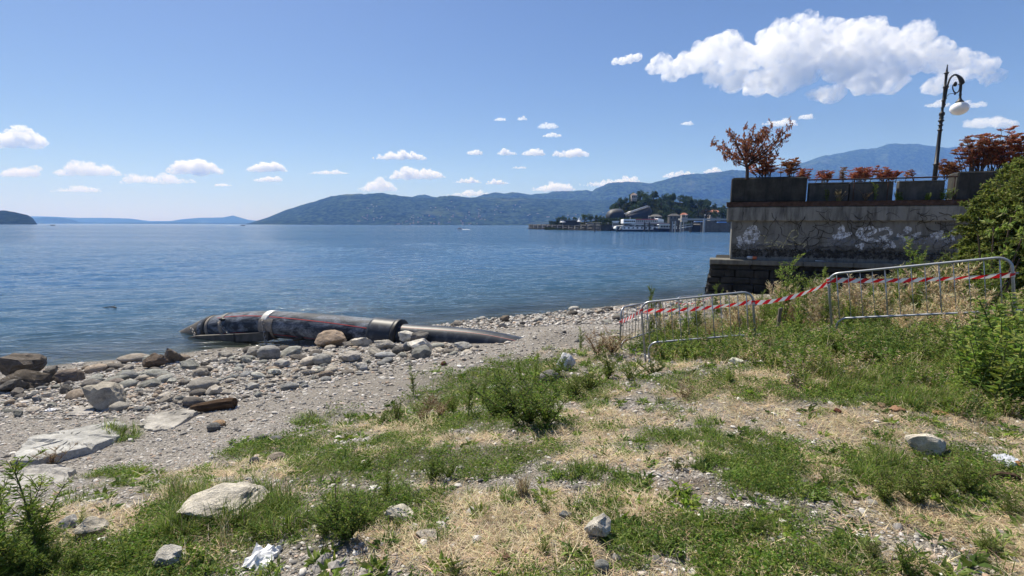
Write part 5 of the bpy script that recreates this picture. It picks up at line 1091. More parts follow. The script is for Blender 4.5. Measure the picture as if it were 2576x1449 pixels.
# theatre: two pebble-shaped grey shells
M_ZINC = mat_plain('zinc_shingle', (.024, .029, .038), .6, .1, .2, .6, .2, .5)
def shell(pts, D, depth, name, seed=0):
    """upper outline in the picture, bulged in depth"""
    P = np.array([at(x, y, D) for x, y in pts]); c = P.mean(0); V = []; n = len(P); m = 11
    for j in range(m):
        a = math.pi * j / (m - 1) - math.pi / 2; sc = math.cos(a) ** .55 if j not in (0, m - 1) else .02; q = c + (P - c) * np.array([.55 + .45 * sc, 1, sc]); q[:, 2] = P[:, 2].min() + (P[:, 2] - P[:, 2].min()) * sc; q[:, 1] = D + depth * math.sin(a); V.append(q)
    f = [[j * n + i, j * n + (i + 1) % n, (j + 1) * n + (i + 1) % n, (j + 1) * n + i] for j in range(m - 1) for i in range(n)]
    return MB().add(np.vstack(V), f)
th_ = empty('theatre', at(1575, 552, 312))
epart(th_, shell([(1525, 553), (1525, 541), (1529, 532), (1537, 527), (1548, 525), (1560, 525), (1566, 528), (1568, 538), (1567, 553)], 312, 6, 'low'), 'low_shell', M_ZINC, smooth=True)
hs = epart(th_, shell([(1569, 553), (1569, 538), (1580, 534), (1600, 527), (1618, 520), (1628, 516.5), (1633, 519), (1636, 528), (1635, 540), (1630, 553)], 310, 7, 'high'), 'high_shell', M_ZINC, smooth=True)
mb = MB(); P = np.array([at(x, y, 305.5) for x, y in ((1570, 538), (1590, 532), (1610, 525), (1629, 518.5))]); mb.tube(P, [.35, .5, .55, .3], 6); epart(th_, mb, 'roof_edge', mat_plain('bright_zinc', (.42, .43, .45), .35, .5), hs, True)
mb = MB(); mb.box(at(1568, 545, 311), (1.2, 4, 6)); epart(th_, mb, 'glass_link', mat_plain('dark_glass', (.03, .035, .04), .1, 0, .1, 1, 0, .6))
tag(th_, 'dark grey theatre of two pebble-shaped shells on the far waterfront', 'theatre')

# houses
def house(vx, vy, w, h_, d, D, wallc, roofc, label, flat=False, wins=3):
    p = at(vx, vy, D); e = empty('house', p); mb = MB(); mb.box((0, 0, h_ / 2 - 1), (w, d, h_ + 2)); link('wall', mb.mesh('wall', [mat_plain('house_wall', wallc, .9, 0, .1, .8)]), e)
    rm = mat_plain('house_roof', roofc, .9, 0, .2, 1.5)
    if flat: mb = MB(); mb.box((0, 0, h_ + .25), (w * 1.03, d * 1.03, .5))
    else:
        mb = MB(); x, y = w * .55, d * .55; r0 = w * .22; mb.add([(-x, -y, h_), (x, -y, h_), (x, y, h_), (-x, y, h_), (-r0, 0, h_ + d * .32), (r0, 0, h_ + d * .32)], [[0, 1, 5, 4], [2, 3, 4, 5], [3, 2, 1, 0]], [[1, 2, 5], [3, 0, 4]])
    link('roof', mb.mesh('roof', [rm]), e); gl_ = bpy.data.materials['dark_glass']
    for k in range(wins):
        for r0 in range(max(1, int(h_ / 2.6))):
            mb = MB(); mb.box((-w / 2 + (k + .5) * w / wins, -d / 2 - .03, 1.4 + r0 * 2.6), (.9, .1, 1.3)); link('window', mb.mesh('window', [gl_]), e)
    return tag(e, label, 'house', 'houses on the far shore')
house(1594, 500, 4.2, 3.0, 3.5, 385, (.45, .40, .36), (.30, .22, .18), 'small villa on top of the wooded point')
house(1649, 553, 6.5, 2.0, 4, 300, (.10, .098, .092), (.15, .145, .14), 'low grey gabled house next to the taller theatre shell')
house(1695, 553, 6.5, 2.4, 4, 298, (.10, .098, .092), (.09, .088, .085), 'second low grey house, before the red roofed cottage')
house(1720, 550, 3.5, 2.4, 3.5, 300, (.42, .38, .33), (.36, .15, .10), 'small cottage with a red tiled roof')
house(1796, 548, 7.0, 3.6, 5, 324, (.42, .36, .31), (.38, .17, .12), 'pink villa with a red tiled roof among trees', wins=4)

# mole of dark stone
M_MOLE = concrete('mole_stone', (.05, .046, .04), (.13, .12, .105), (.03, .028, .025), .5, .8, 3, .5); M_MOLE2 = concrete('mole_light_stone', (.20, .19, .17), (.32, .30, .27), (.10, .09, .08), .5, .8, 3, .5)
m0 = on_z(1329, 576.2, 0); m1 = on_z(1511, 580.5, 0); mo = empty('stone_mole', m0); dv = m1 - m0; L = np.linalg.norm(dv); dv /= L; rz = math.atan2(dv[1], dv[0]); nv = np.array([-dv[1], dv[0], 0])
mb = MB(); mb.box((m0 + m1) / 2 + nv * 5.2 + [0, 0, 1.6], (L, 10, 4.6), rz); epart(mo, mb, 'core', M_MOLE)
mb = MB(); mb.box((m0 + m1) / 2 + nv * 5.0 + [0, 0, -.2], (L + 1.5, 11.4, 1.2), rz); epart(mo, mb, 'plinth', M_MOLE)
for k in range(13):
    c = m0 + dv * (L * (k + .5) / 13); mb = MB(); mb.box(c + nv * .1 + [0, 0, 3.35], (L / 13 * .8, .5, .5), rz, jit=.1); epart(mo, mb, 'block', M_MOLE2)
    mb = MB(); mb.box(c - dv * (L / 13 * .32) + nv * .1 + [0, 0, 2.0], (L / 13 * .16, .5, 2.2), rz, jit=.15); epart(mo, mb, 'block', M_MOLE2)
    mb = MB(); mb.box(c + nv * .12 + [0, 0, 1.6], (L / 13 * .55, .45, .35), rz, jit=.12); epart(mo, mb, 'block', M_MOLE2)
mb = MB()
for k in range(28): mb.tube([m0 + dv * (L * (k + .5) / 28) + nv * .6 + [0, 0, 3.9], m0 + dv * (L * (k + .5) / 28) + nv * .6 + [0, 0, 5.0]], .06, 4)
mb.tube([m0 + nv * .6 + [0, 0, 5.0], m1 + nv * .6 + [0, 0, 5.0]], .06, 4); o = epart(mo, mb, 'railing', mat_plain('mole_rail', (.2, .2, .2))); o['kind'] = 'stuff'
tag(mo, 'long dark stone mole reaching out into the lake', 'mole')
# promenade wall and landing stage
M_BLACK = mat_plain('hull_and_shade_black', (.012, .014, .02), .5); M_WHITE = mat_plain('ship_white', (.78, .78, .78), .4, 0, .05, 2); M_GREYM = mat_plain('stage_grey', (.30, .30, .29), .7); M_NAVY = mat_plain('navy_hull', (.012, .018, .04), .4); M_REDP = mat_plain('red_paint', (.42, .06, .05), .5); M_BLUEP = mat_plain('blue_paint', (.05, .14, .42), .5); M_CREAM = mat_plain('dull_white', (.55, .55, .53), .6)
bpy.data.materials['dark_glass']
def ap(D): return lambda x, y: at(x, y, D)
pw = empty('promenade_wall', at(1800, 583, 262)); mb = MB(); a, b = at(1761, 584, 262), at(1900, 584, 258)
mb.box(((a + b) / 2) + np.array([0, 6, 2.6 - (a[2] + b[2]) / 2]), (b[0] - a[0], 12, 6.2)); epart(pw, mb, 'wall_face', concrete('promenade_stone', (.13, .12, .11), (.24, .22, .20), (.06, .055, .05), .5, .8, 2, .6))
mb = MB(); mb.box(np.array([(a[0] + b[0]) / 2, a[1] - .2, .35]), (b[0] - a[0], .9, .5)); epart(pw, mb, 'footing', M_MOLE2); tag(pw, 'stone promenade wall meeting the water beside the landing stage', 'wall')
q = ap(275); qw = empty('quay_wall', q(1620, 566)); mb = MB(); a, b = at(1497, 566, 330), at(1765, 566, 285); mb.box(((a + b) / 2)[0:2].tolist() + [1.2], (b[0] - a[0], 6, 5.0), math.atan2(b[1] - a[1], b[0] - a[0])); epart(qw, mb, 'wall_face', M_MOLE); tag(qw, 'dark quay wall behind the moored boats', 'wall')
ls = empty('landing_stage', q(1750, 575)); mb = MB()
a, b = at(1707, 552, 262), at(1890, 552, 258); mb.box((a + b) / 2, (b[0] - a[0], 5, .9)); epart(ls, mb, 'roof', M_GREYM)
for x in (1712, 1726, 1740, 1762, 1782, 1800, 1820): pa = at(x, 556, 261); mb = MB(); mb.box((pa[0], pa[1], 3.6), (.35, .35, 3.6)); epart(ls, mb, 'post', M_GREYM)
a, b = at(1698, 576, 258), at(1742, 568.5, 258); mb = MB(); mb.tube([a, b], .25, 4); mb.tube([a + [0, 0, 1.2], b + [0, 0, 1.2]], .10, 4); o = epart(ls, mb, 'gangway', M_CREAM)
mb = MB(); c = at(1748, 573, 260); mb.box((c[0], c[1], 1.6), (4.6, 4, 4.2)); epart(ls, mb, 'opening_shade', M_BLACK)  # solid black box in place of the shade inside the dark opening
mb = MB(); c = at(1757, 557.5, 257); mb.box(c, (5, 2, .5), 0, taper=.8); epart(ls, mb, 'awning', mat_plain('pale_blue_awning', (.35, .45, .62), .7)); mb = MB(); c = at(1815, 559, 257); mb.box(c, (5, 2, .6), 0, taper=.8); epart(ls, mb, 'awning', mat_plain('blue_awning', (.18, .33, .6), .7))
mb = MB(); c = at(1790, 559, 263); mb.box(c, (22, .3, 1.6)); epart(ls, mb, 'glazing', bpy.data.materials['dark_glass']); tag(ls, 'ferry landing stage with a long flat grey roof and gangway', 'landing stage')
for i, (x, y0, y1, w, c) in enumerate([(1496, 583, 562, .4, 0), (1530, 580, 558, .45, 1), (1564, 580, 558, .35, 1), (1621, 583, 559, .45, 0), (1633, 583, 559, .45, 0), (1687, 584, 557, .5, 0), (1690, 584, 557, .6, 1), (1698, 584, 556, .45, 1), (1705, 584, 557, .55, 0), (1712, 584, 558, .45, 1), (1719, 583, 557, .4, 1), (1770, 584.5, 551, .6, 1)]):
    a = on_z(x, y1 * 0 + y0, 0); D = a[1]; b = at(x, y1, D); mb = MB(); mb.tube([(0, 0, -.6), (0, 0, b[2] * .55), (0, 0, b[2])], [w, w, w * .9], 8)
    tag(mb.build('mooring_pile', M_GREYM if c else mat_plain('dark_pile', (.05, .045, .04)), loc=(a[0], D, 0)), '%s mooring pile, %s of the piles counted from the stone mole' % ('pale grey' if c else 'dark', NTH[i]), 'pile', '%s mooring piles' % ('pale grey' if c else 'dark'))

# ferry
def v6(x, y): return 1509.3 + .1302 * x, 523.2 + .1302 * y
FD = on_z(*v6(800, 456), 0)[1]
def f3(x, y, off=0.0): p = at(*v6(x, y), FD); return np.array([p[0], FD + off, p[2]])
fe = empty('car_ferry', f3(800, 456)); 
def fpanel(name, pts, d0, d1, mat, parent=None):
    """outline seen from the side, extruded across the ship"""
    P = np.array([f3(*q) for q in pts]); n = len(P); A = P.copy(); A[:, 1] = FD + d0; B = P.copy(); B[:, 1] = FD + d1; c0, c1 = A.mean(0), B.mean(0)
    mb = MB(); mb.add(np.vstack([A, B, [c0], [c1]]), [[i, (i + 1) % n, n + (i + 1) % n, n + i] for i in range(n)], [[2 * n, (i + 1) % n, i] for i in range(n)] + [[2 * n + 1, n + i, n + (i + 1) % n] for i in range(n)]); return epart(fe, mb, name, mat, parent)
hu = fpanel('hull', [(330, 415), (365, 455), (1480, 457), (1490, 420)], 0, 7, M_NAVY)
fpanel('side', [(430, 418), (445, 360), (1480, 365), (1485, 418)], .05, 6.9, M_WHITE)
fpanel('bow_ramp', [(300, 395), (320, 350), (470, 335), (470, 350), (340, 360), (330, 412)], .4, 6.6, M_CREAM)
for (a, b, c_, d) in ((360, 415, 440, 350), (600, 400, 690, 330), (880, 340, 960, 400)): epart(fe, MB().tube([f3(a, b, .0), f3(c_, d, .0)], .18, 5), 'brace', M_CREAM)
dk = fpanel('car_deck', [(480, 362), (480, 320), (1480, 320), (1480, 362)], .5, 6.4, mat_plain('shaded_deck', (.16, .16, .17)))
fpanel('deck_side', [(600, 330), (700, 290), (860, 300), (960, 330)], .3, 6.6, M_CREAM)
wh = fpanel('wheelhouse', [(455, 298), (455, 240), (462, 216), (690, 216), (690, 285), (660, 298)], .2, 6.7, M_WHITE)
for k in range(6): fpanel('window', [(472 + k * 36, 272), (472 + k * 36, 244), (502 + k * 36, 244), (502 + k * 36, 272)], .13, .3, bpy.data.materials['dark_glass'], wh)
ud = fpanel('upper_deck', [(690, 300), (690, 230), (1240, 232), (1240, 300)], .6, 6.3, M_CREAM)
for k in range(12): fpanel('window', [(706 + k * 36, 264), (706 + k * 36, 240), (730 + k * 36, 240), (730 + k * 36, 264)], .5, .7, bpy.data.materials['dark_glass'], ud)
for k in range(10): fpanel('window', [(455 + k * 84, 398), (455 + k * 84, 372), (490 + k * 84, 372), (490 + k * 84, 398)], -.03, .2, bpy.data.materials['dark_glass'])
fpanel('red_rail', [(690, 229), (690, 212), (1120, 212), (1120, 229)], .4, .6, M_REDP); fpanel('aft_house', [(1115, 260), (1130, 200), (1160, 205), (1240, 225), (1235, 260)], .3, 6.5, M_WHITE)
fpanel('deck_rail', [(690, 300), (690, 280), (1340, 290), (1340, 310)], .1, .25, mat_plain('pinkish_rail', (.42, .33, .33)))
epart(fe, MB().tube([f3(605, 215, 3), f3(612, 180, 3)], .12, 5), 'mast', M_CREAM); epart(fe, MB().tube([f3(1090, 205, 3), f3(1080, 175, 3)], .15, 5), 'funnel', M_CREAM)
for k in range(7): c = f3(600 + k * 118, 345, .35); mb = MB(); mb.box(c, (1.5, .2, .9), 0, bev=.08); epart(fe, mb, 'porthole', bpy.data.materials['dark_glass'])
tag(fe, 'white car ferry with navy hull moored at the landing stage', 'ferry')
def boat(name, x0, x1, yb, ydeck, yroof, D, label, hullm, roofm, bowdir=-1):
    a, b = at(x0, yb, D), at(x1, yb, D); e = empty(name, (a + b) / 2 * [1, 1, 0]); o = np.array(e.location); L = b[0] - a[0]; W = L * .28; hd = at(x0, ydeck, D)[2]; hr = at(x0, yroof, D)[2]; V = []
    for k in range(9):
        q = k / 8; wv = W / 2 * (1 - .93 * max(0, (.35 - q) / .35) ** 1.6) * (1 - .2 * max(0, (q - .8) / .2)); sh = hd * (1 + .25 * (1 - q)); x = (q - .5) * L * (-bowdir)
        V += [(x, -wv, sh), (x, -wv * .75, -.4), (x, wv * .75, -.4), (x, wv, sh)]
    f = [[4 * k + i, 4 * k + (i + 1) % 4, 4 * k + 4 + (i + 1) % 4, 4 * k + 4 + i] for k in range(8) for i in range(4)] + [[3, 2, 1, 0], [32, 33, 34, 35]]
    link('hull', MB().add(V, f).mesh('hull', [hullm]), e); mb = MB(); mb.box((L * .04, 0, (hd + hr) / 2), (L * .62, W * .8, (hr - hd) * .9), 0, taper=.9); cb = link('cabin', mb.mesh('cabin', [M_CREAM]), e)
    mb = MB(); mb.box((L * .04, 0, hr), (L * .72, W * .95, max(.18, (hr - hd) * .14)), 0, taper=.96); link('roof', mb.mesh('roof', [roofm]), e)
    for k in range(5): mb = MB(); mb.box((L * (.04 + (k - 2) * .115), -W * .41, (hd + hr) / 2 + .1), (L * .085, W * .06, (hr - hd) * .42)); link('window', mb.mesh('window', [bpy.data.materials['dark_glass']]), e)
    return tag(e, label, 'boat')
boat('tour_boat', v6(1030, 0)[0], v6(1490, 0)[0], 583, 575.5, 565, FD - 9, 'low tour boat with a long white roof in front of the ferry', M_NAVY, M_WHITE)
boat('small_boat', v6(195, 0)[0], v6(385, 0)[0], 576.5, 573, 557, 295, 'small white boat behind the ferry bow', M_BLACK, M_WHITE)
boat('motor_yacht', 1465, 1512, 577, 568.5, 563, 322, 'white motor yacht lying behind the stone mole', M_WHITE, M_WHITE)
boat('motor_boat', 1149, 1163, 577.5, 575.8, 573.6, 345, 'small motor boat with a red top out on the lake', M_WHITE, M_REDP)
boat('motor_boat', 605, 617, 567.8, 566.6, 565.4, 1000, 'distant speedboat trailing a white wake', M_BLACK, M_BLACK, 1)
boat('motor_boat', 125, 139, 569.5, 567.3, 565.8, 760, 'dark boat out on the lake below the headland', M_BLACK, M_BLACK)
def wake(x0, x1, y, th, label):
    a, b = on_z(x0, y, .05), on_z(x1, y, .05); n = 24; mb = MB(); r_ = np.random.default_rng(int(x0)); V = []
    for k in range(n):
        c = a + (b - a) * k / (n - 1); w = th * (1 - .8 * k / n) * r_.uniform(.5, 1.2); V += [c + [0, -w, 0], c + [0, w, .12]]
    mb.add(V, [[2 * k, 2 * k + 1, 2 * k + 3, 2 * k + 2] for k in range(n - 1)]); return tag(mb.build('wake', mat_plain('foam', (.75, .78, .8), .8)), label, kind='stuff')
wake(604, 566, 567.9, 9, 'white wake behind the distant speedboat'); wake(1163, 1182, 577.6, 1.6, 'short white wake behind the small motor boat')
# tents and lamps on the mole
for (x, y, w, h_, lab) in ((1457, 561, 3.6, 3.4, 'white pointed tent behind the mole'), (1416, 562.5, 4.4, 2.0, 'white parasol behind the mole')):
    p = at(x, y, 314); e = empty('tent', p); mb = MB(); mb.lathe([(w / 2, .9), (w / 2 * .5, 1.3 + h_ * .12), (.15, h_), (.02, h_ + .3)], n=8); link('canopy', mb.mesh('canopy', [M_WHITE]), e); mb = MB(); mb.tube([(0, 0, -2), (0, 0, 1.2)], .12, 5); link('pole', mb.mesh('pole', [M_GREYM]), e); tag(e, lab, 'tent')
p = at(1437, 556, 316); e = empty('pavilion', p); mb = MB(); mb.box((0, 0, .6), (14, 5, .4), .06); link('roof', mb.mesh('roof', [M_GREYM]), e); mb = MB(); mb.box((0, 0, -1.2), (11, 4, 3.0)); link('wall', mb.mesh('wall', [mat_plain('pavilion_dark', (.05, .05, .055))]), e); tag(e, 'flat-roofed pavilion behind the mole', 'pavilion')
for (x, y0, y1, lab) in ((1724, 552, 541, 'twin-globe lamp post above the landing stage'), (1772, 552, 541, 'curved lamp post in front of the brownish tree'), (1631, 556, 544, 'slim lamp post near the taller theatre shell')):
    a, b = at(x, y0, 268), at(x, y1, 268); e = empty('lamp_post', a); mb = MB(); mb.tube([(0, 0, -1.5), (0, 0, b[2] - a[2])], .09, 5); link('pole', mb.mesh('pole', [M_GREYM]), e); mb = MB(); mb.add(ICO1[0] * .3 + [.25, 0, b[2] - a[2]], (), ICO1[1]); link('lantern', mb.mesh('lantern', [M_WHITE]), e); tag(e, lab, 'lamp post')
# floating branch and a bird below the pipe
p = on_z(277, 775, 0); mb = MB(); mb.tube(curve([(-.3, 0, .0), (-.1, .03, .04), (.12, 0, .05), (.28, -.02, .02)], 12), [.02] * 6 + [.028] * 6, 6); mb.tube([(.1, 0, .05), (.2, .05, .12)], .01, 4); tag(mb.build('floating_branch', mat_plain('wet_wood', (.05, .04, .03), .4), loc=p), 'short dark branch floating on the water', 'branch')
p = on_ground(752, 869); mb = MB(); mb.tube(curve([(-.13, 0, .13), (-.06, 0, .15), (.02, 0, .165), (.08, 0, .20), (.10, 0, .235), (.125, 0, .24), (.155, 0, .235)], 22), np.interp(np.linspace(0, 1, 22), [0, .15, .4, .58, .7, .82, .9, 1], [.008, .04, .058, .04, .024, .03, .018, .004]), 8)
for s_ in (-1, 1): mb.tube([(.0, s_ * .022, .12), (.01, s_ * .024, .06), (-.002, s_ * .024, .0)], .006, 4); mb.tube([(-.01, s_ * .024, .003), (.03, s_ * .026, .003)], .006, 4)
o = mb.build('bird', mat_plain('dark_plumage', (.045, .04, .035), .8), loc=p, rot=(0, 0, .4), smooth=True); o.scale = (1.25,) * 3; tag(o, 'small dark bird standing on the gravel below the pipe', 'bird')
# ------------------------------------------------------------------ grass and weeds
GREENS = ((.17, .245, .034), (.21, .27, .05), (.13, .215, .03), (.25, .285, .075)); DARKG = ((.09, .165, .028), (.115, .19, .036), (.09, .14, .03)); STRAWC = ((.44, .36, .22), (.54, .45, .29), (.34, .265, .15), (.62, .53, .36)); BROWNC = ((.20, .11, .06), (.26, .16, .09), (.15, .09, .05)); LIGHTG = ((.21, .29, .06), (.26, .33, .08), (.17, .26, .055)); OLIVE = ((.17, .20, .05), (.21, .22, .07), (.13, .165, .042))
def blades_np(n, r_, spread, h, wd, lean, cols, droop=.4):
    """n curved grass blades round the origin"""
    a = r_.uniform(0, 6.28, n); rr = spread * np.sqrt(r_.random(n)); b = np.stack([rr * np.cos(a), rr * np.sin(a), np.zeros(n) - .005], 1)
    d = r_.uniform(0, 6.28, n); ln = r_.uniform(h[0], h[1], n); le = r_.uniform(lean[0], lean[1], n); D = np.stack([np.cos(d) * np.sin(le), np.sin(d) * np.sin(le), np.cos(le)], 1); s = np.stack([-np.sin(d), np.cos(d), np.zeros(n)], 1); w = r_.uniform(wd[0], wd[1], n)[:, None]
    m = b + D * ln[:, None] * .55; le2 = np.minimum(le + droop, 2.0); D2 = np.stack([np.cos(d) * np.sin(le2), np.sin(d) * np.sin(le2), np.cos(le2)], 1); tp = m + D2 * ln[:, None] * .45
    V = np.stack([b - s * w / 2, b + s * w / 2, m + s * w * .42, m - s * w * .42, tp], 1).reshape(-1, 3); k = np.arange(n)[:, None] * 5
    return V, k + np.array([0, 1, 2, 3]), k + np.array([3, 2, 4]), np.repeat(colr(n, cols, r_), 5, 0)
class PB:
    def __init__(s): s.V = []; s.F4 = []; s.F3 = []; s.C = []; s.n = 0
    def add(s, V, f4, f3, C):
        s.V.append(V); s.C.append(C)
        if f4 is not None and len(f4): s.F4.append(f4 + s.n)
        if f3 is not None and len(f3): s.F3.append(f3 + s.n)
        s.n += len(V); return s
    def mesh(s, name, mat):
        fl = [];
        if s.F4: fl.append(np.vstack(s.F4))
        if s.F3: fl.append(np.vstack(s.F3))
        return mesh_np(name, np.vstack(s.V), fl, [mat], False, np.vstack(s.C))
def tuft(seed, *specs, mat=None):
    r_ = np.random.default_rng(seed); p = PB()
    for (n, spread, h, wd, lean, cols, droop) in specs: p.add(*blades_np(n, r_, spread, h, wd, lean, cols, droop))
    return p.mesh('tuft', mat or M_LEAF)
def clover(seed, n, spread, cols, h=(.02, .06), ln=(.012, .025)):
    r_ = np.random.default_rng(seed); P = np.stack([*(spread * np.sqrt(r_.random(n)) * np.array([np.cos(q := r_.uniform(0, 6.28, n)), np.sin(q)])), r_.uniform(h[0], h[1], n)], 1)
    V, F = leaves_np(P, r_.normal(size=(n, 3)) * [1, 1, .4], r_.uniform(ln[0], ln[1], n), r_.uniform(ln[0], ln[1], n) * .6, r_); return PB().add(V, F, None, np.repeat(colr(n, cols, r_), 4, 0)).mesh('clover', M_LEAF)
LAWN = [tuft(800 + k, (34, .085, (.02, .06), (.0025, .005), (.2, 1.1), GREENS, .5), (8, .08, (.02, .06), (.002, .004), (.6, 1.5), STRAWC, .3)) for k in range(4)] + [clover(810 + k, 46, .09, GREENS + DARKG) for k in range(2)]
COARSE = [tuft(820 + k, (38, .07, (.06, .14), (.005, .009), (.4, 1.25), DARKG + GREENS, .55)) for k in range(3)]
STRAW = [tuft(830 + k, (30, .11, (.05, .15), (.0022, .0045), (1.05, 1.56), STRAWC, .12), (4, .08, (.03, .07), (.002, .004), (.5, 1.2), STRAWC, .4), mat=M_STRAW) for k in range(4)]
LONG = [tuft(840 + k, (30, .07, (.12, .26), (.004, .007), (.08, .75), GREENS + DARKG, .5), (6, .07, (.12, .24), (.003, .005), (.2, .8), STRAWC, .5)) for k in range(3)]
DRYTALL = [tuft(850 + k, (20, .09, (.25, .6), (.003, .006), (.05, .5), STRAWC, .5), (26, .12, (.08, .2), (.006, .012), (.2, 1.2), STRAWC, .4), mat=M_STRAW) for k in range(3)]
r7 = np.random.default_rng(71)
def field(name, n, prob, protos, size, label, ymax=15, zoff=0.0, far=1.6, flat=1.0):
    X, Y = rand_ground(n, r7, ymax, 1.3); ok = r7.random(n) < prob(X, Y); X, Y = X[ok], Y[ok]; m = len(X); s_ = r7.uniform(size[0], size[1], m) * np.clip(Y / 5, .8, far)
    return scatter(name, np.stack([X, Y, ground(X, Y) + zoff], 1), np.stack([r7.normal(0, .08, m), r7.normal(0, .08, m), r7.uniform(0, 6.28, m)], 1), np.stack([s_, s_, s_ * flat * r7.uniform(.75, 1.25, m)], 1), r7.integers(0, len(protos), m), protos, label)
def land(X, Y): return (su(X, Y)[0] < 15.0)
def p_lawn(X, Y): g, d, b = veg_fields(X, Y); return np.clip(1.35 * g - .3, 0, .8) * land(X, Y)
def p_straw(X, Y): g, d, b = veg_fields(X, Y); return np.clip(1.25 * d - .32, 0, .65) * land(X, Y)
P_COARSE = patches([(1900, 1180, 120, 40), (1780, 1098, 120, 18), (1560, 1215, 55, 26), (1640, 1345, 110, 34), (1480, 1285, 70, 20), (2080, 1395, 70, 30), (1780, 1062, 22, 10), (1440, 1190, 80, 18), (1040, 1240, 80, 20), (2250, 985, 200, 30), (1850, 1130, 130, 14), (2150, 1440, 80, 20), (1290, 1258, 40, 14), (760, 1062, 34, 10), (300, 1098, 50, 12), (2440, 1030, 120, 20)])
def p_coarse(X, Y): return np.clip(pfield(P_COARSE, X, Y) * 1.1 + .03 * grass_zone(X, Y), 0, .5) * land(X, Y)
P_LONG = patches([(470, 1262, 60, 36), (640, 1270, 90, 44), (520, 1318, 130, 24), (700, 1330, 70, 24), (2200, 965, 170, 26), (2380, 1005, 130, 24), (2220, 1190, 70, 40), (300, 1092, 36, 12), (60, 1420, 120, 60), (460, 1340, 80, 30)])
def p_long(X, Y): return np.clip(pfield(P_LONG, X, Y) * .8, 0, 1)
field('short_grass', 50000, p_lawn, LAWN, (.8, 1.25), 'short patchy green grass')
def rosette(seed, cols):
    r_ = np.random.default_rng(seed); n = 11; a = np.arange(n) * 2.4 + r_.uniform(0, .6, n); D = np.stack([np.cos(a), np.sin(a), r_.uniform(.15, .7, n)], 1); V, F = leaves_np(D * [.008, .008, 0] + [0, 0, .006], D, r_.uniform(.05, .11, n), r_.uniform(.018, .036, n), r_, .25, .05); return PB().add(V, F, None, np.repeat(colr(n, cols, r_), 4, 0)).mesh('rosette', M_LEAF)
ROS = [rosette(870, GREENS), rosette(871, DARKG), rosette(872, LIGHTG)]
field('broad_leaf_weeds', 9000, lambda X, Y: np.clip(.15 * grass_zone(X, Y) + .5 * veg_fields(X, Y)[0] * (fbm(X / .5, Y / .5, 0, 88, 3) > .15), 0, 1) * land(X, Y), ROS, (.6, 1.3), 'flat broad-leaved weeds dotted through the grass')
field('straw', 36000, p_straw, STRAW, (.8, 1.3), 'dry flattened straw grass')
field('coarse_grass', 20000, p_coarse, COARSE, (.7, 1.1), 'coarse dark green grass clumps')
field('long_grass', 15500, p_long, LONG, (.6, 1.0), 'long green grass round the rocks')

# ---- weeds
def stem_path(r_, h, bend=.12, n=7, base=(0, 0, 0), dirv=(0, 0, 1)):
    k = np.linspace(0, 1, n); a = r_.uniform(0, 6.28); off = bend * h * k ** 2; d = nrm(np.array(dirv, float)); return np.array(base) + np.outer(k * h, d) + np.stack([off * math.cos(a), off * math.sin(a), -.25 * off * k], 1)
def leafy(path, r_, per_m, ln, wd, cols, up=.6, start=.1, taper=True, loose=False):
    L = np.linalg.norm(np.diff(path, axis=0), axis=1).sum(); n = max(4, int(L * per_m)); k = np.sort(r_.uniform(start, 1, n)); q = k * (len(path) - 1); i = np.clip(q.astype(int), 0, len(path) - 2); f = (q - i)[:, None]; P = path[i] * (1 - f) + path[i + 1] * f; T = nrm(path[i + 1] - path[i])
    a = np.arange(n) * 2.4 + r_.uniform(0, 1, n); rad = np.stack([np.cos(a), np.sin(a), np.zeros(n)], 1); D = (nrm(r_.normal(size=(n, 3)) + [0, 0, .25]) if loose else rad) + T * up + r_.normal(0, .15, (n, 3)); sc = (1.15 - .55 * k) if taper else np.ones(n)
    V, F = leaves_np(P, D, r_.uniform(ln[0], ln[1], n) * sc, r_.uniform(wd[0], wd[1], n) * sc, r_, .2, .35); return V, F, None, np.repeat(colr(n, cols, r_), 4, 0)
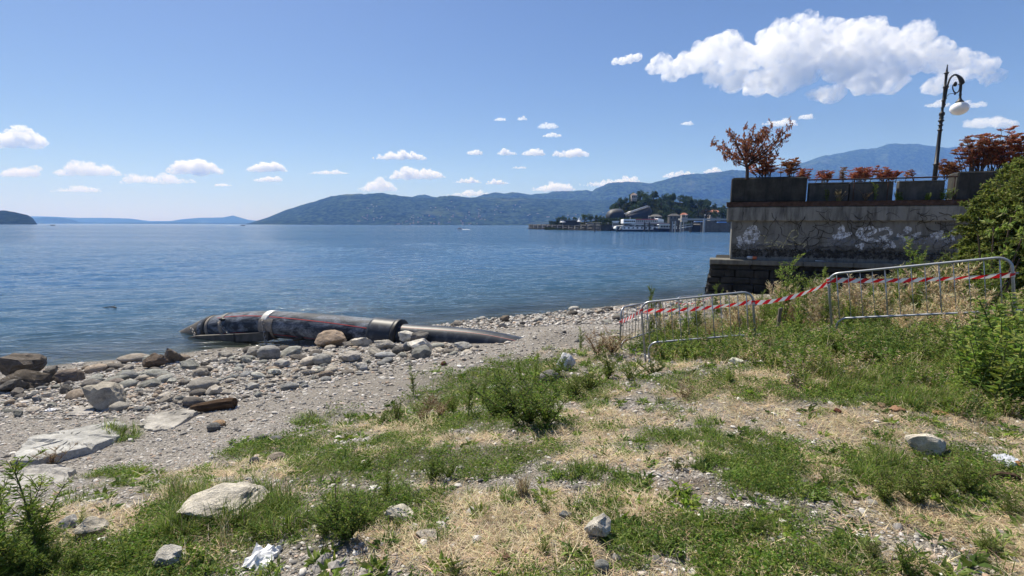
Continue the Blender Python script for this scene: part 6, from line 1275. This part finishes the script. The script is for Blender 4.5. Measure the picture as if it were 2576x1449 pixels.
def weed_proto(seed, kind):
    """unit-height plant: stem and foliage parts"""
    r_ = np.random.default_rng(seed); st, lf = MB(), PB(); H = 1.0
    if kind == 'spire':                                          # one upright stem, narrow leaves all the way up
        for k in range(int(r_.integers(1, 3))):
            p = stem_path(r_, H * (1 if k == 0 else r_.uniform(.5, .8)), .15, 9, (r_.normal(0, .02), r_.normal(0, .02), 0)); st.tube(p, np.linspace(.012, .004, 9), 5, col=(.07, .08, .03)); lf.add(*leafy(p, r_, 85, (.09, .16), (.014, .024), DARKG + GREENS, .5))
            for j in range(9):
                b = p[int(r_.integers(2, 8))]; a = r_.uniform(0, 6.28); q = stem_path(r_, r_.uniform(.14, .34), .2, 5, b, (math.cos(a) * .9, math.sin(a) * .9, 1)); st.tube(q, .003, 4, col=(.07, .08, .03)); lf.add(*leafy(q, r_, 90, (.06, .10), (.012, .02), GREENS, .6))
    elif kind in ('bushy', 'olive', 'brown'):
        cols = {'bushy': DARKG + GREENS, 'olive': OLIVE + GREENS, 'brown': BROWNC + STRAWC[:2]}[kind]; sc_ = (.10, .06, .025) if kind == 'brown' else (.07, .065, .03)
        for k in range(9):
            a = r_.uniform(0, 6.28); t_ = r_.uniform(.1, 1.0); p = stem_path(r_, r_.uniform(.55, 1.0), .3, 7, (r_.normal(0, .04), r_.normal(0, .04), 0), (math.cos(a) * t_, math.sin(a) * t_, 1)); st.tube(p, np.linspace(.011, .004, 7), 4, col=sc_); lf.add(*leafy(p, r_, 60, (.05, .10), (.018, .034) if kind != 'brown' else (.01, .02), cols, .5))
            for j in range(6):
                b = p[int(r_.integers(1, 6))]; a2 = r_.uniform(0, 6.28); q = stem_path(r_, r_.uniform(.15, .35), .2, 5, b, (math.cos(a2), math.sin(a2), .9)); st.tube(q, .004, 4, col=sc_); lf.add(*leafy(q, r_, 95, (.04, .085), (.014, .028) if kind != 'brown' else (.008, .016), cols, .5))
    elif kind == 'broad':                                        # nettle-like clump
        for k in range(10):
            a = r_.uniform(0, 6.28); t_ = r_.uniform(.05, .6); p = stem_path(r_, r_.uniform(.6, 1.0), .12, 7, (r_.normal(0, .12), r_.normal(0, .12), 0), (math.cos(a) * t_, math.sin(a) * t_, 1)); st.tube(p, np.linspace(.012, .005, 7), 4, col=(.08, .10, .03)); lf.add(*leafy(p, r_, 70, (.09, .16), (.035, .06), LIGHTG + GREENS, .35))
    elif kind == 'tall':                                         # tall willowy weed by the wall
        for k in range(4):
            a = r_.uniform(0, 6.28); p = stem_path(r_, r_.uniform(.55, 1.0) if k else 1.0, .06, 10, (r_.normal(0, .04), r_.normal(0, .04), 0), (math.cos(a) * .12, math.sin(a) * .12, 1)); st.tube(p, np.linspace(.008, .003, 10), 4, col=(.10, .10, .04)); lf.add(*leafy(p, r_, 60, (.04, .07), (.014, .022), LIGHTG + GREENS, .6))
            for j in range(9):
                b = p[int(r_.integers(2, 9))]; a2 = r_.uniform(0, 6.28); q = stem_path(r_, r_.uniform(.10, .22), .15, 5, b, (math.cos(a2) * .8, math.sin(a2) * .8, 1)); st.tube(q, .0025, 4, col=(.10, .10, .04)); lf.add(*leafy(q, r_, 110, (.035, .06), (.012, .02), LIGHTG + GREENS, .6))
    elif kind == 'golden':
        lf.add(*blades_np(150, r_, .16, (.5, 1.0), (.012, .03), (.05, .55), STRAWC, .5)); lf.add(*blades_np(60, r_, .2, (.2, .5), (.02, .04), (.3, 1.2), DARKG, .5)); st.tube([(0, 0, 0), (0, 0, .3)], .01, 4, col=(.3, .22, .1))
    elif kind == 'seed':                                         # dead grass stalks with drooping heads
        for k in range(26):
            a = r_.uniform(0, 6.28); t_ = r_.uniform(.05, .55); p = stem_path(r_, r_.uniform(.55, 1.0), .3, 7, (r_.normal(0, .08), r_.normal(0, .08), 0), (math.cos(a) * t_, math.sin(a) * t_, 1)); st.tube(p, np.linspace(.006, .003, 7), 3, col=(.42, .31, .16)); lf.add(*leafy(p, r_, 34, (.06, .14), (.010, .022), STRAWC, .8, .25, False)); lf.add(*leafy(p[-3:], r_, 110, (.03, .05), (.012, .018), STRAWC, 1.2, 0, False))
        lf.add(*blades_np(70, r_, .14, (.25, .6), (.010, .02), (.1, .8), GREENS + STRAWC, .5))
    e = empty('weed'); link('stem', st.mesh('stem', [M_STEM]), e); link('foliage', lf.mesh('foliage', M_LEAF), e); return e
WP, WU = {}, {}
for kd, n_ in (('spire', 3), ('bushy', 3), ('olive', 2), ('brown', 2), ('broad', 3), ('tall', 3), ('golden', 1), ('seed', 2)):
    WP[kd] = [weed_proto(900 + 10 * len(WP) + k, kd) for k in range(n_)]; WU[kd] = [False] * n_
NM = {'spire': 'upright_weed', 'bushy': 'bushy_weed', 'olive': 'bushy_weed', 'brown': 'dry_weed', 'broad': 'nettle', 'tall': 'tall_weed', 'golden': 'grass_tuft', 'seed': 'dead_stalks_clump'}
def weed(x, y, h_, kd, label, group=None, wid=1.0, at_point=None):
    k = int(r7.integers(0, len(WP[kd]))); o = WP[kd][k]
    if WU[kd][k]: o = copy_tree(o)
    WU[kd][k] = True; o.name = NM[kd]
    p = at_point if at_point is not None else on_ground(x, y); H = h_ * px_at(p) * 1.04; o.location = [float(q) for q in (p[0], p[1], p[2] - .01)]; o.scale = (H * wid, H * wid, H); o.rotation_euler = (0, 0, r7.uniform(0, 6.28)); return tag(o, label, 'weed' if kd not in ('golden', 'seed') else 'grass', group)
WEEDS = [
 (1040, 995, 78, 'spire', 'dark spire of weed standing clear above the gravel edge'), (1180, 1050, 118, 'spire', 'tall thin weed in the middle of the weed strip'), (1325, 1072, 165, 'bushy', 'tallest bushy weed of the strip beside the gravel'), (1290, 1050, 120, 'bushy', 'bushy weed just beside the tallest one'), (1378, 1068, 140, 'bushy', 'wide bushy weed at the inland end of the strip'), (1250, 1052, 104, 'bushy', 'bushy weed in the middle of the strip'), (1135, 1040, 66, 'olive', 'low olive weed in front of the thin tall one'), (1000, 1058, 62, 'olive', 'low olive weed at the gravel end of the strip'), (960, 1068, 46, 'bushy', 'small leafy weed at the very end of the strip'), (1110, 1050, 66, 'brown', 'reddish dry weed in the weed strip'), (1065, 1060, 62, 'brown', 'reddish dry weed below the dark spire'), (1085, 1030, 60, 'brown', 'reddish dry weed behind the two others'), (1215, 1022, 86, 'spire', 'thin weed behind the middle of the strip'), (1440, 1005, 84, 'olive', 'olive weed near the dark smooth boulder'), (1482, 985, 82, 'olive', 'olive weed between boulder and barrier'), (1402, 950, 62, 'bushy', 'small weed beside the jagged white rock'), (1310, 965, 62, 'spire', 'small upright weed at the top of the slope'), (1345, 968, 84, 'spire', 'upright weed left of the dark smooth boulder'), (1460, 880, 62, 'spire', 'lone upright weed on the far gravel edge'), (1505, 895, 76, 'brown', 'brown dry weed before the turned barrier'), (1540, 892, 84, 'brown', 'brown dry weed at the foot of the turned barrier'), (1530, 955, 84, 'olive', 'olive weed below the turned barrier'), (1585, 958, 62, 'bushy', 'leafy weed at the foot of the tilted barrier'), (1640, 945, 62, 'bushy', 'leafy weed in front of the tilted barrier'),
 (868, 1360, 165, 'bushy', 'big dark bushy weed in the foreground grass'), (912, 1330, 120, 'bushy', 'bushy weed touching the big dark one'), (822, 1345, 84, 'bushy', 'low weed on the rock side of the big dark one'), (972, 1258, 122, 'spire', 'upright weed behind the cream flat rock'), (1092, 1210, 76, 'bushy', 'small bush of weed in short grass'), (1126, 1202, 62, 'bushy', 'smaller weed next to the small bush'),
 (205, 1350, 84, 'spire', 'thin weed growing before the pitted rock'), (318, 1425, 96, 'spire', 'two-stemmed thin weed near the bottom edge'), (352, 1410, 56, 'spire', 'short thin weed near the bottom edge'),
 (2300, 1270, 128, 'olive', 'olive bush in front of the large pale rock'), (2222, 1262, 116, 'olive', 'olive bush with pale grass blades'), (2362, 1250, 100, 'olive', 'olive weed below the large pale rock'), (2425, 1240, 116, 'olive', 'olive weed between pale rock and plastic bag'), (2290, 1449, 104, 'bushy', 'dark weed at the bottom edge'), (2192, 1405, 66, 'olive', 'sparse olive weed above the dark bottom one'), (2480, 1385, 60, 'olive', 'low weed in dry straw near the corner'), (2545, 1300, 66, 'bushy', 'dark weed at the edge below the bark'),
 (1720, 1005, 48, 'brown', 'small brownish weed on the bare path'), (1832, 965, 46, 'broad', 'low leafy weed at the edge of the path'), (1315, 1250, 80, 'golden', 'golden dry grass tuft standing alone'),
 (1375, 1290, 50, 'bushy', 'small weed beside the golden tuft'), (1000, 1330, 40, 'olive', 'small weed above the cream flat rock'), (1150, 1449, 60, 'bushy', 'dark low weed at the bottom edge in straw'), (1370, 1395, 56, 'olive', 'thin weed on the edge of the bare soil'), (1700, 1180, 40, 'bushy', 'low weed beside bare ground'), (2080, 1215, 46, 'bushy', 'low weed by the dark grass clump'), (640, 1345, 54, 'olive', 'low weed below the white layered rock'), (1900, 1340, 60, 'bushy', 'low green weed in the lower grass'),
 (300, 1100, 40, 'bushy', 'tuft growing from the edge of the white slab'), (130, 1170, 60, 'brown', 'dry twiggy weed on the white slab')]
for q in WEEDS: weed(*q, wid=.8 if q[3] == 'spire' else .95)
ci = 0
for (x, y, h_) in ((20, 1449, 230), (55, 1440, 300), (100, 1430, 280), (70, 1425, 220), (-30, 1400, 260), (140, 1440, 130), (10, 1400, 220), (175, 1449, 100), (110, 1449, 150)):
    ci += 1; weed(x, y, h_, 'spire', 'leaning dark weed in the dense corner clump, %s from the picture edge' % NTH[sorted([-30, 10, 20, 55, 70, 100, 110, 140, 175]).index(x)], 'weeds of the corner clump', 1.0).rotation_euler = (r7.uniform(-.25, .05), r7.uniform(.1, .4), r7.uniform(0, 6.28))
for (x, y, h_) in ((40, 1449, 110), (120, 1440, 90), (-10, 1430, 120), (180, 1440, 70), (85, 1449, 80)): weed(x, y, h_, 'bushy', 'low bushy weed in the dense corner clump, %s from the picture edge' % NTH[sorted([40, 120, -10, 180, 85]).index(x)], 'low weeds of the corner clump')
# behind and around the barriers
def tgrid(x, y, t_): p = at_t(x, y, t_); p[2] = ground(p[0], p[1]); return p
for (x, yt, t_, kd, lab) in ((1966, 640, 11.0, 'tall', 'tallest weed between the barriers, rising against the stone base'), (2046, 678, 10.8, 'tall', 'tall weed close to the post of the nearest barrier'), (1918, 752, 10.6, 'tall', 'shorter tall weed behind the wooden stake'), (2010, 735, 10.5, 'tall', 'leafy tall weed between the two tallest'), (2310, 600, 11.5, 'tall', 'tall weed behind the nearest barrier, against the graffiti'), (2375, 622, 11.3, 'tall', 'tall weed beside the green shrub'), (2262, 690, 11, 'tall', 'tall weed crossing the nearest barrier rail'), (2140, 760, 10.2, 'tall', 'weed showing between the first barrier bars'), (2200, 745, 10.4, 'tall', 'weed showing between the middle barrier bars'), (1880, 770, 10.4, 'tall', 'weed behind the corner of the tilted barrier'), (2090, 720, 11.5, 'tall', 'weed rising behind the left post of the nearest barrier'), (2345, 660, 11.2, 'tall', 'slim weed between the two tall ones at the graffiti'), (2420, 700, 10.5, 'tall', 'weed half inside the green shrub'), (2235, 730, 12, 'tall', 'pale weed deep behind the nearest barrier'), (1945, 740, 12, 'tall', 'slender weed close to the stone base'), (2165, 715, 11.5, 'tall', 'loose weed showing above the tape')):
    p = tgrid(x, 800, t_); top = at_t(x, yt, t_); weed(0, 0, (top[2] - p[2]) / px_at(p) / 1.04, kd, lab, wid=.85, at_point=p)
mid = []
for k in range(76):
    x = r7.uniform(1640, 1880) if k % 6 == 0 else r7.uniform(1900, 2500); t_ = r7.uniform(9.3, 15); p = tgrid(x, 800, t_); kd = str(r7.choice(['tall', 'seed', 'broad', 'spire'], p=[.52, .24, .12, .12])); hm = r7.uniform(.7, 1.45) * (.7 if kd == 'broad' else 1); o = weed(0, 0, hm / px_at(p), kd, 'x', 'weeds between barriers and stone base', .8, at_point=p); mid.append((x, kd, o))
for kd, nm in (('tall', 'willowy weed'), ('seed', 'dead grass clump'), ('broad', 'nettle'), ('spire', 'narrow weed')):
    for k, q in enumerate(sorted([m_ for m_ in mid if m_[1] == kd], key=lambda m_: m_[0])): q[2]['label'] = '%s on the rough ground before the stone base, %s from the lake side' % (nm, (NTH + ['twenty-%s' % q_ for q_ in NTH[:9]] + ['thirtieth'] + ['thirty-%s' % q_ for q_ in NTH[:9]] + ['fortieth'] + ['forty-%s' % q_ for q_ in NTH[:9]])[k])
for (x, y, h_, kd) in ((1662, 898, 34, 'broad'), (1722, 905, 52, 'broad'), (1792, 898, 52, 'broad'), (1850, 890, 48, 'broad'), (1938, 915, 56, 'broad'), (1992, 918, 66, 'broad'), (2062, 920, 54, 'broad'), (2150, 915, 66, 'broad'), (2232, 915, 72, 'broad'), (2312, 920, 74, 'broad'), (2400, 910, 90, 'broad'), (2110, 895, 70, 'broad'), (2190, 885, 70, 'broad'), (2280, 880, 80, 'broad'), (1975, 880, 80, 'broad'), (2040, 865, 70, 'broad')):
    weed(x, y, h_, kd, 'leafy nettle clump at the foot of the barriers, %s from the lake side' % NTH[sorted([1662, 1722, 1792, 1850, 1938, 1992, 2062, 2150, 2232, 2312, 2400, 2110, 2190, 2280, 1975, 2040]).index(x)], 'nettles at the foot of the barriers', 1.0)
for (x, y, h_) in ((2440, 1000, 170), (2500, 1020, 210), (2560, 1030, 240), (2480, 950, 190), (2540, 960, 230), (2590, 990, 220), (2440, 930, 150), (2570, 900, 200), (2510, 900, 160)):
    weed(x, y, h_, 'broad', 'bright green nettle in the big patch under the shrub, %s tallest' % ['first', 'second', 'third', 'fourth', 'fifth', 'sixth', 'seventh', 'eighth', 'ninth'][sorted([170, 210, 240, 190, 230, 220, 150, 200, 160], reverse=True).index(h_)], 'nettles of the big patch', .95)
for (x, y, h_, lab) in ((2330, 850, 105, 'pale dead grass behind the bars of the nearest barrier, middle'), (2400, 850, 125, 'pale dead grass behind the bars of the nearest barrier, shrub end'), (2470, 840, 130, 'pale dead grass below the shrub'), (2270, 860, 110, 'pale dead grass thinning out behind the nearest barrier'), (1790, 860, 70, 'dead grass behind the tilted barrier, stake end'), (1840, 850, 84, 'dead grass by the corner of the stone base'), (1740, 865, 56, 'dead grass behind the middle of the tilted barrier'), (1900, 860, 90, 'dead grass between tilted barrier and stake'), (2060, 850, 70, 'dead grass left of the nearest barrier'), (2440, 880, 120, 'dead grass at the end of the nearest barrier')):
    weed(x, y, h_, 'seed', lab)
for kd in WP:
    for k, o in enumerate(WP[kd]):
        if not WU[kd][k]:
            for ch in list(o.children): bpy.data.objects.remove(ch)
            bpy.data.objects.remove(o)
# rough ground cover between barriers and wall
P_ROUGH = patches([(1720, 880, 110, 22), (1850, 868, 110, 34), (2000, 875, 130, 48), (2200, 880, 200, 46), (2420, 890, 200, 70), (2100, 815, 200, 30), (1920, 805, 110, 20), (2400, 800, 200, 40), (2500, 1000, 120, 50), (2150, 775, 260, 20), (2400, 765, 200, 24), (2000, 785, 160, 14), (1870, 790, 60, 14), (2250, 758, 160, 10)])
def mini(seed, cols):
    r_ = np.random.default_rng(seed); lf = PB()
    for k in range(6):
        a = r_.uniform(0, 6.28); q = r_.uniform(.1, .9); p = stem_path(r_, r_.uniform(.16, .42), .2, 5, (r_.normal(0, .06), r_.normal(0, .06), 0), (math.cos(a) * q, math.sin(a) * q, 1)); lf.add(*leafy(p, r_, 95, (.04, .085), (.014, .032), cols, .5, .0))
    lf.add(*blades_np(14, r_, .1, (.12, .34), (.004, .008), (.1, .9), STRAWC, .5)); return lf.mesh('mini_weed', M_LEAF)
SMALLB = [mini(860, DARKG + GREENS), mini(861, LIGHTG + GREENS), mini(862, OLIVE + GREENS), mini(863, DARKG), mini(864, GREENS + STRAWC)]
def p_rough(X, Y): return np.clip(pfield(P_ROUGH, X, Y), 0, 1) * land(X, Y)
field('rough_weeds', 31000, lambda X, Y: .75 * p_rough(X, Y), SMALLB, (.42, .85), 'rough leafy ground cover between the barriers and the wall', 26, 0, 1.5)
field('dry_stalks', 14500, lambda X, Y: .22 * p_rough(X, Y) + .012 * p_straw(X, Y), DRYTALL, (.3, .62), 'dry grass stalks among the weeds', 24, 0, 1.5)

# ------------------------------------------------------------------ green shrub over the wall
def shrub(name, blobs, nspray, leaf, cols, seed, label, group=None, per=46, core=True, stemc=(.07, .05, .035), mat=None):
    r_ = np.random.default_rng(seed); B = [(at_t(x, y, t_), pr * t_ / FPX) for x, y, pr, t_ in blobs]; wt = np.array([b[1] ** 2 for b in B]); wt /= wt.sum(); lo = min(b[0][2] - b[1] for b in B); c0 = np.mean([b[0] for b in B], 0); base = np.array([c0[0], c0[1], ground(c0[0], c0[1])])
    e = empty(name, base); st, lf = MB(), PB()
    for k in range(nspray):
        c, R_ = B[int(r_.choice(len(B), p=wt))]; d = nrm(r_.normal(size=3) + [0, -.35, .25]); p0 = c + d * R_ * r_.uniform(.35, .8) * [1, .8, 1]; L = R_ * r_.uniform(.3, .65); dr = nrm(d + r_.normal(0, .5, 3) + [0, 0, .1]); kk = np.linspace(0, 1, 5)[:, None]
        path = p0 + dr * L * kk + np.array([0, 0, -.18 * L]) * kk ** 2; st.tube(path - base, np.linspace(.010, .003, 5), 3, col=stemc, cap=False)
        V, F, _, C = leafy(path, r_, per / L, leaf, (leaf[0] * .5, leaf[1] * .5), cols, .5, .05, False, True); lf.add(V - base, F, None, C)
    for b in B: st.tube([(r_.normal(0, .1), r_.normal(0, .1), -.1), (b[0] - base) * [.5, .5, .45], (b[0] - base)], [.03, .02, .012], 6, col=stemc)
    link('branches', st.mesh('branches', [M_STEM]), e); link('foliage', lf.mesh('foliage', mat or M_LEAF), e); return tag(e, label, 'shrub', group)
SH1 = ((.17, .215, .042), (.22, .26, .06), (.13, .18, .036), (.28, .31, .085))
shrub('green_shrub', [(2480, 600, 62, 13.5), (2440, 660, 45, 13.5), (2540, 520, 80, 13.5), (2560, 640, 110, 13), (2450, 545, 40, 13.6), (2620, 560, 130, 13), (2565, 455, 60, 14), (2500, 735, 66, 12.5), (2600, 740, 100, 12.5), (2425, 720, 36, 13), (2640, 450, 90, 14), (2470, 680, 60, 13.2), (2560, 760, 100, 12.6), (2540, 590, 100, 13.2)], 2000, (.08, .125), SH1, 5, 'big green shrub spilling over the end of the terrace wall', per=44)
shrub('leaf_spray', [(2500, 570, 26, 9.5), (2545, 545, 24, 9.4), (2460, 590, 16, 9.6), (2570, 600, 26, 9.3)], 16, (.09, .15), ((.16, .22, .04), (.20, .25, .06)), 6, 'bright young branch with larger leaves in front of the shrub', per=10)
shrub('leaf_spray', [(2520, 640, 20, 9.4), (2460, 650, 16, 9.6), (2565, 650, 18, 9.3)], 12, (.08, .13), ((.15, .21, .04), (.20, .26, .06)), 7, 'lower bright young branch in front of the shrub', per=10)
# plants on the terrace
REDS = ((.30, .075, .042), (.38, .135, .065), (.22, .055, .036), (.42, .21, .10)); RUSTS = ((.28, .12, .055), (.36, .17, .08), (.21, .085, .045))
def nandina(x, yb, h_, w, cols, label, t_=24.6, seed=0, n=1.0):
    r_ = np.random.default_rng(seed); p = at_t(x, yb, t_); k = t_ / FPX; H, W = h_ * k, w * k; e = empty('red_shrub', (p[0], p[1], p[2] - .1)); st, lf = MB(), PB()
    for j in range(int(max(5, w * .28) * n)):
        a = r_.uniform(0, 6.28); lean = r_.uniform(0, .5) * W / H; q = stem_path(r_, H * r_.uniform(.55, .95), .12, 7, (r_.normal(0, W * .16), r_.normal(0, .15), 0), (math.cos(a) * lean * 1.4, math.sin(a) * lean * .7, 1)); st.tube(q, np.linspace(.022, .008, 7), 4, col=(.07, .05, .04))
        for m_ in range(11):
            b = q[int(r_.integers(2, 7))]; a2 = r_.uniform(0, 6.28); s_ = stem_path(r_, r_.uniform(.10, .26) * min(1.3, H), .3, 5, b, (math.cos(a2) * 1.2, math.sin(a2) * 1.2, .7)); st.tube(s_, .005, 3, col=(.10, .05, .04), cap=False); lf.add(*leafy(s_, r_, 95, (.07, .13), (.028, .05), cols, .5, .1, False))
    link('stems', st.mesh('stems', [M_STEM]), e); link('foliage', lf.mesh('foliage', M_LEAF), e); return tag(e, label, 'shrub', 'red-leaved shrubs on the terrace')
nandina(1925, 447, 66, 64, REDS, 'red shrub in the large planter beside the small tree', seed=1); nandina(1985, 447, 58, 36, RUSTS, 'thin rusty shrub at the end of the large planter', seed=2); nandina(2015, 452, 32, 34, REDS, 'low red shrub just past the large planter', 26, seed=3)
nandina(2070, 455, 32, 44, REDS, 'small red shrub behind the first low block', 26, seed=4); nandina(2164, 455, 46, 60, REDS, 'rounded red shrub behind the middle block', 26, seed=5); nandina(2230, 455, 40, 62, REDS, 'rounded red shrub behind the block nearest the lamp', 26, seed=6); nandina(2120, 455, 40, 20, ((.2, .14, .10), (.15, .1, .07)), 'thin leafless twigs between two red shrubs', 26, seed=7, n=.6); nandina(2285, 452, 32, 14, RUSTS, 'single thin rusty shoot before the lamp', 26, seed=8, n=.6)
nandina(2382, 446, 50, 56, RUSTS, 'orange shrub at the foot of the lamp post', 25, seed=9); nandina(2445, 434, 104, 92, RUSTS + REDS, 'tall rusty shrub beside the lamp', 22.5, seed=10); nandina(2515, 434, 118, 110, REDS, 'tallest crimson shrub behind the green shrub', 22.5, seed=11); nandina(2572, 436, 108, 90, REDS + RUSTS, 'crimson shrub at the picture edge', 22.5, seed=12)
# brown-leaved small tree
r_ = np.random.default_rng(91); T0 = 24.3; kx = T0 / FPX; p = at_t(1879, 448, T0); e = empty('small_tree', (p[0], p[1], p[2] - .12)); st, lf = MB(), PB(); o = np.array(e.location)
def tp(x, y, dy=0.0): q = at_t(x, y, T0); q[1] += dy; return q - o
st.tube(curve([tp(1879, 452), tp(1880, 430), tp(1878, 415), tp(1874, 404)], 10), np.linspace(.085, .06, 10), 8, col=(.05, .035, .028))
tips = [(1808, 385), (1800, 350), (1822, 335), (1845, 330), (1865, 325), (1890, 322), (1920, 318), (1945, 312), (1965, 325), (1960, 345), (1945, 360), (1830, 395), (1930, 380), (1850, 360), (1895, 350), (1915, 345), (1870, 370), (1815, 365), (1938, 330), (1880, 340), (1900, 390), (1845, 385), (1955, 335), (1905, 330)]
for (x, y) in tips:
    dy = r_.uniform(-.9, .9); s0 = [(1876, 410), (1878, 420), (1874, 404)][int(r_.integers(0, 3))]; m_ = ((s0[0] * .45 + x * .55) + r_.uniform(-6, 6), s0[1] * .55 + y * .45 + r_.uniform(-2, 10)); br = curve([tp(*s0), tp(*m_, dy * .5), tp(x, y, dy)], 12); st.tube(br, np.linspace(.035, .008, 12), 5, col=(.05, .035, .028))
    for j in range(15):
        b = br[int(r_.integers(6, 12))]; d = nrm(r_.normal(size=3) + [0, 0, .2]); q = b + np.outer(np.linspace(0, 1, 5), d) * r_.uniform(.15, .42); st.tube(q, .005, 3, col=(.06, .04, .03), cap=False); n = 12
        P = q[r_.integers(1, 5, n)] + r_.normal(0, .02, (n, 3)); V, F = leaves_np(P, r_.normal(0, .35, (n, 3)) + [0, 0, -1], r_.uniform(.09, .16, n), r_.uniform(.035, .06, n), r_, .3); lf.add(V, F, None, np.repeat(colr(n, ((.21, .075, .04), (.28, .105, .055), (.16, .055, .034), (.31, .16, .085)), r_), 4, 0))
link('trunk', st.mesh('trunk', [M_STEM]), e); link('crown', lf.mesh('crown', M_LEAF), e); tag(e, 'small tree with dry brown leaves growing in the large planter', 'tree')
# weeds rooted on the wall top
for i, (x, y, h_, kd, lab) in enumerate(((2108, 508, 34, 'seed', 'dry grass tuft on the wall top before the low blocks'), (2200, 505, 44, 'tall', 'spindly weed on the wall top before the middle block'), (2175, 506, 34, 'brown', 'brown weed on the wall top before the middle block'), (2260, 505, 26, 'broad', 'green weed on the wall top at the gap'), (2330, 504, 22, 'broad', 'low green weed on the wall top by the last block'), (2370, 502, 34, 'broad', 'green weed on the wall top beside the shrub'), (2080, 507, 36, 'tall', 'thin weed on the wall top at the first block'))):
    w, z = wz_of(x, y, .68); q = copy_tree(WP[kd][0]); q.name = NM[kd]; q.location = [float(v_) for v_ in wp(w, .68, 4.74)]; H = h_ * 24 / FPX; q.scale = (H,) * 3; q.rotation_euler = (0, 0, i); tag(q, lab, 'weed', None)
    if 'group' in q: del q['group']
# ------------------------------------------------------------------ litter
def crumple(name, x, y, w, h_, col, seed, label, cat, rough=.4, metal=0.0, dk=.18):
    p = on_ground(x, y); k = px_at(p); n = 13; r_ = np.random.default_rng(seed); U, V_ = np.meshgrid(np.linspace(-1, 1, n), np.linspace(-1, 1, n)); sx = w * k / 2; sy = max(h_ * k * 1.1, sx * .6)
    edge = 1 - .35 * r_.random((n, n)) * (np.maximum(abs(U), abs(V_)) > .95); Z = .5 * (1 - np.maximum(abs(U), abs(V_)) ** 2) * h_ * k * .9 + .5 * h_ * k * np.abs(fbm(U * 2.4 + seed, V_ * 2.4, 0, seed, 3)); V = np.stack([U * sx * edge, V_ * sy * edge * .8, Z], -1).reshape(-1, 3) + r_.normal(0, sx * .03, (n * n, 3)); i = np.arange(n * n).reshape(n, n)
    t = NT(name + '_film'); nz = t.noise(t.coord('Object'), 30, 4); m = t.done(t.mix(nz, tuple(c * (1 - dk) for c in col), col), rough, metal=metal, spec=.5)
    return tag(link(name, mesh_np(name, V, np.stack([i[:-1, :-1], i[:-1, 1:], i[1:, 1:], i[1:, :-1]], -1).reshape(-1, 4), [m], False), loc=p + [0, 0, .004], rot=(0, 0, r_.uniform(-.5, .5))), label, cat)
crumple('crumpled_paper', 660, 1412, 76, 46, (.82, .82, .82), 3, 'crumpled white paper lying in the foreground grass', 'paper')
crumple('plastic_bag', 2536, 1170, 44, 40, (.50, .52, .56), 4, 'crumpled clear plastic bag beside the orange tile', 'plastic bag', .2)
crumple('paper_scrap', 1242, 975, 24, 9, (.85, .85, .85), 5, 'white scrap lying in the weed strip', 'paper'); crumple('paper_scrap', 252, 1362, 26, 12, (.8, .8, .8), 6, 'white scrap tucked against the pitted rock', 'paper'); crumple('paper_scrap', 2380, 842, 30, 14, (.8, .8, .78), 7, 'white rubbish caught in dead grass behind the nearest barrier', 'paper'); crumple('paper_scrap', 128, 1034, 24, 10, (.85, .85, .85), 8, 'white scrap among the lower cobbles', 'paper')
